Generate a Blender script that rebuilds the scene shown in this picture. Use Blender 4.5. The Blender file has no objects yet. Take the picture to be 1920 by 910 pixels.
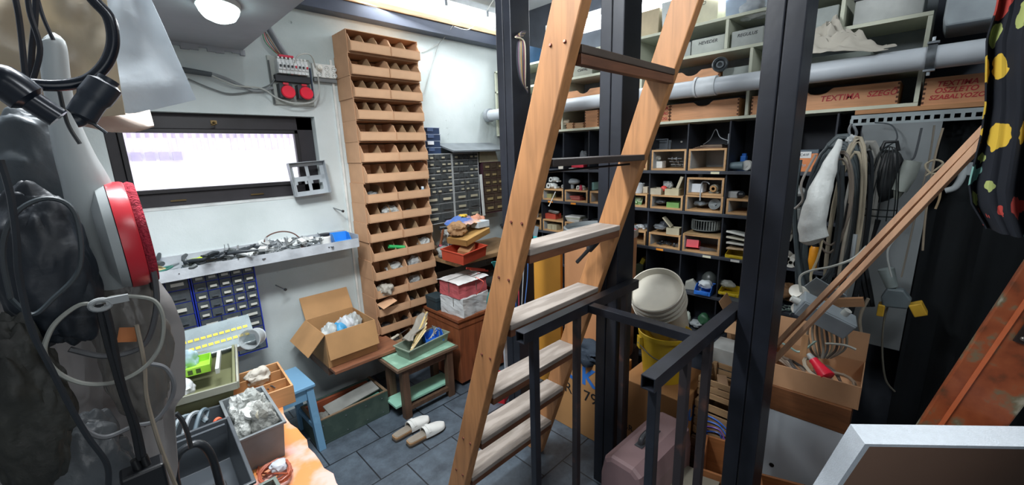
import bpy, bmesh, math, random
from mathutils import Vector, Matrix, noise, Euler
S = bpy.context.scene
C = S.collection
PI = math.pi
# ---------------------------------------------------------------- camera
F_PX, PITCH, ROLL, AZ, CAM_H = 765.0, 12.5, -1.75, 44.25, 1.7
_a, _p, _r = (math.radians(v) for v in (AZ, PITCH, ROLL))
FWD = Vector((math.sin(_a)*math.cos(_p), math.cos(_a)*math.cos(_p), -math.sin(_p)))
_r0 = Vector((math.cos(_a), -math.sin(_a), 0)); _u0 = _r0.cross(FWD)
RT = math.cos(_r)*_r0 + math.sin(_r)*_u0
UP = -math.sin(_r)*_r0 + math.cos(_r)*_u0
CAM = Vector((0, 0, CAM_H))
cd = bpy.data.cameras.new('camera'); co = bpy.data.objects.new('camera', cd); C.objects.link(co)
cd.sensor_width = 36; cd.lens = 36*F_PX/1920; cd.clip_start = 0.02
M4 = Matrix((RT, UP, -FWD)).transposed().to_4x4(); M4.translation = CAM
co.matrix_world = M4
S.camera = co
# ---------------------------------------------------------------- light and exposure
S.view_settings.view_transform = 'Standard'; S.view_settings.look = 'None'
S.view_settings.gamma = 1; S.view_settings.exposure = 0.55
S.view_settings.use_curve_mapping = False
w = bpy.data.worlds.new('sky'); S.world = w; w.use_nodes = True
w.node_tree.nodes['Background'].inputs[0].default_value = (0.93, 0.93, 1, 1)
w.node_tree.nodes['Background'].inputs[1].default_value = 2.3
def area(name, loc, to, sx, sy, watts, col=(0.93, 0.97, 1)):
    l = bpy.data.lights.new(name, 'AREA'); l.shape = 'RECTANGLE'; l.size = sx; l.size_y = sy
    l.energy = watts; l.color = col
    o = bpy.data.objects.new(name, l); C.objects.link(o)
    o.location = loc; d = Vector(to)-Vector(loc)
    o.rotation_euler = d.to_track_quat('-Z', 'Y').to_euler()
    return o
area('wall_fluorescent_light', (2.0, 2.62, 2.70), (1.7, 1.6, 0), 1.2, .12, 10)
area('shelf_fluorescent_light', (2.72, 1.5, 2.72), (1.7, 1.5, 0), .12, 1.2, 10).rotation_euler.z = 0
area('room_fluorescent_light', (0.30, 1.25, 2.82), (0.95, 1.35, 0), .12, 1.0, 44)
area('entry_fill_light', (1.30, -0.85, 2.83), (1.4, 0.5, .8), 1.2, .12, 11)  # added ceiling fill for the right-hand side, no known fixture
area('near_wall_fill_light', (0.25, -1.72, 1.45), (0.5, 2.0, 1.2), .9, 1.8, 6)  # added soft fill from behind the camera, no doorway stands here
area('soffit_lamp_light', (0.44, 2.12, 2.22), (0.60, 1.9, 0), .2, .1, 7)

def at(px, py, x=None, y=None, z=None):
    """point of the place seen at a pixel of the 1920x910 photo, on a wall plane x=, y= or a level z="""
    d = FWD + RT*((px-960)/F_PX) + UP*((455-py)/F_PX)
    if x is not None: t = x/d.x
    elif y is not None: t = y/d.y
    else: t = (z-CAM_H)/d.z
    return CAM + d*t
# ---------------------------------------------------------------- materials
def lin(h):
    h = h.lstrip('#'); v = [int(h[i:i+2], 16)/255 for i in (0, 2, 4)]
    return tuple(c/12.92 if c <= .04045 else ((c+.055)/1.055)**2.4 for c in v)
_mc = {}
def mat(h, rough=.6, metal=0, var=.18, scale=9, bump=0, h2=None, cut=.5, stretch=(1, 1, 1), alpha=1, emit=0, trans=0, detail=4, spec=.5):
    key = (h, rough, metal, var, scale, bump, h2, cut, stretch, alpha, emit, trans, spec)
    if key in _mc: return _mc[key]
    m = bpy.data.materials.new('mat_'+h.strip('#')); m.use_nodes = True
    nt = m.node_tree; N = nt.nodes; L = nt.links; b = N['Principled BSDF']
    c = lin(h)
    tc = N.new('ShaderNodeTexCoord'); mp = N.new('ShaderNodeMapping'); mp.inputs['Scale'].default_value = stretch
    L.new(tc.outputs['Object'], mp.inputs[0])
    nz = N.new('ShaderNodeTexNoise'); nz.inputs['Scale'].default_value = scale; nz.inputs['Detail'].default_value = detail
    L.new(mp.outputs[0], nz.inputs['Vector'])
    rp = N.new('ShaderNodeValToRGB'); L.new(nz.outputs[0], rp.inputs[0])
    e = rp.color_ramp.elements
    if h2:
        c2 = lin(h2); e[0].position = cut-.06; e[1].position = cut+.06
        e[0].color = (*c, 1); e[1].color = (*c2, 1)
    else:
        e[0].position = .3; e[1].position = .7
        e[0].color = (*[x*(1-var) for x in c], 1); e[1].color = (*[min(1, x*(1+var)) for x in c], 1)
    L.new(rp.outputs[0], b.inputs['Base Color'])
    b.inputs['Roughness'].default_value = rough; b.inputs['Metallic'].default_value = metal
    b.inputs['Specular IOR Level'].default_value = spec
    if bump:
        bp = N.new('ShaderNodeBump'); bp.inputs['Strength'].default_value = bump; bp.inputs['Distance'].default_value = .01
        n2 = N.new('ShaderNodeTexNoise'); n2.inputs['Scale'].default_value = scale*4; n2.inputs['Detail'].default_value = 5
        L.new(mp.outputs[0], n2.inputs['Vector']); L.new(n2.outputs[0], bp.inputs['Height']); L.new(bp.outputs[0], b.inputs['Normal'])
    if alpha < 1: b.inputs['Alpha'].default_value = alpha
    if trans: b.inputs['Transmission Weight'].default_value = trans
    if emit:
        b.inputs['Emission Color'].default_value = (*c, 1); b.inputs['Emission Strength'].default_value = emit
    _mc[key] = m
    return m
def thin(h, t_=.5, var=.1, scale=5, bump=.3, gloss=.35):
    """thin paper or plastic film that lets light through"""
    m = mat(h, gloss, 0, var, scale, bump, trans=0).copy(); N = m.node_tree.nodes; L = m.node_tree.links
    tr = N.new('ShaderNodeBsdfTranslucent'); tr.inputs[0].default_value = (*lin(h), 1)
    mx = N.new('ShaderNodeMixShader'); mx.inputs[0].default_value = t_
    L.new(N['Principled BSDF'].outputs[0], mx.inputs[1]); L.new(tr.outputs[0], mx.inputs[2]); L.new(mx.outputs[0], N['Material Output'].inputs[0])
    return m
def wood(h, dark=.75, ax=0, scale=6, rough=.55):
    st = [9, 9, 9]; st[ax] = .8
    key = ('wood', h, dark, ax, scale)
    if key in _mc: return _mc[key]
    m = bpy.data.materials.new('wood_'+h.strip('#')); m.use_nodes = True
    N = m.node_tree.nodes; L = m.node_tree.links; b = N['Principled BSDF']
    tc = N.new('ShaderNodeTexCoord'); mp = N.new('ShaderNodeMapping'); mp.inputs['Scale'].default_value = st
    L.new(tc.outputs['Object'], mp.inputs[0])
    nz = N.new('ShaderNodeTexNoise'); nz.inputs['Scale'].default_value = scale; nz.inputs['Detail'].default_value = 6; nz.inputs['Distortion'].default_value = 1.2
    L.new(mp.outputs[0], nz.inputs['Vector'])
    n2 = N.new('ShaderNodeTexNoise'); n2.inputs['Scale'].default_value = 2.5; n2.inputs['Detail'].default_value = 3
    L.new(tc.outputs['Object'], n2.inputs['Vector'])
    rp = N.new('ShaderNodeValToRGB'); L.new(nz.outputs[0], rp.inputs[0]); e = rp.color_ramp.elements
    c = lin(h); e[0].position = .32; e[1].position = .62
    e[0].color = (*[x*dark for x in c], 1); e[1].color = (*[min(1, x*1.08) for x in c], 1)
    mx = N.new('ShaderNodeMix'); mx.data_type = 'RGBA'; mx.blend_type = 'MULTIPLY'; mx.inputs[0].default_value = .5
    r2 = N.new('ShaderNodeValToRGB'); L.new(n2.outputs[0], r2.inputs[0]); r2.color_ramp.elements[0].color = (.55, .5, .48, 1); r2.color_ramp.elements[0].position = .3; r2.color_ramp.elements[1].position = .55
    L.new(rp.outputs[0], mx.inputs[6]); L.new(r2.outputs[0], mx.inputs[7]); L.new(mx.outputs[2], b.inputs['Base Color'])
    b.inputs['Roughness'].default_value = rough
    _mc[key] = m
    return m
# ---------------------------------------------------------------- mesh builder
class MB:
    def __init__(s): s.v = []; s.f = []; s.sm = []
    def add(s, vs, fs, M=None, smooth=False):
        n = len(s.v)
        s.v += [tuple(M @ Vector(v)) if M else tuple(v) for v in vs]
        s.f += [tuple(i+n for i in f) for f in fs]; s.sm += [smooth]*len(fs)
        return s
    def bx(s, x0, x1, y0, y1, z0, z1, M=None):
        vs = [(x, y, z) for x in (x0, x1) for y in (y0, y1) for z in (z0, z1)]
        return s.add(vs, [(0, 1, 3, 2), (4, 6, 7, 5), (0, 4, 5, 1), (2, 3, 7, 6), (0, 2, 6, 4), (1, 5, 7, 3)], M)
    def box(s, c, d, M=None):
        return s.bx(c[0]-d[0]/2, c[0]+d[0]/2, c[1]-d[1]/2, c[1]+d[1]/2, c[2]-d[2]/2, c[2]+d[2]/2, M)
    def tray(s, w, d, h, t=.004, M=None, hf=None, z=0, cx=0, cy=0):
        """open box; hf = height of the front (-y) wall"""
        hf = h if hf is None else hf
        X, Y = w/2, d/2
        s.bx(cx-X, cx+X, cy-Y, cy+Y, z, z+t, M)
        s.bx(cx-X, cx+X, cy+Y-t, cy+Y, z+t, z+h, M); s.bx(cx-X, cx+X, cy-Y, cy-Y+t, z+t, z+hf, M)
        for q in (-1, 1):
            x0, x1 = (cx-X, cx-X+t) if q < 0 else (cx+X-t, cx+X)
            vs = []
            for x in (x0, x1):
                vs += [(x, cy-Y+t, z+t), (x, cy+Y-t, z+t), (x, cy+Y-t, z+h), (x, cy-Y+t, z+hf)]
            s.add(vs, [(3, 2, 1, 0), (4, 5, 6, 7), (0, 1, 5, 4), (1, 2, 6, 5), (2, 3, 7, 6), (3, 0, 4, 7)], M)
        return s
    def taper(s, w0, d0, w1, d1, h, t=.003, M=None):
        """tapered open bin with a rim"""
        def ring(w, d, z): return [(-w/2, -d/2, z), (w/2, -d/2, z), (w/2, d/2, z), (-w/2, d/2, z)]
        vs = ring(w0, d0, 0)+ring(w1, d1, h)+ring(w1+.012, d1+.012, h)+ring(w1+.012, d1+.012, h-.008)+ring(w1-2*t, d1-2*t, h)+ring(w0-2*t, d0-2*t, t)
        fs = [(3, 2, 1, 0)]
        def br(a, b):
            for i in range(4): j = (i+1) % 4; fs.append((a+i, a+j, b+j, b+i))
        br(0, 4); br(12, 8); br(8, 16); br(16, 20); fs.append((20, 21, 22, 23)); br(4, 12)
        return s.add(vs, fs, M)
    def cyl(s, p0, p1, r0, r1=None, n=14, M=None, smooth=True):
        r1 = r0 if r1 is None else r1
        p0, p1 = Vector(p0), Vector(p1); d = (p1-p0).normalized()
        a = d.orthogonal().normalized(); b = d.cross(a)
        vs = []
        for p, r in ((p0, r0), (p1, r1)):
            for i in range(n):
                t = 2*PI*i/n; vs.append(p+a*(r*math.cos(t))+b*(r*math.sin(t)))
        s.add(vs, [(i, (i+1) % n, n+(i+1) % n, n+i) for i in range(n)], M, smooth)
        k = len(s.v)-2*n
        s.f += [tuple(k+i for i in reversed(range(n))), tuple(k+n+i for i in range(n))]; s.sm += [False, False]
        return s
    def tube(s, pts, r, n=7, closed=False, M=None):
        P = [Vector(p) for p in pts]; m = len(P); vs = []
        a = None
        for i in range(m):
            if closed: d = P[(i+1) % m]-P[i-1]
            else: d = P[min(i+1, m-1)]-P[max(i-1, 0)]
            if d.length < 1e-9: d = Vector((0, 0, 1))
            d.normalize()
            if a is None: a = d.orthogonal().normalized()
            else:
                a = a-d*a.dot(d)
                a = a.normalized() if a.length > 1e-6 else d.orthogonal().normalized()
            b = d.cross(a)
            rr = r[i] if isinstance(r, (list, tuple)) else r
            for k in range(n):
                t = 2*PI*k/n; vs.append(P[i]+a*(rr*math.cos(t))+b*(rr*math.sin(t)))
        fs = []
        for i in range(m if closed else m-1):
            j = (i+1) % m
            for k in range(n):
                l = (k+1) % n; fs.append((i*n+k, i*n+l, j*n+l, j*n+k))
        s.add(vs, fs, M, True)
        if not closed:
            k = len(s.v)-m*n
            s.f += [tuple(k+i for i in reversed(range(n))), tuple(k+(m-1)*n+i for i in range(n))]; s.sm += [False, False]
        return s
    def lathe(s, prof, n=24, M=None, smooth=True):
        vs = []
        for r, z in prof:
            for i in range(n):
                t = 2*PI*i/n; vs.append((r*math.cos(t), r*math.sin(t), z))
        fs = []
        for j in range(len(prof)-1):
            for i in range(n):
                k = (i+1) % n; fs.append((j*n+i, j*n+k, (j+1)*n+k, (j+1)*n+i))
        s.add(vs, fs, M, smooth)
        k = len(s.v)-len(prof)*n
        if prof[0][0] > 1e-5: s.f.append(tuple(k+i for i in reversed(range(n)))); s.sm.append(False)
        if prof[-1][0] > 1e-5: s.f.append(tuple(k+(len(prof)-1)*n+i for i in range(n))); s.sm.append(False)
        return s
    def prism(s, poly, z0, z1, M=None, smooth=False):
        n = len(poly)
        vs = [(p[0], p[1], z0) for p in poly]+[(p[0], p[1], z1) for p in poly]
        return s.add(vs, [tuple(reversed(range(n))), tuple(range(n, 2*n))]+[(i, (i+1) % n, n+(i+1) % n, n+i) for i in range(n)], M, smooth)
    def blob(s, size, seed=0, amp=.25, sub=3, M=None, fr=2.2, flat=None, smooth=True):
        bm = bmesh.new(); bmesh.ops.create_icosphere(bm, subdivisions=sub, radius=1)
        vs = []
        for v in bm.verts:
            p = v.co.copy(); q = p*fr+Vector((seed*7.3, seed*3.1, seed*1.7))
            k = 1+amp*(noise.noise(q)*1.4+abs(noise.noise(q*2.3))*.9-.3)
            p = Vector((p.x*k*size[0]/2, p.y*k*size[1]/2, p.z*k*size[2]/2))
            if flat is not None and p.z < flat: p.z = flat+(p.z-flat)*.02
            vs.append(p)
        fs = [tuple(v.index for v in f.verts) for f in bm.faces]; bm.free()
        return s.add(vs, fs, M, smooth)
    def sheet(s, fn, nu, nv, t=.002, M=None, smooth=True):
        g = [[Vector(fn(i/nu, j/nv)) for j in range(nv+1)] for i in range(nu+1)]
        vs = []; 
        def nrm(i, j):
            a = g[min(i+1, nu)][j]-g[max(i-1, 0)][j]; b = g[i][min(j+1, nv)]-g[i][max(j-1, 0)]
            q = a.cross(b); return q.normalized() if q.length > 1e-12 else Vector((0, 0, 1))
        for q in (1, -1):
            for i in range(nu+1):
                for j in range(nv+1): vs.append(g[i][j]+nrm(i, j)*(q*t/2))
        W = nv+1; O = (nu+1)*W; fs = []
        for i in range(nu):
            for j in range(nv):
                a = i*W+j; fs.append((a, a+W, a+W+1, a+1)); fs.append((O+a, O+a+1, O+a+W+1, O+a+W))
        for i in range(nu):
            a = i*W; fs.append((a, O+a, O+a+W, a+W)); a = i*W+nv; fs.append((a, a+W, O+a+W, O+a))
        for j in range(nv):
            a = j; fs.append((a, a+1, O+a+1, O+a)); a = nu*W+j; fs.append((a, O+a, O+a+1, a+1))
        return s.add(vs, fs, M, smooth)
def raw(name, mb, m, bev=0):
    me = bpy.data.meshes.new(name); me.from_pydata(mb.v, [], mb.f)
    me.polygons.foreach_set('use_smooth', mb.sm); me.update()
    bm = bmesh.new(); bm.from_mesh(me); bmesh.ops.recalc_face_normals(bm, faces=bm.faces); bm.to_mesh(me); bm.free()
    if any(mb.sm): me.set_sharp_from_angle(angle=math.radians(42))
    me.materials.append(m)
    o = bpy.data.objects.new(name, me); C.objects.link(o)
    if bev:
        b = o.modifiers.new('bevel', 'BEVEL'); b.width = bev; b.segments = 2; b.limit_method = 'ANGLE'; b.angle_limit = math.radians(50); b.use_clamp_overlap = True
    return o
def thing(name, label, cat, loc=(0, 0, 0), rz=0, group=None, rot=None):
    o = bpy.data.objects.new(name, None); C.objects.link(o); o.empty_display_size = .05
    o.location = loc; o.rotation_euler = rot if rot else (0, 0, rz)
    o['label'] = label; o['category'] = cat
    if group: o['group'] = group
    return o
def part(name, mb, m, par, label=None, bev=0, loc=None):
    o = raw(name, mb, m, bev); o.parent = par
    if loc: o.location = loc
    if label: o['label'] = label
    return o
def solo(name, mb, m, label, cat, loc=(0, 0, 0), rz=0, group=None, bev=0, rot=None, kind=None):
    o = raw(name, mb, m, bev); o.location = loc; o.rotation_euler = rot if rot else (0, 0, rz)
    o['label'] = label; o['category'] = cat
    if group: o['group'] = group
    if kind: o['kind'] = kind
    return o
def struct(name, mb, m, bev=0, par=None):
    o = raw(name, mb, m, bev)
    if par: o.parent = par
    else: o['kind'] = 'structure'
    return o
def dup(root, loc, rz=None, label=None, group=None, rot=None):
    r = root.copy(); C.objects.link(r); r.location = loc
    if rz is not None: r.rotation_euler = (0, 0, rz)
    if rot: r.rotation_euler = rot
    if label: r['label'] = label
    if group: r['group'] = group
    for ch in list(root.children):
        c = ch.copy(); C.objects.link(c); c.parent = r
        for g in ch.children:
            d = g.copy(); C.objects.link(d); d.parent = c
    return r
FX = Matrix(((0, 0, -1), (-1, 0, 0), (0, 1, 0))).to_4x4()     # text on a face looking to -X
FY = Matrix(((1, 0, 0), (0, 0, -1), (0, 1, 0))).to_4x4()      # text on a face looking to -Y
def text(name, s, size, M, m, par=None, ext=.0006, shear=0, bold=0):
    cu = bpy.data.curves.new('t', 'FONT'); cu.body = s; cu.size = size; cu.extrude = ext; cu.shear = shear; cu.offset = bold
    cu.align_x = 'CENTER'; cu.align_y = 'CENTER'; cu.resolution_u = 3
    t = bpy.data.objects.new('t', cu); C.objects.link(t)
    dg = bpy.context.evaluated_depsgraph_get(); me = bpy.data.meshes.new_from_object(t.evaluated_get(dg))
    bpy.data.objects.remove(t); bpy.data.curves.remove(cu)
    me.transform(M); me.materials.clear(); me.materials.append(m)
    o = bpy.data.objects.new(name, me); C.objects.link(o)
    if par: o.parent = par
    return o
def smooth_pts(P, k=6, closed=False):
    P = [Vector(p) for p in P]; n = len(P); out = []
    rng = range(n) if closed else range(n-1)
    for i in rng:
        if closed: a, b, c, d = P[i-1], P[i], P[(i+1) % n], P[(i+2) % n]
        else: a, b, c, d = P[max(i-1, 0)], P[i], P[i+1], P[min(i+2, n-1)]
        for j in range(k):
            t = j/k
            out.append(.5*((2*b)+(c-a)*t+(2*a-5*b+4*c-d)*t*t+(3*b-a-3*c+d)*t**3))
    if not closed: out.append(P[-1])
    return out
def cable(name, pts, r, m, label, cat='cable', group=None, closed=False, k=6, n=6):
    P = smooth_pts(pts, k, closed); o0 = P[0].copy()
    return solo(name, MB().tube([p-o0 for p in P], r, n, closed), m, label, cat, loc=o0, group=group)
def coil_pts(c, ra, rb, A, B, turns, seed, jit=.08, step=14, drift=None):
    rd = random.Random(seed); c = Vector(c); A = Vector(A).normalized(); B = Vector(B).normalized(); N = A.cross(B)
    P = []
    for i in range(int(turns*step)+1):
        t = 2*PI*i/step; q = i/step
        ph = seed+q*1.3
        ja = 1+jit*math.sin(ph*2.1); jb = 1+jit*math.cos(ph*1.7)
        P.append(c+A*(ra*ja*math.cos(t))+B*(rb*jb*math.sin(t))+N*(.006*math.sin(ph*5+t)+rd.uniform(-.002, .002)))
    return P
R = random.Random(5)
# common materials
BLACKM = mat('#23262e', .42, .0, .2, 14, h2=None)
# ================================================================ the room
WY, WX, CEIL = 2.9, 3.0, 2.95
plaster = mat('#c3cac8', .85, 0, .12, 3, bump=.12)
def wall_mat():
    m = bpy.data.materials.new('aged_plaster'); m.use_nodes = True
    N = m.node_tree.nodes; L = m.node_tree.links; b = N['Principled BSDF']
    tc = N.new('ShaderNodeTexCoord')
    n1 = N.new('ShaderNodeTexNoise'); n1.inputs['Scale'].default_value = 1.6; n1.inputs['Detail'].default_value = 6
    n2 = N.new('ShaderNodeTexNoise'); n2.inputs['Scale'].default_value = 5.5; n2.inputs['Detail'].default_value = 8; n2.inputs['Roughness'].default_value = .7
    for n in (n1, n2): L.new(tc.outputs['Object'], n.inputs['Vector'])
    r1 = N.new('ShaderNodeValToRGB'); e = r1.color_ramp.elements; e[0].position = .3; e[1].position = .7
    e[0].color = (*lin('#adb8b6'), 1); e[1].color = (*lin('#d0d8d8'), 1)
    r2 = N.new('ShaderNodeValToRGB'); e = r2.color_ramp.elements; e[0].position = .30; e[1].position = .34
    e[0].color = (*lin('#8f958f'), 1); e[1].color = (1, 1, 1, 1)
    mx = N.new('ShaderNodeMix'); mx.data_type = 'RGBA'; mx.blend_type = 'MULTIPLY'; mx.inputs[0].default_value = .8
    L.new(n1.outputs[0], r1.inputs[0]); L.new(n2.outputs[0], r2.inputs[0]); L.new(r1.outputs[0], mx.inputs[6]); L.new(r2.outputs[0], mx.inputs[7])
    L.new(mx.outputs[2], b.inputs['Base Color']); b.inputs['Roughness'].default_value = .8
    bp = N.new('ShaderNodeBump'); bp.inputs['Strength'].default_value = .35; bp.inputs['Distance'].default_value = .012
    L.new(n2.outputs[0], bp.inputs['Height']); L.new(bp.outputs[0], b.inputs['Normal'])
    return m
WALL = wall_mat()
def floor_mat():
    m = bpy.data.materials.new('dark_tiles'); m.use_nodes = True
    N = m.node_tree.nodes; L = m.node_tree.links; b = N['Principled BSDF']
    tc = N.new('ShaderNodeTexCoord'); br = N.new('ShaderNodeTexBrick')
    br.offset = .5; br.inputs['Scale'].default_value = 1; br.inputs['Mortar Size'].default_value = .004
    br.inputs['Brick Width'].default_value = .31; br.inputs['Row Height'].default_value = .31
    br.inputs['Color1'].default_value = (*lin('#4c5761'), 1); br.inputs['Color2'].default_value = (*lin('#545f69'), 1); br.inputs['Mortar'].default_value = (*lin('#1c2127'), 1)
    n = N.new('ShaderNodeTexNoise'); n.inputs['Scale'].default_value = 7; n.inputs['Detail'].default_value = 8; n.inputs['Roughness'].default_value = .75
    r = N.new('ShaderNodeValToRGB'); e = r.color_ramp.elements; e[0].position = .35; e[0].color = (.45, .45, .47, 1); e[1].position = .68; e[1].color = (1.3, 1.3, 1.3, 1)
    mx = N.new('ShaderNodeMix'); mx.data_type = 'RGBA'; mx.blend_type = 'MULTIPLY'; mx.inputs[0].default_value = .9
    L.new(tc.outputs['Object'], br.inputs['Vector']); L.new(tc.outputs['Object'], n.inputs['Vector']); L.new(n.outputs[0], r.inputs[0])
    L.new(br.outputs['Color'], mx.inputs[6]); L.new(r.outputs[0], mx.inputs[7]); L.new(mx.outputs[2], b.inputs['Base Color'])
    b.inputs['Roughness'].default_value = .45
    bp = N.new('ShaderNodeBump'); bp.inputs['Strength'].default_value = .3; bp.inputs['Distance'].default_value = .004; bp.invert = True
    L.new(br.outputs['Fac'], bp.inputs['Height']); L.new(bp.outputs[0], b.inputs['Normal'])
    return m
struct('floor', MB().bx(-.8, 3.1, -1.8, 3.0, -.08, 0), floor_mat())
struct('ceiling', MB().bx(-.8, 3.1, -1.8, 3.1, CEIL, CEIL+.1), mat('#b8bcc0', .9, 0, .1, 3))
# window wall with its deep opening
wx0, wx1, wz0, wz1 = .03, 1.045, 1.46, 1.965
wb = MB()
wb.bx(-.8, wx0, WY, WY+.3, 0, CEIL); wb.bx(wx1, 3.1, WY, WY+.3, 0, CEIL)
wb.bx(wx0, wx1, WY, WY+.3, 0, wz0); wb.bx(wx0, wx1, WY, WY+.3, wz1, CEIL)
struct('wall_window_side', wb, WALL)
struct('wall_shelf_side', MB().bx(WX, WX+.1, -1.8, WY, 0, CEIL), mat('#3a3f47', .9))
struct('wall_near_side', MB().bx(-.8, 3.0, -1.9, -1.8, 0, CEIL), mat('#8a8d90', .9))
struct('wall_bag_side', MB().bx(-.36, -.3, -1.8, WY, 0, CEIL), mat('#6d7176', .9, var=.3, scale=3))
# soffit over the window with a ragged plaster edge
sf = MB().bx(-.3, .69, 1.86, WY, 2.32, CEIL)
for i in range(26):
    x = -.3+i*.039; d = .012+.03*abs(noise.noise(Vector((i*.7, 2, 1)))); sf.bx(x, min(x+.0395, .70), WY-.012-d*.3, WY, 2.32-d, 2.32)
struct('ceiling_soffit', sf, mat('#a3a7ad', .85, 0, .1, 4, bump=.1))
# window
wn = bpy.data.objects.new('window_1', None); C.objects.link(wn); wn['kind'] = 'structure'
dark = mat('#262327', .5, 0, .25, 10)
yf = WY+.10
fr = MB()
fr.bx(wx0, wx1, yf-.04, yf+.03, wz1-.085, wz1); fr.bx(wx0, wx1, yf-.04, yf+.03, wz0, wz0+.075)
fr.bx(wx0, wx0+.05, yf-.04, yf+.03, wz0, wz1); fr.bx(wx1-.10, wx1, yf-.04, yf+.03, wz0, wz1)
struct('window_frame', fr, dark, .004, wn)
sa = MB(); a0, a1, c0, c1 = wx0+.05, wx1-.10, wz0+.075, wz1-.085
sa.bx(a0, a1, yf-.055, yf-.02, c1-.022, c1); sa.bx(a0, a1, yf-.055, yf-.02, c0, c0+.022)
sa.bx(a0, a0+.022, yf-.055, yf-.02, c0, c1); sa.bx(a1-.022, a1, yf-.055, yf-.02, c0, c1)
struct('window_sash', sa, mat('#1d1b1e', .45), .002, wn)
struct('window_pane', MB().bx(a0+.015, a1-.015, yf-.04, yf-.036, c0+.015, c1-.015), mat('#ffffff', .05, alpha=.12), 0, wn)
ha = MB().box((.5, yf-.045, wz1-.045), (.03, .01, .02)); ha.cyl((.5, yf-.05, wz1-.045), (.5, yf-.075, wz1-.045), .006); ha.tube([(.5, yf-.075, wz1-.045), (.5, yf-.08, wz1-.06), (.48, yf-.08, wz1-.065)], .004)
for hx in (.27, .66): ha.box((hx, yf-.045, wz0+.03), (.07, .008, .008))
struct('window_latch', ha, mat('#6e5c3c', .35, .8), 0, wn)
rv = MB().bx(wx0, wx1, WY-.002, WY+.06, wz0-.012, wz0+.001)
struct('window_sill', rv, mat('#c6c9c8', .8, bump=.1), 0, wn)
# outside: pale yard wall with slats seen through the pane
ow = MB().bx(-3.5, 3.5, 5.2, 5.3, .2, 3.2)
struct('wall_yard', ow, mat('#f2eef6', .9))
yd = MB().bx(-3.5, 3.5, 3.25, 5.2, .9, 1.0); struct('floor_yard', yd, mat('#e8e2ea', .9))
fe = MB()
for i in range(70): fe.bx(-2+i*.06, -1.97+i*.06, 4.9, 4.92, 1.80 if i > 28 else 1.9, 2.3)
fe.bx(-2, 2.2, 4.92, 4.95, 1.92, 1.96)
solo('yard_fence', fe, mat('#d3c8dc', .8), 'pale slatted fence out in the yard beyond the window', 'fence', kind=None)
gl = MB()
for i in range(12): gl.bx(-.6+i*.1, -.53+i*.1, 5.17, 5.2, 1.72, 1.80)
solo('yard_block_row', gl, mat('#bfb8d6', .6), 'row of bluish glass squares low on the yard wall beyond the window', 'glass blocks')
# beam and wood trim, fixtures
struct('trim_1', MB().bx(.70, 2.98, 2.80, 2.9, 2.605, 2.685), mat('#39404f', .5, 0, .15, 6), .003)
struct('trim_2', MB().bx(.70, 2.98, 2.79, 2.9, 2.687, 2.725), wood('#b49a78', ax=0), .003)
glow = mat('#f4faff', .4, emit=6, var=0)
def fluoro(name, label, loc, L_, along_y):
    t = thing(name, label, 'ceiling light', loc, PI/2 if along_y else 0, group=None)
    part('housing', MB().bx(-L_/2, L_/2, -.09, .09, .05, .09), mat('#c9ced2', .4), t, bev=.004)
    dd = MB(); pr = [(-.085, .05), (-.085, .015), (-.06, 0), (.06, 0), (.085, .015), (.085, .05)]
    dd.prism([(p[0], p[1]) for p in pr], -L_/2+.02, L_/2-.02, Matrix(((0, 0, 1, 0), (1, 0, 0, 0), (0, 1, 0, 0), (0, 0, 0, 1))))
    part('diffuser', dd, glow, t)
    for x in (-L_*.3, 0, L_*.3): part('clip', MB().bx(x-.012, x+.012, -.092, -.086, .01, .06), mat('#8c9196', .4, .6), t)
    return t
fluoro('fluorescent_light', 'long glowing fluorescent light over the timber trim of the window wall', (1.99, 2.745, 2.75), 1.34, False)
fluoro('fluorescent_light', 'long glowing fluorescent light above the pale cubby shelves', (2.83, 1.55, 2.60), 1.6, True)
fluoro('fluorescent_light', 'fluorescent light on the ceiling in front of the soffit', (0.30, 1.20, 2.855), 1.2, True)
fluoro('fluorescent_light', 'added fluorescent fill light on the ceiling toward the entry side', (1.35, -0.85, 2.855), 1.2, False)  # unseen fixture added to go with the entry fill
# bulkhead lamp on the soffit
t = thing('bulkhead_lamp', 'oval frosted bulkhead lamp glowing under the soffit', 'lamp', (.44, 2.10, 2.32), math.radians(-20))
part('base', MB().lathe([(.075, -.02), (.078, 0)], 24, Matrix.Scale(1.5, 4, (0, 1, 0))), mat('#d5d8d8', .5), t)
part('lamp_shade', MB().lathe([(.002, -.07), (.03, -.068), (.055, -.055), (.068, -.035), (.072, -.02)], 24, Matrix.Scale(1.5, 4, (0, 1, 0))), mat('#e6fffb', .3, emit=5, var=0), t)
# dark ceiling hatch
solo('ceiling_hatch', MB().bx(1.85, 2.35, 1.25, 1.95, 2.88, 2.95), mat('#2c3444', .6), 'dark blue hatch board on the ceiling between the posts', 'hatch')
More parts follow.
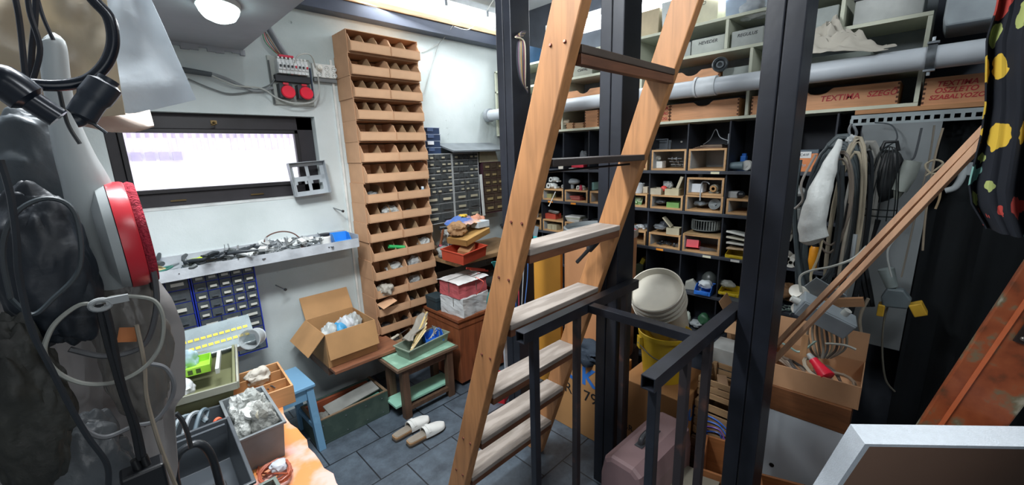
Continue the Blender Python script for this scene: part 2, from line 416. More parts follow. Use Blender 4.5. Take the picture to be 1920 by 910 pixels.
# ================================================================ posts and railing
steel = mat('#1b1e26', .42, .05, .3, 7, bump=.05)
def post(x0, y0, label):
    t = thing('steel_post', label, 'post', (x0, y0, 0))
    part('channel', MB().bx(0, .14, .0, .0535, 0, CEIL), steel, t, bev=.004)
    part('channel', MB().bx(0, .14, .0565, .11, 0, CEIL), steel, t, bev=.004)
    w_ = MB().bx(.006, .134, .052, .058, 0, CEIL); part('weld_seam', w_, mat('#12141a', .6), t)
    return t
PX = 1.56
post(PX, 1.565, 'black steel post next to the far corner, with wires tied to it')
post(PX, .93, 'black steel post between the ladder rails and the steel railing')
post(PX, .322, 'black steel post beside the diagonal wooden battens')
bar = mat('#20232a', .4, .1, .35, 12)
rust = mat('#2f2a2c', .5, .1, .2, 9, h2='#5a3d33', cut=.62)
def sq_tube(m_, p0, p1, w_=.04, axis='x'):
    """hollow-ended square bar"""
    if axis == 'x': m_.bx(p0[0], p1[0], p0[1], p0[1]+w_, p0[2], p0[2]+w_)
    return m_
def rail_x(y0, label, bal, x0, x1):
    t = thing('stair_railing', label, 'railing', (x0, y0, 0))
    L_ = x1-x0; h = MB(); z0, z1, tt = 1.065, 1.105, .003
    h.bx(0, L_, 0, .04, z1-tt, z1); h.bx(0, L_, 0, .04, z0, z0+tt); h.bx(0, L_, 0, tt, z0+tt, z1-tt); h.bx(0, L_, .04-tt, .04, z0+tt, z1-tt)
    part('handrail', h, bar, t)
    for i, (x, q) in enumerate(bal):
        part('baluster', MB().bx(x, x+q, .008, .034, 0, z0), rust if i else bar, t, bev=.002)
    return t
rail_x(.885, 'black square steel railing passing in front of the middle post', [(.055, .03), (.31, .025), (.67, .02)], .905, PX+.115)
rail_x(.437, 'black square steel railing ending at the post beside the battens', [(.03, .03), (.235, .03), (.42, .03)], .935, PX+.1)
t = thing('stair_railing', 'black steel crossbar joining the two railings', 'railing', (1.27, .475, 0))
part('handrail', MB().bx(0, .04, 0, .415, 1.068, 1.10), bar, t, bev=.002)
# ================================================================ timber ladder
t = thing('timber_ladder', 'steep timber ladder with worn flat treads leaning through the railing area', 'ladder', (0, 1.42, 0))
lw = wood('#b07c4f', .80, 2, 4)
def lad(zz): return -.345*zz          # lean of the rails towards -y going up
def rail(x0, x1):
    m_ = MB(); H = 2.85; w1 = .105
    vs = [(x, y, z) for x in (x0, x1) for (y, z) in ((.0-w1/2, 0), (w1/2, 0), (lad(H)+w1/2, H), (lad(H)-w1/2, H))]
    m_.add(vs, [(0, 1, 2, 3), (7, 6, 5, 4), (0, 4, 5, 1), (1, 5, 6, 2), (2, 6, 7, 3), (3, 7, 4, 0)])
    return m_
part('rail', rail(.905, .945), lw, t, bev=.004); part('rail', rail(1.50, 1.54), lw, t, bev=.004)
tread = mat('#857b72', .75, 0, .2, 5, h2='#9b9188', cut=.5, stretch=(1, 6, 6))
def _y(px, py): return at(px, py, x=1.50).z
for i, (px, py) in enumerate([(1258, 130), (1200, 290), (1142, 420), (1107, 535), (1058, 640), (1035, 715), (1010, 775)]):
    z = at(px, py, x=1.50).z
    dkt = mat('#37312f', .5) if i == 1 else tread
    b = MB().bx(.945, 1.50, lad(z)-.055, lad(z)+.058, z-.022, z); part('tread', b, dkt if i else mat('#4b4038', .6), t, bev=.003)
    if i != 1: part('riser_cleat', MB().bx(.946, 1.499, lad(z)-.052, lad(z)-.028, z-.05, z-.0225), wood('#6d4630', .7, 0), t, bev=.002)
for z in (1.975, 1.48, 1.28, .95, .5, .3):
    for dy in (-.028, .02): part('screw', MB().cyl((.905, lad(z)+dy, z), (.9015, lad(z)+dy, z+.001), .0055, .004, 8), mat('#7d4a3c', .4, .6), t)
cable('black_rod', [at(987, 326, x=.95), at(1180, 308, x=1.45)], .004, mat('#15161a', .5), 'thin black rod tied across the ladder under its second tread', 'rod')
# black brush clipped on the ladder
p0, p1 = at(1082, 492, x=1.44), at(1125, 446, x=1.44)
t = thing('hand_brush', 'black hand brush tied to the ladder rail nearer the drum', 'brush', p0)
d_ = p1-p0
part('handle', MB().tube([d_*k for k in (0, .25, .5)], [.009, .008, .009]), mat('#17181c', .5), t)
part('brush_head', MB().tube([d_*k for k in (.5, .55, .8, 1)], [.009, .017, .017, .012]), mat('#222328', .8, bump=.5), t)
cable('red_wire', [at(a, b, x=.903) for a, b in ((892, 520), (897, 523), (907, 530), (900, 545), (893, 553))], .0012, mat('#b3402c', .5), 'short red wire hooked on the ladder rail next to the window wall', 'wire')
# ================================================================ small things used over and over
MXP = Matrix(((0, 0, 1, 0), (1, 0, 0, 0), (0, 1, 0, 0), (0, 0, 0, 1)))      # prism profile (y,z) pushed along x
cardb = mat('#c09673', .8, 0, .10, 6); cardd = mat('#a97a52', .85, 0, .12, 6)
clearp = mat('#d9dedd', .3, alpha=.42, bump=.5, scale=20); bagm = mat('#c3c6c2', .35, alpha=.7, bump=.5, scale=16)
steelm = mat('#8d9296', .35, .8, .25, 20); darkst = mat('#4a4e52', .45, .6, .3, 20)
def flatx(T_, k): return T_
def m_wrench(L_):
    m_ = MB(); m_.box((0, 0, .004), (L_*.75, .012, .006))
    for s_ in (-1, 1):
        m_.prism([(s_*L_*.5, .006), (s_*L_*.5, .016), (s_*L_*.38, .018), (s_*L_*.34, .006), (s_*L_*.34, -.006), (s_*L_*.38, -.018), (s_*L_*.5, -.016), (s_*L_*.5, -.006), (s_*L_*.42, -.004), (s_*L_*.42, .004)][::s_], .001, .008)
    return m_
def screwdriver(loc, rz, hcol, label, L_=.18, tilt=.05, group=None):
    t = thing('screwdriver', label, 'screwdriver', loc, group=group, rot=(0, tilt, rz))
    part('handle', MB().lathe([(.004, 0), (.011, .004), (.012, .03), (.009, .045), (.012, .07), (.006, .08)], 10, Matrix.Rotation(PI/2, 4, 'Y')@Matrix.Translation((-.012, 0, 0))), mat(hcol, .4), t)
    part('shaft', MB().cyl((.078, 0, .012), (L_, 0, .012), .0028, .0028, 8), steelm, t)
    return t
def pliers(loc, rz, hcol, label, group=None):
    t = thing('pliers', label, 'pliers', loc, rz, group)
    j = MB().prism([(0, .012), (.05, .006), (.062, 0), (.05, -.006), (0, -.012)], .002, .012); part('jaw', j, steelm, t, bev=.001)
    for s_ in (-1, 1): part('handle', MB().tube(smooth_pts([(0, s_*.004, .007), (-.03, s_*.018, .007), (-.08, s_*.022, .007), (-.12, s_*.014, .007)]), .006), mat(hcol, .45), t)
    return t
def m_bolt(L_=.03):
    m_ = MB(); m_.cyl((0, 0, .006), (.006, 0, .006), .006, .006, 6, smooth=False); m_.cyl((.006, 0, .006), (L_, 0, .006), .003, .003, 8); return m_
def m_nut(): 
    m_ = MB(); m_.lathe([(.004, 0), (.009, 0), (.009, .006), (.004, .006), (.004, 0)], 6, smooth=False); return m_
def m_elbow(r=.012):
    return MB().tube([(0, 0, r), (.02, 0, r), (.032, .004, r), (.038, .016, r), (.038, .035, r)], [r*1.2, r*1.2, r, r, r*1.2], 10)
def m_bracket(a=.06):
    return MB().bx(0, a, 0, .015, 0, .002).bx(0, .002, 0, .015, .002, a*.6).bx(a-.002, a, 0, .015, .002, .012)
def m_roll(r=.03, h=.02): return MB().lathe([(r*.5, 0), (r, 0), (r, h), (r*.5, h), (r*.5, 0)], 18)
def m_box(w_, d_, h_): return MB().bx(-w_/2, w_/2, -d_/2, d_/2, 0, h_)
def m_jar(r=.02, h=.05): return MB().lathe([(r*.95, 0), (r, .003), (r, h*.7), (r*.8, h*.78), (r*.8, h*.8)], 16)
def jar(loc, r, h, col, lidcol, label, group=None):
    t = thing('jar', label, 'jar', loc, 0, group)
    part('body', m_jar(r, h), mat(col, .3), t); part('lid', MB().lathe([(r*.88, h*.8), (r*.9, h*.82), (r*.9, h*.98), (r*.6, h)], 16), mat(lidcol, .4), t)
    return t
def stack_bin(loc, rz, w_, d_, h_, col, label, group=None, tilt=0):
    """plastic stacking bin with a low scooped front"""
    t = thing('storage_bin', label, 'bin', loc, group=group, rot=(tilt, 0, rz))
    X, Y, k = w_/2, d_/2, .003
    m_ = MB().bx(-X, X, -Y, Y, 0, k).bx(-X, X, Y-k, Y, k, h_).bx(-X, X, -Y, -Y+k, k, h_*.45)
    pr = [(-Y+k, k), (Y-k, k), (Y-k, h_), (-Y*.2, h_), (-Y+k, h_*.45)]
    m_.prism(pr, -X, -X+k, MXP); m_.prism(pr, X-k, X, MXP)
    part('body', m_, mat(col, .4, var=.06), t, bev=.0012)
    part('rim', MB().bx(-X-.004, X+.004, Y-.001, Y+.004, h_-.008, h_).bx(-X*.7, X*.7, -Y-.004, -Y, h_*.1, h_*.4), mat(col, .35, var=.05), t, bev=.001)
    return t
def crumple(loc, size, m_, label, cat='bag', name='plastic_bag', seed=1, rz=0, amp=.22, sub=4, group=None, rot=None):
    return solo(name, MB().blob(size, seed, amp, sub, Matrix.Translation((0, 0, size[2]*.42)), 1.9, flat=-size[2]*.42), m_, label, cat, loc, rz, group, rot=rot)
def carton(name, label, loc, rz, w_, d_, h_, col='#b98e62', cat='box', flaps=None, group=None, bev=.002, t_=.004):
    """open cardboard box; flaps = {'front'|'back'|'left'|'right': angle above horizontal outward}"""
    t = thing(name, label, cat, loc, rz, group); mm = mat(col, .8, 0, .12, 6)
    part('body', MB().tray(w_, d_, h_, t_), mm, t, bev=.001)
    for k, a in (flaps or {}).items():
        L_ = w_ if k in ('front', 'back') else d_; q = (d_ if k in ('front', 'back') else w_)*.48
        fm = MB().bx(-L_/2, L_/2, 0, q, 0, t_)
        ang = math.radians(a)
        B = {'back': (0, d_/2, 0), 'front': (0, -d_/2, PI), 'left': (-w_/2, 0, PI/2), 'right': (w_/2, 0, -PI/2)}[k]
        M = Matrix.Translation((B[0], B[1], h_))@Matrix.Rotation(B[2], 4, 'Z')@Matrix.Rotation(ang, 4, 'X')
        f2 = MB(); f2.add(fm.v, fm.f, M); part('flap', f2, mm, t)
    return t
def lidded_box(name, label, loc, rz, w_, d_, h_, col, cat='box', group=None, lid=None, rough=.7, lidh=.3):
    t = thing(name, label, cat, loc, rz, group)
    part('body', m_box(w_, d_, h_*(1-lidh)), mat(col, rough), t, bev=.002)
    part('lid', MB().bx(-w_/2-.003, w_/2+.003, -d_/2-.003, d_/2+.003, h_*(1-lidh)+.0005, h_), mat(lid or col, rough, var=.1), t, bev=.002)
    return t
# ================================================================ things on the window wall
# breaker plate
bp_ = at(510, 112, y=2.84)
t = thing('breaker_panel', 'open grey breaker panel with two red round sockets beside the power strip', 'electrical panel', (.93, 2.9, 2.18))
part('back_plate', MB().bx(-.12, .12, -.02, 0, -.15, .13), mat('#a9aea8', .6), t, bev=.002)
part('side_plate', MB().bx(-.12, -.113, -.032, -.0205, -.15, .10), mat('#4c5152', .5), t)
part('side_plate', MB().bx(.113, .12, -.035, -.0205, -.1, .08), mat('#2f3b52', .5), t)
wh = mat('#d7dad9', .4)
for i in range(8):
    x = -.085+i*.0215
    b_ = part('breaker', MB().bx(x, x+.020, -.085, -.02, .025, .105).bx(x+.002, x+.018, -.095, -.085, .045, .085), wh, t, bev=.001)
    part('toggle', MB().bx(x+.006, x+.014, -.107, -.095, .058, .07), mat('#26282c' if i not in (4, 7) else '#c01f33', .4), b_)
    part('terminal', MB().cyl((x+.01, -.08, .113), (x+.01, -.07, .113), .006, .006, 10), mat('#e5e6e4', .4), b_)
part('red_cover', MB().bx(-.07, .01, -.08, -.05, .118, .13), mat('#d22848', .4), t)
part('terminal_block', MB().bx(-.10, .10, -.06, -.02, -.02, .02), mat('#24272c', .5), t, bev=.002)
for x in (-.055, .05):
    s_ = part('socket', MB().box((x, -.05, -.075), (.075, .055, .085)), mat('#30343a', .5), t, bev=.004)
    Mx = Matrix.Translation((x+.008, -.08, -.082))@Matrix.Rotation(math.radians(78), 4, 'X')
    part('socket_cap', MB().lathe([(.002, .012), (.036, .012), (.04, .006), (.04, 0)], 24, Mx), mat('#e21d38', .35, var=.06), s_)
    part('hinge', MB().box((x, -.075, -.035), (.03, .02, .012)), mat('#c81b32', .4), s_)
cable('power_cable', [(.93, 2.82, 2.24), (.96, 2.80, 2.31), (1.04, 2.82, 2.33), (1.08, 2.86, 2.27)], .004, mat('#b7b8b2', .5), 'pale cable looping from the breaker panel to the power strip')
cable('power_cable', [at(352, 148, y=2.88), at(395, 166, y=2.88), at(430, 176, y=2.88), at(470, 172, y=2.88), at(505, 160, y=2.87), at(515, 148, y=2.86)], .0045, mat('#6f7474', .5), 'thin grey cable sagging towards the breaker panel')
solo('cable_sheath', MB().cyl((0, 0, 0), at(397, 140, y=2.87)-at(325, 128, y=2.87), .016, .013), mat('#4c5256', .5), 'thick dark grey cable sheath running along the wall over the window', 'cable', at(325, 128, y=2.87))
cable('power_cable', [at(395, 138, y=2.87), at(425, 148, y=2.87), at(455, 162, y=2.87), at(480, 170, y=2.87), at(512, 165, y=2.86)], .009, mat('#8b9092', .5), 'stout grey cable leaving the dark sheath for the breaker panel')
cable('power_cable', [at(397, 142, y=2.85), at(440, 160, y=2.85), at(490, 166, y=2.85), at(520, 184, y=2.84), at(555, 194, y=2.83), at(588, 190, y=2.83), at(598, 170, y=2.83), at(596, 140, y=2.84)], .005, mat('#aeb1ac', .5), 'pale grey cable passing under the breaker panel to the socket strip')
for i, (c_, dy) in enumerate((('#2f7a4c', 0), ('#b33a36', .012), ('#202326', .024), ('#9c6a3a', .03))):
    cable('loose_wire', [at(491+i*3, 52+i*4, y=2.86), at(497+i*4, 78, y=2.85), at(518+i*2, 100, y=2.85), at(530+i*3, 108, y=2.84), (.90+.02*i, 2.82, 2.20)], .0025, mat(c_, .5), {0: 'green', 1: 'red', 2: 'black', 3: 'brown'}[i]+' wire dropping beside the grey conduit into the breaker panel', 'wire')
solo('conduit', MB().cyl(at(494, 38, y=2.86)-Vector((.9, 2.86, 2.4)), at(537, 108, y=2.86)-Vector((.9, 2.86, 2.4)), .017), mat('#63686c', .5), 'slanting grey conduit coming down to the breaker panel', 'pipe', (.9, 2.86, 2.4))
# socket strip
t = thing('power_strip', 'white three-way socket strip with one plug beside the breaker panel', 'power strip', (1.13, 2.9, 2.25))
part('body', MB().bx(-.065, .08, -.03, 0, -.04, .045), mat('#dfe1dd', .4), t, bev=.004)
part('base_rail', MB().bx(-.065, .08, -.032, 0, -.065, -.045), mat('#7b7f80', .5, .4), t)
for x in (-.03, .022, .068):
    for z in (.018, -.02):
        rr_ = .017
        s_ = part('socket', MB().lathe([(rr_*.8, -.001), (rr_, 0), (rr_, .004), (rr_*.8, .004), (rr_*.75, -.001)], 18, Matrix.Translation((x, -.03, z))@Matrix.Rotation(PI/2, 4, 'X')), mat('#c2c5c0', .4), t)
        part('pin_holes', MB().box((x-.006, -.0305, z), (.004, .002, .004)).box((x+.006, -.0305, z), (.004, .002, .004)), mat('#17181a', .5), s_)
solo('plug', MB().cyl((0, 0, 0), (0, -.03, 0), .018, .014, 16).cyl((0, -.03, 0), (0, -.045, -.015), .006, .005, 10), mat('#e8e6dc', .4), 'round white plug pushed into the socket strip', 'plug', (1.10, 2.868, 2.268))
# grey switch cover on the sill
a_ = at(552, 372, y=2.865)
t = thing('switch_cover', 'grey metal cover plate with four cut-outs leaning at the window corner', 'cover plate', (a_.x, 2.87, a_.z+.005), rot=(math.radians(-6), math.radians(-3), 0))
g = mat('#a3a9ad', .45, .2); m_ = MB(); W_, H_ = .225, .215
for (x0, x1, z0, z1) in ((0, W_, 0, .03), (0, W_, .095, .125), (0, W_, .19, H_), (0, .03, .03, .19), (.195, W_, .03, .19), (.105, .125, .03, .19)): m_.bx(x0, x1, -.003, 0, z0, z1)
m_.bx(0, .003, -.045, -.003, 0, H_).bx(W_-.003, W_, -.045, -.003, 0, H_).bx(0, W_, -.045, -.003, H_-.003, H_).bx(0, W_, -.045, -.003, 0, .003)
part('face', m_, g, t)
for x in (.04, .135): part('arch', MB().bx(x-.012, x+.002, -.004, -.001, .075, .097).bx(x+.046, x+.06, -.004, -.001, .075, .097), g, t)
# bolts in the wall
for (px, py, l_) in ((517, 535, 'long steel peg sticking out of the wall under the metal shelf'), (625, 390, 'steel screw eye sticking out of the wall by the white wall strip')):
    q = at(px, py, y=2.9); t = thing('wall_peg', l_, 'peg', q)
    part('shaft', MB().cyl((0, 0, 0), (.03, -.075, -.02), .004, .004, 8), steelm, t); part('head', MB().cyl((.03, -.075, -.02), (.034, -.083, -.022), .009, .009, 10), darkst, t)
# white strip on the wall by the rack
solo('wall_strip', MB().bx(0, .014, -.012, 0, 0, 1.78), mat('#d4d6d2', .6), 'white vertical cable strip on the wall beside the cardboard rack', 'cable strip', (1.185, 2.9, .55))
# hanging wires from the ceiling over the rack
cable('hanging_wire', [at(925, 0, y=2.6), at(905, 30, y=2.65), at(880, 55, y=2.74), at(852, 50, y=2.77)], .003, mat('#d9dad6', .5), 'white wire drooping from the ceiling in front of the glowing light', 'wire')
cable('hanging_wire', [at(850, 48, y=2.78), at(832, 72, y=2.85), at(822, 85, y=2.88), at(806, 135, y=2.89), at(795, 175, y=2.89), at(786, 186, y=2.85)], .003, mat('#8f9290', .5), 'grey wire running down the wall from the trim to the cardboard rack', 'wire')
cable('hanging_wire', [at(822, 82, y=2.88), at(800, 95, y=2.89), at(790, 98, y=2.89)], .003, mat('#a9ada9', .5), 'short grey wire branching off beside the rack top', 'wire')
# ---------------------------------------------------------------- metal wall shelf
tz = 1.125
t = thing('wall_shelf', 'long shallow metal wall shelf under the window heaped with tools', 'shelf', (.02, 2.9, tz))
alu = mat('#b4b9bd', .42, .2, .15, 12, bump=.1)
part('pan', MB().bx(0, 1.13, -.22, 0, 0, .004).bx(0, 1.13, -.01, 0, .004, .07), alu, t, bev=.001)
part('front_lip', MB().bx(0, 1.13, -.224, -.2205, -.025, .035), mat('#bcc1c6', .4, .15, .18, 12, bump=.15), t)
part('end_cap', MB().bx(1.13, 1.133, -.224, 0, -.02, .06), alu, t)
sz = tz+.004
def tl(px, py, up=0): 
    q = at(px, py, z=sz+.02+up); return (min(max(q.x, .05), 1.12), min(max(q.y, 2.70), 2.87), sz+up)
stack_bin((1.075, 2.78, sz), -.15, .105, .13, .065, '#2f86d8', 'bright blue plastic bin at the strip end of the metal shelf')
jar((.965, 2.76, sz), .034, .085, '#dfe0dc', '#20242c', 'clear white jar with a dark cap on the metal shelf')
cable('rubber_hose', [(.62, 2.84, sz+.02), (.64, 2.83, sz+.10), (.72, 2.83, sz+.125), (.80, 2.83, sz+.10), (.86, 2.82, sz+.02)], .004, mat('#5e4038', .5), 'brown rubber hose arching up out of the tool heap', 'hose')
t = thing('mouse', 'dull brown computer mouse lying on the metal shelf', 'mouse', (.80, 2.73, sz), .6)
part('body', MB().blob((.10, .055, .035), 3, .05, 3, Matrix.Translation((0, 0, .015)), flat=-.012), mat('#5b4a48', .4), t)
part('cord', MB().tube(smooth_pts([(.05, 0, .012), (.09, .01, .02), (.10, .05, .01)]), .0025), mat('#3a3335', .5), t)
screwdriver((.235, 2.74, sz+.035), .35, '#b9d23a', 'screwdriver with a bright yellow-green handle on the metal shelf', tilt=-.05)
screwdriver((.20, 2.71, sz+.01), .2, '#4d5a62', 'screwdriver with a slate grey handle beside the yellow-green one')
pliers((.33, 2.77, sz+.02), .3, '#30343a', 'pliers with black handles in front of the yellow-green screwdriver')
pliers((.17, 2.80, sz+.02), .9, '#2f6f60', 'pliers with dark green handles at the window end of the metal shelf')
pliers((.52, 2.84, sz+.03), 2.9, '#7b2f2c', 'pliers with dark red handles against the wall on the metal shelf')
solo('blue_clip', MB().bx(-.06, .06, -.012, .012, 0, .014).bx(-.05, -.03, -.012, .012, .014, .024).bx(.02, .04, -.012, .012, .014, .024), mat('#3d93e0', .4), 'flat bright blue plastic clip on the front of the metal shelf', 'clip', (.13, 2.695, sz), .2, bev=.002)
solo('blue_plate', MB().bx(-.03, .03, -.002, .002, 0, .07), mat('#2f7fd0', .4), 'bright blue plastic plate standing against the wall at the shelf end', 'plate', (.085, 2.86, sz), .1, rot=(.25, .5, .1))
solo('cardboard_scrap', MB().bx(-.04, .04, -.03, .03, 0, .003), mat('#b8a877', .8), 'dull yellow cardboard scrap on the metal shelf near the bags', 'cardboard', (.10, 2.75, sz+.035), .4, rot=(.2, .1, .4))
t = thing('folding_frame', 'pale metal folding frame lying across the tool heap', 'metal frame', (.56, 2.745, sz+.03), .12, rot=(.12, -.05, .12))
for (a, b) in (((-.14, -.02), (.12, .03)), ((-.14, -.02), (-.02, .05)), ((-.02, .05), (.12, .03)), ((-.02, .05), (-.06, -.04))):
    d_ = Vector((b[0]-a[0], b[1]-a[1], 0)); M = Matrix.Translation((a[0], a[1], 0))@Matrix.Rotation(math.atan2(d_.y, d_.x), 4, 'Z')
    part('strut', MB().bx(0, d_.length, -.006, .006, 0, .004).bx(0, d_.length, -.006, -.004, .004, .012), mat('#c9cccc', .4, .3), t)
bars = [('#a8adb0', .20), ('#6c7072', .16), ('#7b7468', .18), ('#3c4044', .15), ('#8f8878', .14)]
nm = ['bright steel flat bar among the tools on the metal shelf', 'dull grey chisel bar among the tools on the metal shelf', 'rusty brown file among the tools on the metal shelf', 'black punch among the tools on the metal shelf', 'khaki rod among the tools on the metal shelf']
for i, (c_, L_) in enumerate(bars):
    solo('tool_bar', MB().box((0, 0, .006), (L_, .014-.002*i, .008)).box((L_*.45, 0, .006), (.03, .02, .011)), mat(c_, .4, .6), nm[i], 'tool', (.28+.06*i, 2.72+.03*(i % 3), sz+.012+.008*(i % 3)), .15+.12*i, bev=.001)
W0 = None
for i in range(9):
    x = .24+.095*i; o_ = solo('wrench', m_wrench(.13), steelm, 'steel wrench jumbled in the tool heap on the metal shelf', 'wrench', (x, 2.71+.02*(i % 4), sz+.006*(i % 3)), R.uniform(-.5, .8), group='wrenches in the heap on the metal shelf') if W0 is None else dup(W0, (x, 2.715+.035*(i % 4), sz+.008*(i % 4)), R.uniform(-.5, .9))
    W0 = W0 or o_
protos = {}
def scatter(kind, mbf, m_, label, cat, group, n, box, zz, tiltmax=.3, seed=1):
    rd = random.Random(seed); first = None
    for i in range(n):
        l = (rd.uniform(box[0], box[1]), rd.uniform(box[2], box[3]), zz+rd.uniform(0, box[4] if len(box) > 4 else .01))
        rt = (rd.uniform(-tiltmax, tiltmax), rd.uniform(-tiltmax, tiltmax), rd.uniform(0, 2*PI))
        if first is None: first = solo(kind, mbf, m_, label, cat, l, group=group, rot=rt)
        else: dup(first, l, rot=rt)
scatter('bolt', m_bolt(.05), steelm, 'loose steel bolt in the heap on the metal wall shelf', 'bolt', 'bolts heaped on the metal wall shelf', 46, (.4, .98, 2.70, 2.86, .055), sz+.01, .3, 2)
scatter('bracket', m_bracket(.085), mat('#b4b8ba', .4, .4), 'small bent metal bracket in the heap on the metal wall shelf', 'bracket', 'brackets heaped on the metal wall shelf', 20, (.25, .92, 2.70, 2.85, .05), sz+.01, .5, 3)
scatter('pipe_elbow', m_elbow(.011), mat('#5d6364', .5, .3), 'dark pipe elbow in the heap on the metal wall shelf', 'pipe elbow', 'pipe elbows heaped on the metal wall shelf', 14, (.08, .9, 2.70, 2.85, .05), sz+.01, .4, 4)
scatter('hand_tool', MB().tube([(0, 0, .01), (.05, 0, .012), (.11, .01, .01), (.15, .03, .01)], [.009, .011, .008, .005], 8), mat('#2d3338', .5), 'dark tool handle in the heap on the metal wall shelf', 'tool', 'dark tool handles heaped on the metal wall shelf', 16, (.07, .55, 2.70, 2.84, .05), sz+.015, .25, 6)
scatter('white_fitting', m_box(.045, .028, .018), mat('#cfd2d0', .5), 'small white plastic fitting in the heap on the metal wall shelf', 'fitting', 'white fittings heaped on the metal wall shelf', 22, (.4, 1.0, 2.70, 2.85, .05), sz+.015, .5, 7)
# ---------------------------------------------------------------- drawer cabinets
def cabinet(name, label, loc, w_, h_, d_, rows, bcol, dcol, ccol, pcard, rz=0, seed=1, seam=.004, pull='bar', tall=None):
    rd = random.Random(seed); t = thing(name, label, 'drawer cabinet', loc, rz)
    bm_ = mat(bcol, .45, var=.08); dm = mat(dcol, .3, var=.25, scale=30); cm = mat(ccol, .6); k = .006
    m_ = MB().bx(0, k, 0, d_, 0, h_).bx(w_-k, w_, 0, d_, 0, h_).bx(k, w_-k, 0, d_, h_-k, h_).bx(k, w_-k, 0, d_, 0, k).bx(k, w_-k, d_-.004, d_, k, h_-k)
    tot = sum(r[1] for r in rows); z = h_-k; hh = h_-2*k; inner = w_-2*k; cache = {}
    for (n, q) in rows:
        rh = hh*q/tot; z -= rh
        if z > k+.001: m_.bx(k, w_-k, .002, d_-.004, z, z+seam)
        cw = inner/n
        for i in range(1, n): m_.bx(k+i*cw-.001, k+i*cw+.001, .004, d_-.004, z+seam, z+rh)
        for i in range(n):
            kk = (n, q)
            if kk not in cache:
                fw, fh = cw-.005, rh-seam-.002
                dmb = MB().bx(0, fw, 0, .003, 0, fh).bx(0, fw, .003, d_*.8, 0, .002).bx(0, .0015, .003, d_*.8, .002, fh*.8).bx(fw-.0015, fw, .003, d_*.8, .002, fh*.8)
                dmb.bx(fw*.22, fw*.78, -.010, 0, fh*.30, fh*.36).bx(fw*.22, fw*.78, -.010, -.008, fh*.36, fh*.5)
                dr = part('drawer', dmb, dm, t); cd_ = part('label_card', MB().bx(fw*.2, fw*.8, -.0115, -.0105, fh*.34, fh*.62), cm, dr)
                cache[kk] = (dr, cd_); first = True
            else:
                s0 = cache[kk][0]; dr = s0.copy(); C.objects.link(dr); dr.parent = t; first = False
                if rd.random() < pcard:
                    c2 = cache[kk][1].copy(); C.objects.link(c2); c2.parent = dr
            dr.location = (k+i*cw+.0025, rd.choice((0, 0, 0, .001, -.004)), z+seam+.001)
    part('body', m_, bm_, t)
    return t
blue_rows = [(5, 1)]*5+[(3, 1.15), (3, 1.15), (2, 1.2), (2, 1.5)]
cabinet('parts_cabinet', 'blue small-parts cabinet nearer the cardboard rack, under the metal shelf', (.232, 2.75, .56), .305, .545, .14, blue_rows, '#1f3296', '#4c5256', '#c9c9bf', .82, seed=3)
cabinet('parts_cabinet', 'blue small-parts cabinet with wide drawers, half hidden by the hanging bags', (-.078, 2.75, .56), .305, .545, .14, [(3, 1.1), (3, 1.1), (2, 1.1), (2, 1.1), (2, 1.2), (2, 1.2), (2, 1.3)], '#1f3296', '#4c5256', '#c9c9bf', .8, seed=4)
grey_rows = [(5, 1)]*6+[(2, 1.45), (2, 1.45), (2, 1.45)]
cabinet('parts_cabinet', 'grey small-parts cabinet next to the cardboard rack', (1.735, 2.745, 1.15), .285, .555, .15, grey_rows, '#b4b8b8', '#474b4c', '#b9b39c', .6, seed=5)
cabinet('parts_cabinet', 'grey small-parts cabinet with smoke drawers beside the white lath', (2.025, 2.745, 1.15), .275, .555, .15, grey_rows, '#b4b8b8', '#4a4e4f', '#aaa68f', .55, seed=6)
cabinet('parts_cabinet', 'dark maroon parts cabinet with beige drawer labels behind the ladder rail', (2.345, 2.745, 1.17), .25, .45, .15, [(3, 1), (3, 1), (3, 1), (3, 1), (2, 1.2), (2, 1.2)], '#4a2f38', '#55483c', '#a8966a', .85, seed=7)
solo('white_lath', MB().bx(0, .022, 0, .012, 0, .36), mat('#d8dcda', .5), 'white lath standing between the grey and maroon cabinets', 'lath', (2.31, 2.72, 1.16), rot=(0, -.05, 0))
for i in range(4):
    t = thing('organizer_case', ['top', 'second', 'third', 'lowest'][i]+' of four dark blue organizer cases stacked on the grey cabinet', 'case', (1.745+.004*(i % 2), 2.76, 1.705+.05*(3-i)), 0)
    part('body', MB().bx(0, .185, 0, .12, 0, .044), mat('#2c3b57', .35), t, bev=.003)
    part('lid', MB().bx(-.003, .188, -.003, .123, .0445, .049), mat('#7f8da6', .25), t, bev=.001)
    part('latch', MB().bx(.065, .12, -.009, -.004, .02, .046), mat('#48597a' if i != 2 else '#dfe3e8', .4), t)
# grey slanted board over the cabinets, beige cover
solo('slanted_board', MB().bx(0, .62, -.26, 0, 0, .015), mat('#6d7478', .7), 'long grey board shelf fixed to the wall over the parts cabinets', 'board', (1.97, 2.9, 1.775), rot=(.25, 0, 0), bev=.002)
t = thing('machine_cover', 'beige plastic machine cover on the maroon cabinet', 'cover', (2.43, 2.82, 1.62))
part('body', MB().add([(-.11, -.07, 0), (.11, -.07, 0), (.11, .07, 0), (-.11, .07, 0), (-.075, -.04, .12), (.10, -.04, .12), (.10, .05, .12), (-.075, .05, .12)], [(3, 2, 1, 0), (4, 5, 6, 7), (0, 1, 5, 4), (1, 2, 6, 5), (2, 3, 7, 6), (3, 0, 4, 7)]), mat('#b5af93', .5), t, bev=.004)
for i in range(5): cable('cable_bundle', [(2.02+.04*i, 2.78, 1.71+.006*i), (2.12+.03*i, 2.76, 1.725), (2.25, 2.79, 1.72+.005*i), (2.3, 2.8, 1.715)], .005, mat('#24282d', .5), 'dark cable lying on top of the grey parts cabinets', 'cable', 'dark cables lying on top of the grey parts cabinets')
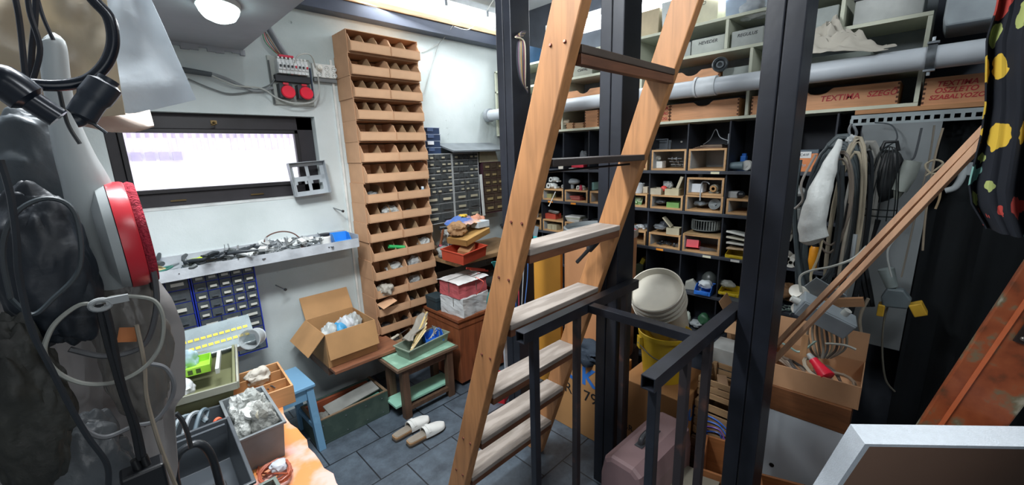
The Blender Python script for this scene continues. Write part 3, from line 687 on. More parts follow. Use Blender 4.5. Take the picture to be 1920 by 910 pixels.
# ---------------------------------------------------------------- cardboard rack
NT = 16; RZ0, RH = .285, .1375; RX0, RW, RY = 1.222, .515, 2.685
ords = ['top', 'second', 'third', 'fourth', 'fifth', 'sixth', 'seventh', 'eighth', 'ninth', 'tenth', 'eleventh', 'twelfth', 'thirteenth', 'fourteenth', 'fifteenth', 'lowest']
def tier_mesh():
    k = .004; return MB().bx(0, k, 0, .21, 0, RH-.001).bx(RW-k, RW, 0, .21, 0, RH-.001).bx(k, RW-k, 0, .21, 0, k).bx(k, RW-k, 0, .21, RH-.001-k, RH-.001).bx(k, RW-k, .206, .21, k, RH-.005)
tier0 = None
binp = {}
PROF = [(0, 0), (.195, 0), (.195, .118), (.075, .120), (.035, .103), (0, .058)]
def bin_obj(w_, cells, label):
    key = (round(w_, 3), cells)
    if key in binp: return dup(binp[key], (0, 0, 0), 0, label)
    t = thing('cardboard_bin', label, 'bin', (0, 0, 0)); k = .003
    m_ = MB().bx(0, w_, 0, .195, 0, k).bx(0, w_, 0, k, k, .058).bx(0, w_, .192, .195, k, .118)
    for x in (0, w_-k): m_.prism([(y if y else k, z if z > k else k) for y, z in PROF], x, x+k, MXP)
    part('body', m_, cardb, t)
    for i in range(1, cells):
        x = w_*i/cells; part('divider', MB().prism([(k, k), (.19, k), (.19, .116), (.09, .116), (.05, .110), (k, .057)], x, x+.002, MXP), mat('#a98a68', .85), t)
    part('label_panel', MB().bx(.006, w_-.006, -.0012, 0, .006, .05), mat('#c79f7c', .7, var=.06), t)
    binp[key] = t; return t
splits = [(3, 2, .55), (2, 3, .52), (3, 3, .5), (3, 2, .5), (2, 3, .52), (2, 3, .52), (4, 0, .96), (2, 3, .45), (3, 2, .5), (3, 2, .5), (3, 2, .53), (2, 2, .5), (2, 2, .5), (2, 3, .5), (2, 2, .5), (3, 2, .5)]
offs = [0, -.004, -.002, .004, .004, .006, .012, .006, .004, 0, .008, .004, .006, .004, .004, 0]
for i in range(NT):
    z = RZ0+(NT-1-i)*RH; ox = RX0+offs[i]
    lb = ords[i]+' tier of the tall cardboard rack on the window wall'
    if tier0 is None: tier0 = solo('rack_tier', tier_mesh(), cardb, lb, 'rack tier', (ox, RY, z))
    else: dup(tier0, (ox, RY, z), 0, lb)
    a, b, f = splits[i]; inner = RW-.012; w1 = inner*f
    prot = .03 if i != 6 else .05
    o_ = bin_obj(round(w1-.002, 3), a, 'open cardboard bin nearer the window in the '+ords[i]+' rack tier' if b else 'wide cardboard bin filling the '+ords[i]+' rack tier')
    o_.location = (ox+.006, RY-prot-R.uniform(0, .012), z+.0045)
    if b:
        o_ = bin_obj(round(inner-w1-.002, 3), b, 'open cardboard bin nearer the far corner in the '+ords[i]+' rack tier')
        o_.location = (ox+.006+w1, RY-prot-R.uniform(0, .012), z+.0045)
def rk(i, fx, fy=0): return (RX0+offs[i-1]+.01+fx*(RW-.02), RY-.005+fy, RZ0+(NT-i)*RH+.012)
solo('green_tube', MB().lathe([(.014, 0), (.014, .12), (.012, .12), (.012, .002)], 16, Matrix.Rotation(-PI/2+.2, 4, 'Y')), mat('#2fa85a', .4), 'bright green plastic tube lying in the eleventh rack tier', 'tube', Vector(rk(11, .5))+Vector((0, -.01, .05)), rz=-.15)
crumple(rk(8, .15, .06), (.10, .09, .07), mat('#7d7f7d', .4, alpha=.8), 'crumpled grey wire bundle in the eighth rack tier', 'wire bundle', 'wire_bundle', 3)
crumple(rk(9, .38, .04), (.13, .10, .10), bagm, 'clear crumpled bag in the ninth rack tier', seed=4)
crumple(rk(11, .88, .03), (.10, .10, .10), bagm, 'clear crumpled bag in the eleventh rack tier', seed=5)
crumple(rk(12, .36, .04), (.13, .10, .09), bagm, 'clear bag of small parts toward the window side of the twelfth rack tier', seed=6)
crumple(rk(12, .70, .03), (.12, .10, .10), clearp, 'clear bag of small parts toward the corner side of the twelfth rack tier', seed=7)
crumple(rk(13, .14, .0), (.12, .12, .10), mat('#a39e92', .5, bump=.4), 'crumpled grey paper bag in the thirteenth rack tier', 'paper bag', 'paper_bag', seed=8)
crumple(rk(13, .68, .04), (.09, .10, .09), clearp, 'clear crumpled bag in the thirteenth rack tier', seed=9)
for i, (f, tr) in enumerate(((.1, 14), (.6, 14), (.15, 15), (.5, 15), (.7, 15), (.3, 16), (.7, 9), (.6, 10), (.8, 8))):
    crumple(rk(tr, f, .05), (.07, .09, .05), mat('#3f3c3a', .6, bump=.3), 'dark handful of fittings in a cell of the '+ords[tr-1]+' rack tier, '+('window' if f < .4 else 'corner' if f > .65 else 'middle')+' part', 'fittings', 'fittings_pile', seed=20+i, sub=3)
solo('cardboard_flap', MB().bx(0, .12, -.05, .03, 0, .003), cardb, 'loose cardboard flap sticking out between the thirteenth and fourteenth tiers', 'cardboard', Vector(rk(14, .0, -.03))+Vector((0, 0, .075)), rot=(.25, -.25, .1))
jar(rk(8, .92, .01), .012, .07, '#8fb7cf', '#dfe8ee', 'small pale blue bottle in the eighth rack tier')
screwdriver(Vector(rk(16, .12, -.04))+Vector((0, 0, .065)), .2, '#c9c2b0', 'long screwdriver with a cream handle across the lowest rack tier', L_=.22, tilt=-.12)
crumple(rk(16, .52, .04), (.06, .05, .05), mat('#8f7a3c', .6), 'mustard yellow foam lump in the lowest rack tier', 'foam', 'foam_lump', seed=33, sub=3)
# plank bracket and big carton
t = thing('wall_plank', 'brown wooden plank bracket carrying the open carton', 'shelf', (.80, 2.42, .385))
part('board', MB().bx(.0, .47, 0, .48, 0, .022), wood('#8a5a40', .7, 0), t, bev=.003)
part('support', MB().bx(.0, .06, .12, .48, -.05, -.0005), wood('#6c5040', .7, 1), t)
bx_ = carton('carton', 'open cardboard carton with hanging flaps on the wall plank', (.955, 2.66, .4075), .0, .325, .34, .225, '#b08659', flaps={'front': -78, 'back': 62, 'left': -45})
text('printed_marks', 'x7..x', .03, Matrix.Translation((-.06, .20, .275))@Matrix.Rotation(math.radians(60), 4, 'X')@Matrix.Rotation(0, 4, 'Z'), mat('#3b2f24', .7), bx_)
for i, (dx, dy, c_, l_) in enumerate(((-.09, -.05, '#bdc3c2', 'grey clear bag at the window side of the open carton'), (-.03, -.02, '#4aa0cf', 'light blue plastic wrap in the open carton'), (.03, .0, '#c6cbd0', 'white printed plastic bag in the open carton'), (.10, .03, '#adb2b0', 'grey clear bag at the rack side of the open carton'))):
    crumple((.955+dx, 2.66+dy, .44), (.12, .14, .22 if i != 1 else .21), mat(c_, .4, bump=.5), l_, seed=40+i, rz=i)
# ================================================================ shelving on the shelf-side wall
SX = 2.65; SD = .30
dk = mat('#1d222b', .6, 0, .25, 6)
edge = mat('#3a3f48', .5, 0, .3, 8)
YD = [.365, .615, .865, 1.11, 1.355, 1.61, 1.86, 2.105, 2.345, 2.60]
t = thing('dark_shelving', 'large dark pigeonhole shelving covering the wall behind the posts', 'shelving', (SX, .27, 0))
y0 = .27
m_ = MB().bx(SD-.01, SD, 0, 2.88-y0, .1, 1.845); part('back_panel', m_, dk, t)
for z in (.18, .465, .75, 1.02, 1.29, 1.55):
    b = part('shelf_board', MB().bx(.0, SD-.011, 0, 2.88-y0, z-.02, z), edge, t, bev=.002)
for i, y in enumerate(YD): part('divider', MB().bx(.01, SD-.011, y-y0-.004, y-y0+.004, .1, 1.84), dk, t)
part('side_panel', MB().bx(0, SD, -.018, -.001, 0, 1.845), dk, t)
# small orange and white shelf tags
for (px, py, z, c_, l_) in ((1075, 380, 1.28, '#e8932e', 'orange tag on the shelf edge below the red strips'), (1032, 375, 1.28, '#e8932e', 'orange tag on the shelf edge near the yellow-filled box'), (996, 373, 1.28, '#e08a2c', 'orange tag on the shelf edge close to the ladder'),
                       (1237, 467, 1.01, '#e8932e', 'orange tag on the shelf edge below the grain-filled box'), (1341, 321, 1.54, '#c9c7a8', 'torn cream tag on the shelf edge below the empty wooden box'), (1325, 482, 1.01, '#d3d2bb', 'curled cream tag on the shelf edge below the red folder'), (1378, 490, 1.01, '#dfe0dc', 'white tag on the shelf edge beside the post')):
    q = at(px, py, x=SX); solo('shelf_tag', MB().bx(-.002, 0, -.025, .025, -.007, .007), mat(c_, .7), l_, 'tag', (SX-.0005, q.y, z-.001))
# ---- wooden cubby boxes
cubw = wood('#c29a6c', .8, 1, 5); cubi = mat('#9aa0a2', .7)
cubp = {}
def cubby(yc, z, w_, h_, label, d_=.26):
    key = (round(w_, 3), round(h_, 3))
    loc = (SX+.012, yc, z+.0005)
    if key in cubp: return dup(cubp[key], loc, 0, label)
    t = thing('wooden_cubby_box', label, 'box', loc, 0, None); k = .012; W_ = w_/2
    part('frame', MB().bx(0, d_, -W_, -W_+k, 0, h_).bx(0, d_, W_-k, W_, 0, h_).bx(0, d_, -W_+k, W_-k, 0, k).bx(0, d_, -W_+k, W_-k, h_-k, h_), cubw, t, bev=.001)
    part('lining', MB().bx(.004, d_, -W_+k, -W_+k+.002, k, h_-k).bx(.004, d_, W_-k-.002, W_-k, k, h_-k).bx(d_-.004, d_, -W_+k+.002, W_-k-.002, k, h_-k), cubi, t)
    cubp[key] = t; return t
cc = [(YD[i]+YD[i+1])/2 for i in range(len(YD)-1)]   # centres: 0 is beside the panel, 1 behind the post ...
Z1, Z2, Z3, Z4, Z5 = 1.55, 1.29, 1.02, .75, .465
cubby(cc[2], Z1, .225, .135, 'empty wooden cubby box on the top dark shelf, under the stack of brown papers')
cubby(cc[3], Z1, .235, .135, 'wooden cubby box on the top dark shelf holding a white box and steel shafts')
cubby(cc[4]+.01, Z1, .225, .135, 'wooden cubby box on the top dark shelf with an orange packet inside')
cubby(cc[2], Z2, .23, .105, 'lower of two stacked wooden cubby boxes, holding a grey dish')
cubby(cc[2], Z2+.107, .225, .11, 'upper of two stacked wooden cubby boxes, holding a small motor')
cubby(cc[3], Z2, .225, .095, 'wooden cubby box with a green tray inside on the second dark shelf')
cubby(cc[4], Z2, .225, .095, 'wooden cubby box with green circuit boards on the second dark shelf')
cubby(cc[1], Z2, .225, .095, 'wooden cubby box on the second dark shelf beside the post at the battens')
cubby(cc[6], Z2, .225, .095, 'wooden cubby box on the second dark shelf with red strips inside')
cubby(cc[7], Z2, .225, .095, 'wooden cubby box on the second dark shelf with a yellowish packet inside')
cubby(cc[8], Z2, .225, .095, 'wooden cubby box on the second dark shelf next to the wired post')
cubby(cc[5], Z2, .225, .095, 'wooden cubby box on the second dark shelf behind the middle post')
cubby(cc[2], Z3, .235, .12, 'wooden cubby box under the fan wheel, with a red folder inside')
cubby(cc[3], Z3, .225, .10, 'wooden cubby box on the third dark shelf holding dark metal scraps')
cubby(cc[4], Z3, .225, .10, 'wooden cubby box on the third dark shelf beside the cardboard drum')
cubby(cc[6], Z3, .225, .10, 'wooden cubby box on the third dark shelf under the white papers')
cubby(cc[7], Z3, .225, .10, 'wooden cubby box on the third dark shelf with a beige carton inside')
cubby(cc[8], Z3, .225, .10, 'wooden cubby box on the third dark shelf next to the wired post')
# ---- contents
def sx(d=.05): return SX+d
def pb(y, z, w_, d_, h_, col, label, name='small_box', cat='box', x=.09, rz=0, rough=.6, bev=.002, rot=None):
    return solo(name, MB().bx(-d_/2, d_/2, -w_/2, w_/2, 0, h_), mat(col, rough), label, cat, (SX+x, y, z), rz, bev=bev, rot=rot)
# row 1 (top dark shelf)
def Y(px, py, d=.05): return at(px, py, x=SX+d).y
top1 = Z1+.1365
for i in range(5):
    solo('paper_stack', MB().bx(-.07, .07, -.09+.01*i, .10-.012*i, 0, .004), mat(('#6b5140', '#7a6350', '#4b4038', '#8a7a68', '#5d4b40')[i], .8), ['lowest', 'second', 'third', 'fourth', 'topmost'][i]+' brown board of the stack on the empty wooden cubby box', 'board', (SX+.11, cc[2]-.005, top1+.0045*i), .1*i-.2)
t = thing('wire_hanger', 'bent steel bracket standing on the brown boards', 'bracket', (SX+.10, cc[2]-.01, top1+.024))
part('strut', MB().tube(smooth_pts([(0, .07, 0), (0, .03, .03), (0, 0, .09), (0, -.03, .04), (0, -.09, .015)]), .003), steelm, t)
part('plate', MB().bx(-.002, .002, -.105, -.075, .0, .06).bx(-.006, -.002, -.105, -.1, 0, .06), steelm, t)
t = thing('metal_stand', 'black metal frame standing on the cubby box with the steel shafts', 'frame', (SX+.07, Y(1237, 288), top1))
part('frame', MB().bx(0, .01, -.045, -.04, 0, .07).bx(0, .01, .04, .045, 0, .07).bx(0, .01, -.04, .04, .065, .07).bx(0, .01, -.04, .04, 0, .005).bx(.05, .06, -.045, .045, 0, .06), mat('#50565c', .4, .5), t)
solo('screw', MB().lathe([(.0, .006), (.007, .004), (.008, 0)], 12, Matrix.Rotation(-PI/2, 4, 'Y')), mat('#dcdcd8', .4), 'pale screw head on the back of the top dark shelf', 'screw', (SX+SD-.012, Y(1277, 266, .28), 1.735))
pb(Y(1231, 310), Z1+.013, .07, .06, .045, '#d9dad6', 'white box in the cubby box with the steel shafts')
crumple((SX+.08, Y(1226, 292), Z1+.06), (.06, .07, .045), mat('#8e8f88', .8), 'grey rag on the white box on the top dark shelf', 'rag', 'cloth_rag', 51, sub=3)
for i in range(3):
    solo('steel_shaft', MB().lathe([(.004, -.05), (.004, -.02), (.012, -.02), (.012, -.012), (.006, -.012), (.006, .012), (.014, .012), (.014, .02), (.004, .02), (.004, .05)], 14, Matrix.Rotation(PI/2, 4, 'X')), steelm, ['upper', 'middle', 'lower'][i]+' turned steel shaft in the cubby box beside the white box', 'shaft', (SX+.06+.03*i, Y(1264, 305), Z1+.075-.02*i), .1*i-.1)
pb(Y(1200, 308), Z1+.013, .035, .05, .05, '#d8673c', 'orange-red packet in the cubby box by the ladder rail', 'packet')
t = thing('angle_grinder', 'small angle grinder lying on the top dark shelf next to the post', 'grinder', (SX+.06, Y(1392, 318), Z1+.0))
part('body', MB().cyl((0, .10, .028), (0, .0, .03), .018, .026, 16), mat('#6d8087', .4), t)
part('disc', MB().cyl((-.015, -.02, .032), (.0, -.027, .032), .03, .03, 22).cyl((-.02, -.018, .032), (-.015, -.02, .032), .01, .01, 12), mat('#c9cbc6', .5), t)
t = thing('blue_clamp', 'blue toy-like clamp on the top dark shelf behind the grinder', 'clamp', (SX+.16, Y(1395, 295, .16)+.0, Z1))
part('body', MB().bx(-.02, .02, -.03, .03, 0, .05).bx(-.02, .02, -.015, .015, .05, .085), mat('#2c6fc6', .4), t, bev=.003); part('knob', MB().cyl((0, 0, .085), (0, 0, .10), .014, .014, 12), mat('#2360b4', .4), t)
t = thing('product_box', 'orange carton with a white label on the top dark shelf beside the hanging cables', 'box', (SX+.08, cc[0]+.0, Z1))
part('body', MB().bx(-.05, .05, -.058, .058, 0, .095), mat('#d98652', .6), t, bev=.002)
part('flap', MB().bx(-.045, .05, -.058, .058, .0955, .115), mat('#55626c', .6), t)
part('label_card', MB().bx(-.0512, -.0502, -.03, .03, .072, .105), mat('#d7d9d8', .6), t)
text('label_text', 'C41F', .019, Matrix.Translation((-.0518, 0, .088))@FX, mat('#2a2c30', .6), t)
text('logo', 'hp', .022, Matrix.Translation((-.0508, 0, .035))@FX, mat('#b8c4cc', .5), t, shear=.3)
for i, (yy, c_, hh) in enumerate(((cc[8]+.03, '#8b9298', .09), (cc[6]+.02, '#7d8388', .10), (cc[5]+.06, '#a9aca6', .085))):
    crumple((SX+.15, yy, Z1+.055), (.06, .07, hh), mat(c_, .5, bump=.3), ['grey bundle on the top dark shelf next to the wired post', 'pointed grey wrapping behind the red folder on the top dark shelf', 'pale grey wrapping on the top dark shelf beside the middle post'][i], 'bundle', 'wrapped_bundle', 60+i, sub=3)
pb(Y(1003, 308), Z1, .03, .03, .03, '#dfe2e0', 'tiny white box on the top dark shelf next to the ladder')
pb(Y(1049, 306), Z1, .05, .05, .045, '#cfc9bb', 'beige relay box on the top dark shelf next to the red folder')
pb(Y(1079, 303), Z1+.012, .12, .05, .022, '#c72e42', 'crimson folder on the top dark shelf', 'folder', 'folder', .1)
for i in range(3): pb(Y(1087, 309)+.008*i, Z1+.0035*i, .13, .06, .003, '#d9dbd8', ['lowest', 'middle', 'upper'][i]+' white card lying in front of the crimson folder', 'paper_card', 'card', .045, .1*i)
# row 2
pb(Y(1305, 357), Z2+.12, .075, .07, .055, '#d4dbe2', 'white box in the upper stacked cubby box')
t = thing('small_motor', 'small open-frame motor in the upper stacked cubby box', 'motor', (SX+.05, Y(1340, 357), Z2+.12))
part('body', MB().cyl((-.02, 0, .03), (.04, 0, .03), .026, .026, 18).bx(-.015, .035, -.03, .03, 0, .012), mat('#77756a', .5, .5, .5, 60), t, bev=.001)
part('winding', MB().lathe([(.01, 0), (.02, 0), (.02, .008), (.01, .008), (.01, 0)], 14, Matrix.Translation((-.022, 0, .03))@Matrix.Rotation(-PI/2, 4, 'Y')), mat('#a67d4d', .5), t)
cable('coiled_cable', [(SX+.05, Y(1322, 350)+.03*math.cos(a)*1.0, Z2+.16+.03*math.sin(a)) for a in (2.6, 2.0, 1.4, .8)]+[(SX+.0, Y(1318, 375), Z2+.12), (SX-.004, Y(1318, 385), Z2+.075)], .004, mat('#8b9296', .5), 'grey ribbon cable hanging between the two stacked cubby boxes')
t = thing('lamp_dish', 'grey dished reflector lying in the lower stacked cubby box', 'reflector', (SX+.07, Y(1339, 390), Z2+.045), rot=(0, -1.2, 0))
part('dish', MB().lathe([(.008, .0), (.02, .004), (.036, .02), (.034, .021), (.018, .006), (.006, .003)], 22), mat('#8f9697', .35, .3), t)
part('hub', MB().cyl((0, 0, .002), (0, 0, .012), .007, .007, 12), darkst, t)
crumple((SX+.09, Y(1308, 398), Z2+.03), (.07, .09, .04), mat('#6a7276', .5), 'grey lump beside the reflector in the lower stacked cubby box', 'fitting', 'grey_fitting', 66, sub=3)
jar((SX+.06, Y(1313, 330), Z2+.218), .018, .025, '#3a3e42', '#5c6166', 'small dark jar on top of the upper stacked cubby box')
for i, (px, w_, c_, l_) in enumerate(((1234, .078, '#b4ac97', 'beige open box with a red ball on the second dark shelf'), (1264, .095, '#c3b897', 'yellowish open box on the second dark shelf beside the red ball'))):
    solo('open_box', MB().tray(.09, w_, .042, .003), mat(c_, .7), l_, 'box', (SX+.06, Y(px, 350), Z2+.096))
solo('red_ball', MB().blob((.042, .042, .04), 2, .03, 3, Matrix.Translation((0, 0, .02))), mat('#d84a45', .4), 'red ball on the beige boxes of the second dark shelf', 'ball', (SX+.06, Y(1244, 346), Z2+.115))
pb(Y(1252, 340, .12), Z2+.096, .06, .01, .085, '#8a8f92', 'grey plate standing behind the red ball', 'plate', 'plate', .12)
pb(Y(1272, 340), Z2+.14, .02, .09, .085, '#c2b99f', 'cream slanted panel over the yellowish open box', 'panel', 'panel', .08, rot=(.35, 0, 0))
crumple((SX+.10, Y(1254, 345, .1), Z2+.13), (.05, .06, .05), bagm, 'clear bag between the beige boxes and the grey plate', seed=68)
solo('green_tray', MB().tray(.09, .085, .035, .003), mat('#74a05a', .5), 'green tray in the cubby box of the second dark shelf', 'tray', (SX+.07, Y(1264, 385), Z2+.0125))
crumple((SX+.07, Y(1236, 385), Z2+.028), (.07, .09, .035), darkst, 'black lump beside the green tray', 'fitting', 'black_fitting', 69, sub=3)
t = thing('plastic_tub', 'white plastic tub on the cubby box behind the ladder rail', 'tub', (SX+.07, Y(1194, 345), Z2+.096))
part('body', MB().lathe([(.036, 0), (.045, .062), (.047, .062), (.047, .068), (.043, .068), (.034, .003)], 22), mat('#c5ccd0', .4), t)
part('strap', MB().tube([(0, -.045, .065), (0, 0, .085), (0, .045, .065)], .002), darkst, t)
pb(Y(1208, 352), Z2+.096, .035, .05, .045, '#c9bda6', 'cream box beside the white plastic tub')
solo('circuit_board', MB().bx(-.04, .04, -.04, .04, 0, .003).bx(-.02, 0, -.01, .02, .003, .018).bx(.01, .03, -.03, -.01, .003, .012), mat('#5f8f4f', .5, h2='#a9b59a', scale=60), 'green circuit board propped in the cubby box behind the ladder', 'circuit board', (SX+.06, Y(1192, 378), Z2+.03), rot=(.1, -.9, .2))
pb(Y(1180, 383), Z2+.013, .04, .05, .05, '#aeb5b2', 'grey white box beside the green circuit board')
pb(Y(1372, 365), Z2+.096, .06, .06, .038, '#a9acac', 'grey white box on the cubby box next to the post at the battens')
solo('black_ball', MB().blob((.045, .045, .045), 5, .04, 3, Matrix.Translation((0, 0, .022))), mat('#23272c', .3), 'glossy black ball knob beside the post on the second dark shelf', 'knob', (SX+.06, Y(1388, 368), Z2+.096))
def gearbox(y, z, col, label, s=1.0, x=.08):
    t = thing('plastic_fitting', label, 'fitting', (SX+x, y, z)); mm = mat(col, .45)
    part('body', MB().blob((.07*s, .085*s, .045*s), int(y*50), .06, 3, Matrix.Translation((0, 0, .02*s)), flat=-.018*s), mm, t)
    part('flange', MB().lathe([(.008*s, -.006), (.020*s, -.006), (.020*s, .004), (.008*s, .004), (.008*s, -.006)], 16, Matrix.Translation((-.035*s, .01, .022*s))@Matrix.Rotation(PI/2, 4, 'Y')), mm, t)
    part('lug', MB().bx(-.02*s, .02*s, .03*s, .05*s, 0, .012*s).bx(-.02*s, .02*s, -.05*s, -.03*s, 0, .012*s), mm, t, bev=.002)
gearbox(Y(1032, 350), Z2+.096, '#ccd1cf', 'white gear housing, lower one on the cubby box with the yellowish packet', 1.15)
gearbox(Y(1036, 332), Z2+.150, '#c2c8c6', 'white gear housing stacked on the lower one of the second dark shelf', 1.05)
gearbox(Y(1048, 340), Z2+.096, '#b7bcb9', 'grey white housing standing beside the stacked gear housings', .7, .14)
gearbox(Y(1000, 350), Z2+.096, '#bfc2bc', 'off-white housing on the cubby box next to the wired post', 1.1)
gearbox(Y(1003, 335), Z2+.147, '#6f7476', 'dark grey housing on top of the off-white housing', .9)
pb(Y(1005, 365), Z2+.02, .09, .08, .03, '#7d837a', 'grey green carton inside the cubby box next to the wired post')
gearbox(Y(1086, 350), Z2+.096, '#d3d4cd', 'white motor housing on the cubby box with the red strips', .85)
t = thing('appliance', 'pale grey oval lid on stacked parts over the red strips box', 'appliance', (SX+.12, Y(1073, 335, .12), Z2+.135)); part('body', MB().blob((.10, .15, .05), 9, .04, 3, Matrix.Translation((0, 0, .02)), flat=-.02), mat('#aab2b6', .4), t); part('foot', MB().cyl((0, 0, -.038), (0, 0, 0), .016, .02, 12), mat('#9aa2a6', .4), t)
jar((SX+.03, Y(1092, 348), Z2+.096), .011, .042, '#c43a58', '#b02c48', 'small crimson bottle over the red strips box')
pb(Y(1108, 342), Z2+.1, .05, .08, .06, '#8fbcb8', 'pale teal box next to the middle post on the second dark shelf')
for i in range(3): pb(Y(1083, 378)+.01*i, Z2+.0125+.012*i, .09, .07, .010, ('#9c4b46', '#b06a60', '#a3524c')[i], ['lowest', 'middle', 'upper'][i]+' dull red strip inside the cubby box behind the ladder treads', 'strip', 'strip', .06, .15*i-.1, bev=.001)
pb(Y(1026, 378), Z2+.0125, .08, .07, .035, '#9a9a6a', 'yellowish packet inside the cubby box under the gear housings', 'packet')
solo('white_rod', MB().cyl((0, 0, 0), (-.03, .045, -.115), .004, .0035, 8).cyl((-.03, .045, -.115), (-.033, .048, -.122), .006, .006, 8), mat('#c9cbc6', .5), 'white rod sticking out of the cubby box with the yellowish packet', 'rod', (SX+.012, Y(1040, 360, 0), Z2+.075))
# row 3
t = thing('fan_wheel', 'grey squirrel-cage fan wheel lying on the third dark shelf', 'fan wheel', (SX+.115, Y(1316, 432, .05), Z3+.145))
rg = .088
part('ring', MB().lathe([(rg-.006, 0), (rg, 0), (rg, .006), (rg-.006, .006), (rg-.006, 0)], 40), mat('#7f8583', .4, .5), t)
part('ring', MB().lathe([(rg-.008, .064), (rg+.001, .064), (rg+.001, .07), (rg-.008, .07), (rg-.008, .064)], 40), mat('#7f8583', .4, .5), t)
bl = MB()
for i in range(32):
    a = 2*PI*i/32; bl.box((0, 0, 0), (.012, .0018, .058), Matrix.Translation(((rg-.005)*math.cos(a), (rg-.005)*math.sin(a), .035))@Matrix.Rotation(a+.5, 4, 'Z'))
part('blade_cage', bl, mat('#9aa09c', .4, .5), t); part('base_plate', MB().cyl((0, 0, .0), (0, 0, .003), rg-.01, rg-.01, 30), darkst, t)
solo('thin_board', MB().bx(-.08, .11, -.12, .11, 0, .006), wood('#a98d66', .8, 1), 'thin board lying between the fan wheel and its cubby box', 'board', (SX+.09, cc[2], Z3+.1215), .04)
solo('red_folder', MB().bx(-.04, .04, -.04, .035, 0, .05).bx(-.05, .03, -.055, .04, -.001, .0), mat('#cf2638', .45), 'bright red folded sheet in the cubby box under the fan wheel', 'folder', (SX+.07, Y(1297, 455), Z3+.018), rot=(.0, .3, .2))
for i in range(4): solo('steel_strip', MB().bx(-.003, .003, -.05, .05, 0, .004), steelm, ['first', 'second', 'third', 'fourth'][i]+' steel strip fanned beside the red folded sheet', 'strip', (SX+.05, Y(1328, 470)+.004*i, Z3+.014+.006*i), .5-.22*i)
scatter('metal_scrap', m_nut(), darkst, 'dark nut in the cubby box of the third dark shelf', 'nut', 'dark nuts in the cubby box beside the fan wheel box', 45, (SX+.03, SX+.12, cc[3]-.08, cc[3]+.07, .012), Z3+.013, .4, 21)
solo('bearing', m_roll(.012, .01), steelm, 'bright steel bearing in front of the dark nuts', 'bearing', (SX+.03, cc[3]-.085, Z3+.025), rot=(0, 1.2, 0))
t = thing('fuse_box', 'beige box with its lid propped open on the third dark shelf', 'box', (SX+.05, Y(1264, 430), Z3+.101), .15)
part('body', MB().tray(.07, .085, .045, .003), mat('#b9b298', .5), t); part('lid', MB().bx(-.03, .035, .0, .085, 0, .008, Matrix.Translation((0, .02, .045))@Matrix.Rotation(.85, 4, 'X')), mat('#bdb69c', .5), t, bev=.002)
crumple((SX+.06, Y(1236, 432), Z3+.12), (.07, .09, .04), mat('#7d8388', .5, .3), 'grey metal clamp pile beside the propped-open beige box', 'clamp', 'metal_clamp', 71, sub=3)
crumple((SX+.10, Y(1246, 422, .1), Z3+.13), (.06, .07, .05), mat('#3a3e45', .5, .3), 'dark metal lump behind the grey clamp pile', 'fitting', 'metal_fitting', 72, sub=3)
for i, (px, c_, l_) in enumerate(((1182, '#a9aeb0', 'silver grey casting on the cubby box beside the drum'), (1196, '#c0c5c8', 'pale metal casting on the cubby box beside the drum'), (1203, '#5f666c', 'dark metal casting on the cubby box beside the drum'))):
    gearbox(Y(px, 425), Z3+.101, c_, l_, .8, .06+.03*i)
sheets = [('#d9dcd4', 'topmost white sheet of the heap beside the post at the battens'), ('#c9c6b4', 'second cream sheet of the heap beside the post at the battens'), ('#cfcfc6', 'third pale sheet of the heap beside the post at the battens'), ('#c3a988', 'tan board at the bottom of the heap beside the post at the battens')]
for i, (c_, l_) in enumerate(sheets):
    solo('sheet', MB().bx(-.07, .07, -.085, .085, 0, .012), mat(c_, .8), l_, 'board', (SX+.07, cc[1]+.01, Z3+.14-.03*i), rot=(.12-.04*i, .12, .08*i-.1), bev=.002)
stack_bin((SX+.08, cc[1]+.01, Z3), -PI/2, .17, .14, .045, '#c9ad22', 'yellow plastic bin under the heap of boards beside the post')
for i in range(4): pb(Y(1078, 408)+.006*i, Z3+.101+.012*i, .14, .10, .010, ('#c4c9c6', '#d5d9d6', '#b9bfae', '#dde0dd')[i], ['lowest', 'second', 'third', 'topmost'][i]+' white booklet on the third dark shelf cubby box', 'booklet', 'booklet', .08, .12*i-.2, bev=.001)
pb(Y(1104, 405), Z3+.101, .10, .09, .035, '#4c5156', 'dark grey slab beside the white booklets')
pb(Y(1031, 403), Z3+.101, .125, .08, .045, '#a8402f', 'brick red box on the third dark shelf')
for i in range(3): solo('tube', MB().cyl((0, -.05, 0), (0, .04, .012), .009, .009, 10), mat(('#5f5a55', '#aab0b0', '#7c7468')[i], .5), ['first', 'second', 'third'][i]+' tube sticking out over the brick red box', 'tube', (SX+.05+.02*i, Y(1036, 395)+.01*i, Z3+.155), .2*i)
t = thing('beige_carton', 'beige ribbed carton inside the third shelf cubby box', 'box', (SX+.06, Y(1038, 424), Z3+.0125))
part('body', m_box(.07, .10, .045), mat('#aaa387', .7), t, bev=.002); part('rib', MB().bx(-.038, -.0355, -.04, -.035, .002, .043).bx(-.038, -.0355, 0, .005, .002, .043), mat('#8f8870', .7), t)
jar((SX+.05, Y(1006, 400), Z3+.101), .018, .06, '#9fa5a8', '#b9bdbd', 'grey tin on the cubby box next to the wired post')
solo('grey_board', MB().bx(-.003, .003, -.06, .06, 0, .14), mat('#8b979e', .5), 'blue-grey sheet leaning against the third shelf near the wired post', 'sheet', (SX-.03, Y(1000, 430, 0), Z3-.1+.001), rot=(.15, .12, 0))
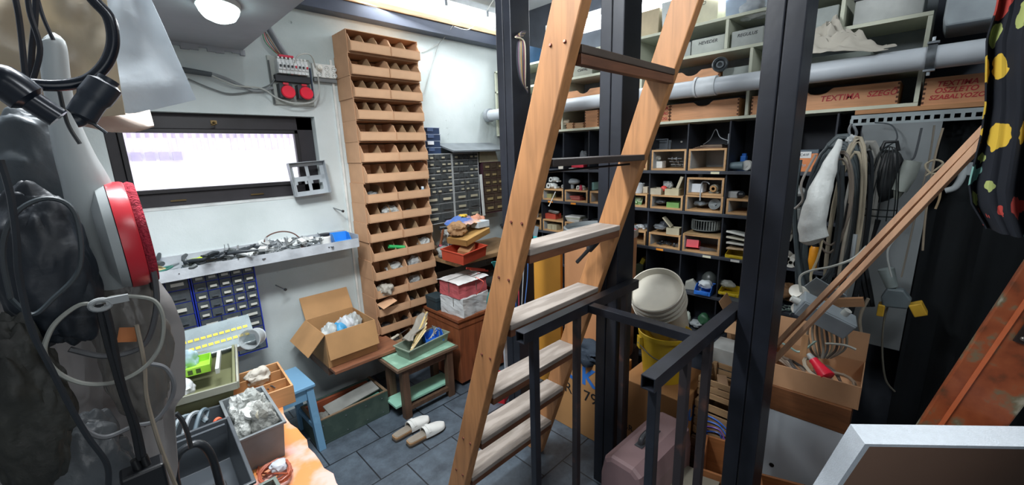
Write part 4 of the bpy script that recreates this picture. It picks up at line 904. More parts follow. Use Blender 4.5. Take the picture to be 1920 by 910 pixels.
# row 4
stack_bin((SX+.04, Y(1322, 540), Z4), -PI/2+.1, .10, .11, .06, '#2a6fcb', 'blue plastic bin with white cloth on the fourth dark shelf')
crumple((SX+.05, Y(1323, 532), Z4+.035), (.08, .09, .055), mat('#c3cacd', .7, bump=.4), 'white cloth stuffed in the blue bin', 'cloth', 'cloth_rag', 81, sub=3)
solo('dark_dome', MB().blob((.09, .10, .13), 12, .04, 3, Matrix.Translation((0, 0, .06)), flat=-.055), mat('#4b504e', .35, alpha=.9), 'dark rubber dome behind the blue bin', 'dome', (SX+.13, Y(1330, 520, .13), Z4))
t = thing('dustpan', 'off-white dustpan standing beside the blue bin', 'dustpan', (SX+.05, Y(1298, 545), Z4), rot=(0, -.2, .3))
part('pan', MB().prism([(-.055, 0), (.05, 0), (.045, .05), (.0, .075)], 0, .03, MXP), mat('#aeb0a6', .5), t, bev=.002)
part('handle', MB().tube(smooth_pts([(.015, .06, .01), (.015, .085, .02), (.015, .10, .0)]), .006), mat('#aeb0a6', .5), t)
stack_bin((SX+.05, Y(1372, 545), Z4+.03), -PI/2-.05, .12, .11, .04, '#cdb327', 'yellow plastic bin beside the post on the fourth dark shelf')
crumple((SX+.07, Y(1360, 530), Z4+.06), (.07, .10, .05), mat('#aeb1a9', .6), 'greyish crumpled wrapper on the yellow bin', 'wrapper', 'wrapper', 83, sub=3)
pb(Y(1375, 562), Z4, .09, .06, .028, '#6f7678', 'grey steel block on the shelf edge under the yellow bin', 'steel_block', 'block', .03)
crumple((SX+.04, Y(1353, 556), Z4+.012), (.04, .04, .025), mat('#8a8782', .6), 'small stone-grey lump near the steel block', 'fitting', 'grey_fitting', 84, sub=2)
pb(Y(1200, 487), Z4+.0, .06, .09, .11, '#35402f', 'dark green tin on the fourth dark shelf beside the drum')
pb(Y(1201, 478), Z4+.111, .03, .05, .05, '#b9b23a', 'yellow-green packet on the dark green tin', 'packet', rot=(.4, 0, 0))
# row 5
for i, (px, py, c_, l_, s_) in enumerate(((1288, 600, '#b4bdb2', 'pale green plastic trough on the lowest visible shelf', (.05, .04, .09)), (1302, 610, '#9ea5a7', 'grey scoop on the lowest visible shelf', (.08, .09, .05)), (1315, 598, '#2f5a3f', 'dark green lump on the lowest visible shelf', (.08, .08, .09)), (1295, 622, '#b7c03a', 'yellow-green sponge on the lowest visible shelf', (.05, .09, .03)))):
    crumple((SX+.06+.02*i, Y(px, py), Z5+s_[2]*.42+.001), s_, mat(c_, .5), l_, 'plastic part', 'plastic_part', 90+i, sub=3, amp=.2)
# behind / beyond the post at the battens
t = thing('meter_box', 'grey meter box on the second dark shelf among the hanging cables', 'meter', (SX+.06, Y(1487, 405), Z2))
part('body', m_box(.08, .085, .06), mat('#6b706e', .5), t, bev=.003); part('window', MB().bx(-.0415, -.04, -.02, .02, .015, .05), mat('#9fa69f', .3), t)
crumple((SX+.09, Y(1486, 375, .09), Z2+.12), (.09, .12, .07), clearp, 'clear wrapper on the grey meter box', seed=92)
for i, (px, py, s_, l_) in enumerate(((1469, 492, .04, 'white spray nozzle jug on the third shelf beside the post'), (1486, 494, .03, 'white paper roll on the third shelf beside the yellow can'), (1503, 491, .028, 'smaller white roll directly beside the yellow can'))):
    t = thing('paper_roll', l_, 'roll', (SX+.04, Y(px, py), Z3+s_), 0); part('roll', m_roll(s_, .09).__class__().lathe([(s_*.4, -.045), (s_, -.045), (s_, .045), (s_*.4, .045), (s_*.4, -.045)], 20, Matrix.Rotation(PI/2, 4, 'Y')), mat('#c3c3bb', .6), t); part('core', MB().lathe([(s_*.3, -.047), (s_*.4, -.047), (s_*.4, .047), (s_*.3, .047), (s_*.3, -.047)], 16, Matrix.Rotation(PI/2, 4, 'Y')), mat('#94938a', .7), t)
crumple((SX+.10, Y(1472, 440, .1), Z3+.13), (.05, .09, .20), mat('#a5a59c', .5, bump=.3), 'tall pale wrapped bundle standing behind the white jug', 'bundle', 'wrapped_bundle', 94, sub=4)
t = thing('spray_can', 'orange-yellow spray can on the third dark shelf behind the cables', 'spray can', (SX-.015+.05, Y(1524, 500, .03), Z3))
part('body', MB().lathe([(.024, 0), (.026, .004), (.026, .115), (.020, .13)], 24), mat('#d98f1f', .35), t); part('cap', MB().lathe([(.018, .1305), (.018, .15), (.015, .152)], 20), mat('#1d1f22', .4), t)
crumple((SX+.08, Y(1473, 556), Z4+.05), (.09, .13, .11), mat('#6b4d2f', .7, bump=.5), 'brown crumpled paper on the fourth dark shelf behind the drain fittings', 'paper', 'crumpled_paper', 95, sub=4)
scatter('screw_bolt', m_bolt(.04), mat('#9fb0aa', .35, .7), 'loose greenish screw on the fourth dark shelf below the brown paper', 'screw', 'greenish screws on the fourth dark shelf', 24, (SX+.01, SX+.07, Y(1495, 585, 0), Y(1450, 575, 0), .012), Z4+.001, .3, 31)
# ================================================================ pale cubby shelves above
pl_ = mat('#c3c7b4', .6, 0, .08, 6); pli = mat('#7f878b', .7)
t = thing('pale_shelving', 'pale grey-green cubby shelving above the dark pigeonholes', 'shelving', (SX, .085, 1.848))
yy0 = .085; L_ = 2.88-yy0
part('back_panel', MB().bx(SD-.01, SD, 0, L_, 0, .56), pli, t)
for z0_, z1_, ya, yb in ((0, .016, 0, L_), (.155, .167, .016, L_), (.375, .392, 0, L_), (.548, .564, .31, L_)):
    part('shelf_board', MB().bx(0, SD-.011, ya, yb, z0_, z1_), pl_, t, bev=.001)
for y, za, zb in ((0, .017, .374), (.70-.008, .017, .374), (1.35, .017, .374), (2.02, .017, .374), (2.78, .017, .56), (.31, .393, .547), (.83, .393, .547), (1.40, .393, .547), (2.125, .393, .547)):
    part('upright', MB().bx(0, SD-.011, y, y+.016, za, zb), pl_, t, bev=.001)
# dovetailed wooden drawers with writing
dv = wood('#cc9468', .82, 1, 4); redk = mat('#a8282c', .6)
def dovebox(y0_, y1_, z, h_, label, notch=False, words_=(), x=.012, d_=.25, m__=None, scale=.05):
    w_ = y1_-y0_; t = thing('wooden_box', label, 'wooden box', (SX+x, y0_, z))
    if notch:
        c = w_/2; pr = [(0, 0), (w_, 0), (w_, h_), (c+.06, h_)]+[(c+.05*math.cos(a)*1.0, h_-.028*math.sin(a)) for a in (.3, .8, 1.2, 1.57, 1.94, 2.34, 2.84)]+[(c-.06, h_), (0, h_)]
    else: pr = [(0, 0), (w_, 0), (w_, h_), (0, h_)]
    Mq = Matrix(((0, 0, 1, 0), (1, 0, 0, 0), (0, 1, 0, 0), (0, 0, 0, 1)))
    part('front', MB().prism(pr, 0, .012, Mq), m__ or dv, t)
    part('body', MB().bx(.0125, d_, 0, .01, 0, h_).bx(.0125, d_, w_-.01, w_, 0, h_).bx(d_-.01, d_, .01, w_-.01, 0, h_).bx(.0125, d_-.01, .01, w_-.01, 0, .008), m__ or dv, t)
    jm = MB()
    for k in range(int(h_/.02)):
        for yy in (0, w_-.008): jm.bx(-.0006, 0, yy, yy+.008, .006+.02*k, .016+.02*k)
    part('joint', jm, mat('#5b3622', .7), t)
    for (s_, yy, zz, sz_, sh) in words_:
        text('writing', s_, sz_, Matrix.Translation((-.0008, w_-yy, zz))@FX, redk, t, shear=sh, bold=.0006)
    return t
zb = 1.865
dovebox(.83, 1.235, zb, .10, 'wide dovetailed box with a finger notch behind the white pipe, no writing', True)
dovebox(1.24, 1.345, zb, .10, 'narrow dovetailed box lettered in red NA ASAS FOG', False, (('..NA', .07, .082, .026, .1), ('ASAS', .065, .05, .026, .1), ('FOG', .065, .018, .026, .1)))
dovebox(.155, .765, zb, .10, 'long dovetailed box with red handwriting D TEXTIMA SZEGO under the pipe', True, (('D', .765-at(1497, 195, x=SX).y, .05, .042, .1), ('TEXTIMA', .765-at(1572, 190, x=SX).y, .05, .038, .15), ('SZEGŐ', .765-at(1652, 180, x=SX).y, .053, .034, .2)))
dovebox(1.46, 1.62, zb, .10, 'dovetailed box half behind the middle post under the pipe', False)
t = dovebox(2.15, 2.33, zb, .085, 'small reddish wooden box under the pipe beyond the wired post', False, (), m__=wood('#a4623c', .8, 1, 4))
dovebox(1.78, 1.90, zb, .12, 'tall orange wooden box under the pipe next to the middle post', False)
for i, (a, b, h_) in enumerate(((2.01, 2.08, .045), (1.91, 2.0, .04))): dovebox(a, b, zb, h_, ['small blank wooden block box, nearer the wired post', 'small blank wooden block box, nearer the tall orange box'][i], m__=wood('#b9936c', .8, 1))
crumple((SX+.03, 2.10, zb+.03), (.05, .08, .05), mat('#a79b86', .8, bump=.4), 'beige rag hanging at the edge under the pipe', 'rag', 'cloth_rag', 101, sub=3)
# boxes above the pipe
zc = 1.848+.168
dovebox(.95, 1.28, zc, .135, 'orange wooden box above the pipe behind the black vent cap', True)
dovebox(1.46, 1.62, zc, .12, 'orange wooden box above the pipe behind the middle post', True)
dovebox(1.75, 2.08, zc, .125, 'orange wooden box above the pipe between the posts', True)
dovebox(2.14, 2.34, zc, .12, 'short orange wooden box above the pipe next to the ladder rail', True)
pb(.865, zc, .14, .2, .12, '#98a09b', 'flat grey carton above the pipe beside the cubby upright', x=.12); pb(.45, zc, .34, .2, .11, '#96a09a', 'wide grey-green carton above the pipe under the white cloth', x=.14)
t = thing('drain_plug', 'black round drain cap with rings resting above the white pipe', 'cap', (SX-.045, .93, 2.15), rot=(0, -PI/2+.2, .3))
part('outer_ring', MB().lathe([(.028, 0), (.04, .0), (.042, .012), (.036, .018), (.028, .01), (.028, 0)], 26), mat('#33393d', .4), t)
part('inner_ring', MB().lathe([(.012, .0), (.02, .0), (.02, .008), (.012, .008), (.012, 0)], 22), mat('#555c60', .4), t)
part('neck', MB().cyl((0, 0, -.05), (0, 0, -.001), .026, .03, 18), mat('#262b2f', .4), t)
# grey card boxes with handwriting
ink = mat('#20242a', .7)
def cardbox(y0_, y1_, z, h_, col, label, wr=(), rough=.7, x=.015, lid=False, d_=.24, tap=.0):
    w_ = y1_-y0_; t = thing('storage_box', label, 'box', (SX+x, y0_, z))
    m_ = MB(); k = tap
    m_.add([(0+k, k, 0), (0+k, w_-k, 0), (d_-k, w_-k, 0), (d_-k, k, 0), (0, 0, h_), (0, w_, h_), (d_, w_, h_), (d_, 0, h_)], [(0, 1, 2, 3), (4, 7, 6, 5), (0, 4, 5, 1), (1, 5, 6, 2), (2, 6, 7, 3), (3, 7, 4, 0)])
    part('body', m_, mat(col, rough), t, bev=.004)
    if lid: part('lid', MB().bx(-.006, d_, -.006, w_+.006, h_+.0005, h_+.012), mat(lid, .5), t, bev=.002)
    for i, (s_, sz_) in enumerate(wr): text('handwriting', s_, sz_, Matrix.Translation((-.0008+k*.5, w_/2, h_*.68-i*.024))@FX, ink, t, shear=.2)
    return t
z2 = 1.848+.393
def yy_(px, py): return at(px, py, x=SX).y
cardbox(2.23, 2.36, z2, .10, '#8d918c', 'dark-edged grey box leaning by the ladder rail on the upper cubby shelf')
cardbox(2.03, 2.20, z2, .085, '#9a9d92', 'grey box with handwriting ARKAI LASZOK on the upper cubby shelf', (('ARKAI', .025), ('LASZOK', .025)))
cardbox(1.84, 2.015, z2, .095, '#9da093', 'grey box with handwriting IDE CSAPAL on the upper cubby shelf', (('IDE', .022), ('CSAPAL', .026)))
cardbox(1.51, 1.75, z2, .08, '#a6aaa6', 'pale box on the upper cubby shelf behind the middle post')
cardbox(1.13, 1.22, z2, .08, '#aab0ac', 'narrow pale box at the ladder rail on the upper cubby shelf')
cardbox(.935, 1.125, z2, .085, '#a7ada6', 'pale grey box with faint writing on the upper cubby shelf', (('HEVEDER', .026),))
cardbox(.74, .90, z2, .085, '#a2a8a4', 'pale grey box under the clear plastic bag', (('REGULUS', .024),))
cardbox(.42, .55, z2, .11, '#9aa19e', 'pale grey box beside the post at the battens, under a dark wrap')
cardbox(.12, .36, z2, .105, '#a9adaa', 'wide pale box with black clips on the end of the upper cubby shelf', lid='#23262b')
cardbox(2.55, 2.68, z2+.0, .07, '#7c817c', 'small grey box with writing beyond the wired post', (('BOX', .02),))
crumple((SX+.05, .79, z2+.135), (.11, .2, .15), clearp, 'clear plastic bag slumped on the pale grey box', seed=105)
crumple((SX+.1, .47, z2+.16), (.14, .16, .12), mat('#4a5256', .5, bump=.4), 'dark grey wrap on the box beside the post', 'wrap', 'plastic_wrap', 106)
# topmost bins
z3 = 1.848+.565
cardbox(1.34, 1.50, z3, .15, '#b8aa8d', 'beige plastic bin with handwriting on the topmost shelf behind the ladder', (('AROLHE', .022),), .4, tap=.012)
cardbox(1.22, 1.33, z3, .17, '#c4cccb', 'white plastic bin with handwriting beside the ladder rail', (('RAJZ', .022), ('SZEG', .022), ('FARO', .022)), .4, tap=.01)
cardbox(.98, 1.19, z3, .19, '#b3b096', 'large beige bin with black handwriting on the topmost shelf', (('..IA', .028), ('SZO', .028)), .4, tap=.012)
cardbox(.77, .955, z3, .16, '#7f92a5', 'blue-grey plastic bin on the topmost shelf', (('SPARBAN', .018),), .4, tap=.01, lid='#a9bccb')
cardbox(.66, .755, z3, .16, '#a9c0d4', 'pale blue bin on the topmost shelf half hidden by the post', (), .4, tap=.008)
cardbox(2.50, 2.62, z3-.02+.02, .15, '#2b4763', 'navy blue plastic bin on the topmost shelf beyond the wired post', (), .4, tap=.015, x=-.02)
# grey bin hanging at the end
t = thing('grey_case', 'big grey moulded case on top of the shelving end', 'case', (2.50, -.24, 2.14), rot=(0, 0, 0))
part('body', MB().prism([(0, .05), (.05, 0), (.28, 0), (.29, .03), (.29, .24), (0, .24)], 0, .3, MXP), mat('#8f999e', .5), t, bev=.008)
part('strap', MB().bx(-.004, 0, .09, .105, .02, .24), mat('#4c555b', .5), t)
# pipe
t = thing('drain_pipe', 'long pale grey drain pipe running in front of the shelving', 'pipe', (2.54, -.95, 2.035))
grp = mat('#b3bac0', .4, 0, .08, 5)
part('pipe_body', MB().cyl((0, 0, 0), (0, 3.83, -.01), .046, .046, 28), grp, t)
part('socket_joint', MB().lathe([(.047, -.05), (.054, -.05), (.054, .05), (.047, .05)], 28, Matrix.Translation((0, 1.915, -.002))@Matrix.Rotation(PI/2, 4, 'X')), mat('#c0c6ca', .4), t)
part('collar', MB().lathe([(.047, -.02), (.058, -.02), (.058, .02), (.047, .02)], 28, Matrix.Translation((0, 3.80, -.008))@Matrix.Rotation(PI/2, 4, 'X')), mat('#8c9398', .5), t)
for y in (1.325,): part('ring', MB().lathe([(.05, -.006), (.057, -.006), (.057, .006), (.05, .006), (.05, -.006)], 28, Matrix.Translation((0, 1.975, 0))@Matrix.Rotation(PI/2, 4, 'X')), mat('#c9ced2', .4), t)
qy = at(1745, 110, x=2.5).y+.3
t2 = thing('pipe_clamp', 'galvanised clamp with two bolts around the drain pipe near the cubby end', 'clamp', (2.54, qy-.3, 2.035))
gal = mat('#868d92', .35, .8, .3, 30)
part('band', MB().lathe([(.0485, -.014), (.052, -.014), (.052, .014), (.0485, .014), (.0485, -.014)], 26, Matrix.Rotation(PI/2, 4, 'X')), gal, t2)
for s_ in (-1, 1): part('bolt', MB().bx(-.03, .0, -.018, .018, s_*.054-.004, s_*.054+.004).cyl((-.02, 0, s_*.06), (-.02, 0, s_*.075), .006, .006, 6, smooth=False), gal, t2)
# white draped cloth on the pipe
def dr(u, v):
    y = .60-.40*u+.02*math.sin(v*8); x = 2.47+.15*v
    n_ = noise.noise(Vector((u*4, v*3, 3))); n2 = abs(noise.noise(Vector((u*7, v*5, 8))))
    return (x+.03*n_, y, 2.068+.14*math.sin(min(1, u*1.12)*PI)**1.2*(.35+.9*v)*(.55+.9*n2)+.035*n_*v+.045*v)
solo('draped_sheet', MB().sheet(dr, 30, 18, .002), mat('#b3aea2', .8, 0, .08, 5), 'crumpled off-white sheet lying over the pipe beside the post', 'sheet', (0, 0, .012))
# plank, angle and last wooden box
solo('support_plank', MB().bx(0, .24, 0, .56, 0, .02), wood('#a9794f', .8, 1), 'wooden plank under the last red-lettered box at the shelving end', 'plank', (SX-.01, -.26, 1.827), bev=.001)
dovebox(-.14, .075, 1.848, .115, 'wooden box with two lines of red handwriting at the shelving end', False, (('TEXTIMA', .10, .085, .03, .2), ('OSZLETO', .10, .058, .03, .2), ('SZABALYOZO', .105, .03, .026, .2)), d_=.2)
t = thing('perforated_angle', 'long perforated steel angle bracket under the plank', 'angle bracket', (SX-.02, -.25, 1.775))
pm = MB(); Ln = .56; 
pm.bx(0, .003, 0, Ln, 0, .012).bx(0, .003, 0, Ln, .03, .045).bx(0, .04, 0, Ln, .045, .048)
for i in range(19): pm.bx(0, .003, i*.0306, i*.0306+.012, .012, .03)
part('web', pm, mat('#9aa4a6', .4, .5), t)
# ================================================================ floor things under the window
brw = wood('#5f4736', .7, 2, 5)
# mint stool
t = thing('work_stool', 'low brown stool with a worn mint green top and a mint shelf', 'stool', (1.11, 2.205, 0))
mint = mat('#9cc4ae', .5, 0, .12, 8, h2='#7fa58f', cut=.42)
part('seat_board', MB().bx(-.015, .465, -.01, .25, .352, .372), wood('#6e5947', .7, 0), t, bev=.002)
part('seat_cover', MB().bx(0, .45, .005, .24, .3725, .377), mint, t, bev=.001)
for x in (0.02, .37):
    for y in (0, .19): part('leg', MB().bx(x, x+.05, y, y+.045, 0, .352), brw, t, bev=.002)
for y in (.01, .20): part('apron', MB().bx(.07, .37, y, y+.02, .30, .351), brw, t, bev=.001)
part('lower_shelf', MB().bx(-.02, .44, .046, .189, .08, .095), mat('#8fc3ad', .5, 0, .1, 6), t, bev=.001)
part('stretcher', MB().bx(.07, .37, .005, .03, .05, .079), brw, t, bev=.001)
# tool tray on it
t = thing('tool_tray', 'grey-green metal tool tray on the mint stool with paint stirrers in it', 'tray', (1.375, 2.335, .3775), .14)
part('body', MB().taper(.33, .13, .36, .155, .075), mat('#7d8b7c', .45), t, bev=.001)
part('handle', MB().bx(-.0, .17, .055, .06, .075, .09).bx(.165, .17, -.02, .055, .075, .08), mat('#8e9a8d', .4), t)
stack_bin((1.47, 2.345, .395), -.3, .13, .10, .075, '#1f63c4', 'royal blue plastic bin sitting in the grey-green tool tray', tilt=-.2)
for i in range(4): solo('steel_strip', MB().bx(-.05, .05, -.004, .004, 0, .004), steelm, ['bright', 'dull', 'thin', 'short'][i]+' metal piece in the royal blue bin', 'metal piece', (1.46+.01*i, 2.33+.01*i, .45+.006*i), rot=(.2, -.3, .3+.3*i))
for i in range(6):
    solo('stirring_stick', MB().bx(0, .20+.012*i, -.006, .006, 0, .004), mat(('#c9b68c', '#b7a274', '#d3c7a2', '#a98f5f', '#8f7c58', '#c2ab6f')[i], .7), ['first', 'second', 'third', 'fourth', 'fifth', 'sixth'][i]+' wooden stirring stick fanned over the tool tray edge', 'stick', (1.235+.012*i, 2.27+.008*i, .42+.008*i), rot=(0, -.42-.02*i, .35+.04*i))
solo('glove', MB().sheet(lambda u, v: (.26*u, .09*(v-.5)*(1-.3*u)+.01*math.sin(u*9), .012*math.sin(u*7+v*3)+.01*math.cos(v*8)), 16, 8, .008), mat('#8b867c', .8, bump=.4), 'grey dusty glove draped over the stirring sticks', 'glove', (1.26, 2.33, .475), rot=(0, -.38, .45))
# clogs
def clog(loc, rz, label):
    t = thing('clog', label, 'shoe', loc, rz); wm = mat('#d5d6d2', .6, 0, .06, 10)
    out = [(-.13, 0), (-.125, .026), (-.08, .032), (-.02, .033), (.05, .042), (.10, .040), (.128, .02), (.133, 0), (.128, -.022), (.10, -.036), (.05, -.04), (-.02, -.033), (-.08, -.032), (-.125, -.026)]
    out = [(p.x, p.y) for p in smooth_pts([(a, b, 0) for a, b in out], 3, True)]
    part('sole', MB().prism(out, 0, .014), mat('#3f3a36', .8), t, bev=.002)
    part('cork_footbed', MB().prism([(a*.97, b*.95) for a, b in out], .0142, .03), mat('#a98560', .8), t, bev=.002)
    part('insole', MB().prism([(a*.93, b*.88) for a, b in out], .0302, .033), mat('#8e8578', .8), t)
    def up(u, v):
        # u along from instep to toe, v across
        x = -.02+.148*u; w_ = (.037+.006*math.sin(u*PI))*(1 if u < .75 else math.sqrt(max(0, 1-((u-.75)/.26)**2)))
        a = PI*v; h_ = .052*(1-.62*u**1.4)
        return (x, w_*math.cos(a), .016+h_*math.sin(a)**.7 if math.sin(a) > 0 else .016)
    part('upper', MB().sheet(up, 18, 14, .004), wm, t)
    def st(u, v):
        a = .12*PI+.76*PI*v; return (.0+.02*u, .041*math.cos(a), .018+.052*math.sin(a)**.7)
    sp = part('strap', MB().sheet(st, 3, 12, .005), wm, t)
    part('buckle', MB().tube([(.0, -.025, .052), (.02, -.025, .052), (.02, -.035, .038), (.0, -.035, .038)], .002, 6, True), steelm, sp)
    return t
clog((1.135, 1.975, 0), -.02, 'white leather clog with its buckle facing the ladder, nearer the ladder')
clog((1.10, 2.09, 0), .06, 'white leather clog with its open heel, nearer the mint stool')
# green crate
t = thing('ammo_crate', 'dark green wooden crate on the floor with a grey board lying in it', 'crate', (.86, 2.49, 0))
gw = mat('#35463f', .6, 0, .25, 6, h2='#46564d', cut=.58)
k = .015
part('body', MB().tray(.47, .26, .165, k), gw, t, bev=.002)
for x in (-.235, .217): part('rim_strip', MB().bx(x, x+.018, -.13, .13, .1655, .171), wood('#7a6650', .7, 1), t)
part('rim_strip', MB().bx(-.215, .215, -.13, -.115, .1655, .171), wood('#7a6650', .7, 0), t)
nl = MB()
for x in (-.19, -.05, .08, .19): nl.cyl((x, -.1305, .03), (x, -.133, .03), .004, .004, 8).cyl((x, -.1305, .13), (x, -.133, .13), .004, .004, 8)
part('nail_row', nl, steelm, t)
solo('grey_board', MB().bx(-.17, .17, -.05, .05, 0, .012), mat('#7c7d78', .8), 'grey fibreboard lying tilted across the dark green crate', 'board', (.90, 2.47, .155), rot=(.25, -.06, .08), bev=.002)
solo('green_board', MB().bx(-.12, .12, -.02, .02, 0, .008), mat('#4f8f7c', .6), 'teal green strip inside the dark green crate', 'board', (.95, 2.42, .12), rot=(.2, -.05, .12))
solo('wooden_plank', MB().bx(-.22, .2, -.012, .012, 0, .14), wood('#8f4a30', .7, 0), 'reddish brown plank behind the grey board in the dark green crate', 'plank', (.86, 2.59, .02), bev=.002)
crumple((.70, 2.44, .07), (.10, .12, .10), mat('#6d6c66', .9, bump=.4), 'grey crumpled rag at the stool end of the dark green crate', 'rag', 'cloth_rag', 110)
# blue stool
t = thing('blue_stool', 'light blue painted wooden stool between the orange table and the dark green crate', 'stool', (.50, 2.48, 0), .04)
bl_ = mat('#86b6d6', .5, 0, .1, 7, h2='#6f9cbc', cut=.36)
part('seat', MB().bx(-.15, .15, -.15, .15, .41, .43), bl_, t, bev=.004)
for sx_ in (-1, 1):
    for sy_ in (-1, 1):
        m_ = MB(); a = (sx_*.12, sy_*.12); b = (sx_*.135, sy_*.145); w_ = .02
        m_.add([(b[0]-w_, b[1]-w_, 0), (b[0]+w_, b[1]-w_, 0), (b[0]+w_, b[1]+w_, 0), (b[0]-w_, b[1]+w_, 0), (a[0]-w_, a[1]-w_, .41), (a[0]+w_, a[1]-w_, .41), (a[0]+w_, a[1]+w_, .41), (a[0]-w_, a[1]+w_, .41)], [(3, 2, 1, 0), (4, 5, 6, 7), (0, 1, 5, 4), (1, 2, 6, 5), (2, 3, 7, 6), (3, 0, 4, 7)])
        part('leg', m_, bl_, t, bev=.002)
for q4 in ((-.10, .10, -.135, -.12), (-.10, .10, .12, .135), (-.135, -.12, -.10, .10), (.12, .135, -.10, .10)): part('apron', MB().bx(*q4, .34, .409), bl_, t)
for x in (.115, -.135): part('stretcher', MB().bx(x, x+.02, -.115, .115, .13, .16), bl_, t, bev=.002)
crumple((.46, 2.50, .4305), (.12, .13, .05), clearp, 'thin clear bag on the light blue stool', seed=112)
# ================================================================ orange table
TZ = .75
def table_mat():
    m = mat('#d08343', .45, 0, .1, 6.5, h2='#d9a79c', cut=.515)
    return m
t = thing('work_table', 'orange topped work table with a chipped edge', 'table', (0, 1.52, 0))
pts = [(-.28, -.46)]
for i in range(16): pts.append((-.28+.60*i/15, -.46+R.uniform(-.004, .006)))
for i in range(22): pts.append((.335+R.uniform(-.006, .003)+.004*math.sin(i), -.44+.94*i/21))
pts.append((-.28, .5))
part('table_top', MB().prism(pts[1:], TZ-.006, TZ), table_mat(), t)
part('core_board', MB().bx(-.28, .33, -.455, .5, TZ-.035, TZ-.0065), mat('#b08a5e', .9, bump=.5), t, bev=.003)
for (x, y) in ((-.25, -.42), (.26, -.42), (-.25, .44), (.26, .44)): part('leg', MB().bx(x, x+.045, y, y+.045, 0, TZ-.036), mat('#555a5c', .5), t, bev=.002)
# grey bin with clear clutter
t = thing('plastic_crate', 'grey open plastic bin full of clear bags on the orange table', 'bin', (.212, 1.495, TZ+.0005), -.02)
part('body', MB().taper(.105, .255, .125, .285, .13, .003), mat('#6e7375', .4), t, bev=.001)
for i, (dx, dy, s_, c_, l_) in enumerate(((-.02, .08, .08, '#c9ccc8', 'clear bag at the window end of the grey bin on the table'), (.015, .05, .07, '#b9bdb8', 'clear bag with a grey cap in the grey bin on the table'), (-.015, -.02, .08, '#cfd2cd', 'clear bag in the middle of the grey bin on the table'), (.02, -.07, .07, '#a9aaa4', 'beige-grey bag at the near end of the grey bin on the table'))):
    crumple((.212+dx, 1.495+dy, TZ+.03+.02*(i % 2)), (s_*.9, s_*1.3, .14), mat(c_, .3, alpha=.75, bump=.6, scale=25), l_, seed=120+i, rz=i*1.3, amp=.25)
for i, (x, y, l_) in enumerate(((.235, 1.53, 'small grey screw cap lying on the clear bags of the grey bin'), (.20, 1.45, 'small white roll lying on the clear bags of the grey bin'), (.225, 1.42, 'small beige ring lying on the clear bags of the grey bin'))):
    solo('screw_plug', MB().lathe([(.006, 0), (.018, 0), (.018, .01), (.006, .014)], 18), mat(('#8b8d88', '#d0d2cf', '#b5ae9a')[i], .4), l_, 'cap', (x, y, TZ+.14), rot=(.4, .3*i, 0))
# wooden divided tray
t = thing('divided_tray', 'plywood tray with dividers on the orange table behind the grey bin', 'tray', (.255, 1.80, TZ+.0005), -.06)
ply = wood('#b98a5c', .85, 0, 4)
part('body', MB().tray(.28, .26, .075, .008), ply, t, bev=.001)
for y in (-.045, .045): part('divider', MB().bx(-.131, .131, y, y+.006, .0085, .072), ply, t)
part('divider', MB().bx(.05, .056, .052, .121, .0085, .072), ply, t)
for i, (x, y, z_, L_, l_) in enumerate(((.27, 1.76, .79, .05, 'black clip in the divided plywood tray'), (.30, 1.75, .79, .04, 'small dark hook in the divided plywood tray'), (.24, 1.745, .80, .06, 'bent black wire in the divided plywood tray'))):
    cable('metal_clip', [(x, y, z_), (x+.01, y+.01, z_+.025), (x+.03, y, z_+.02), (x+L_, y-.01, z_+.01)], .0025, darkst, l_, 'clip')
crumple((.31, 1.855, TZ+.04), (.09, .09, .07), mat('#b8b3a8', .6, alpha=.85), 'crumpled bag with a red dot in the divided plywood tray', seed=130)
# olive toolbox behind, open
t = thing('open_toolbox', 'olive green open toolbox on the plywood tray with a lime green insert', 'toolbox', (.085, 1.86, TZ+.0775), -.18)
ol = mat('#6b6d4e', .5, 0, .1, 8)
part('body', MB().taper(.27, .34, .30, .37, .10, .004), ol, t, bev=.002)
part('rim_band', MB().bx(-.16, .16, -.195, -.188, .075, .1).bx(.158, .165, -.19, .19, .075, .1), mat('#8c8d80', .5), t)
ins = part('insert', MB().tray(.15, .12, .03, .003, Matrix.Translation((.0, .08, .075))), mat('#8fc43c', .4), t)
hl = MB()
for i in range(4): hl.bx(-.045+.025*i, -.03+.025*i, .0195, .0201, .08, .098)
part('vent_slots', hl, mat('#3a4a1e', .6), ins)
solo('grey_strip', MB().bx(-.006, .006, -.09, .09, 0, .02), mat('#aeb2ac', .5), 'grey plastic strip along the edge of the olive toolbox', 'strip', (.19, 1.86, TZ+.175), -.2)
crumple((.02, 1.80, TZ+.10), (.16, .16, .11), mat('#c7cbcc', .4, alpha=.85, bump=.5), 'white plastic bag in the olive toolbox', seed=131)
crumple((.10, 1.98, TZ+.14), (.08, .05, .09), mat('#a9c2d2', .4, alpha=.8), 'pale blue wrapper standing in the olive toolbox', 'wrapper', 'wrapper', 132)
# organizer lid with coloured strips
t = thing('organizer_box', 'grey transparent organizer with rows of yellow and red labels leaning over the toolbox', 'organizer', (.20, 2.10, .93), rot=(.42, -.05, -.12))
part('tray_body', MB().bx(-.20, .16, -.09, .09, 0, .022), mat('#5a6266', .3, alpha=.95), t, bev=.004)
part('clear_lid', MB().bx(-.20, .16, -.09, .09, .0225, .028), mat('#9aa7aa', .15, alpha=.5), t, bev=.002)
for i in range(14):
    for j in (0, 1): part('label_strip', MB().bx(-.16+.022*i, -.143+.022*i, -.045+.05*j, -.03+.05*j, .0282, .029), mat('#c9b23a' if i > 2 else '#c23a44', .6), t)
part('latch', MB().bx(.08, .115, -.10, -.09, .0, .03), mat('#8b989c', .3), t, bev=.002)
t = thing('clear_jar', 'clear round plastic tub lying on its side behind the plywood tray', 'tub', (.36, 2.02, .93), rot=(1.3, .1, -.6))
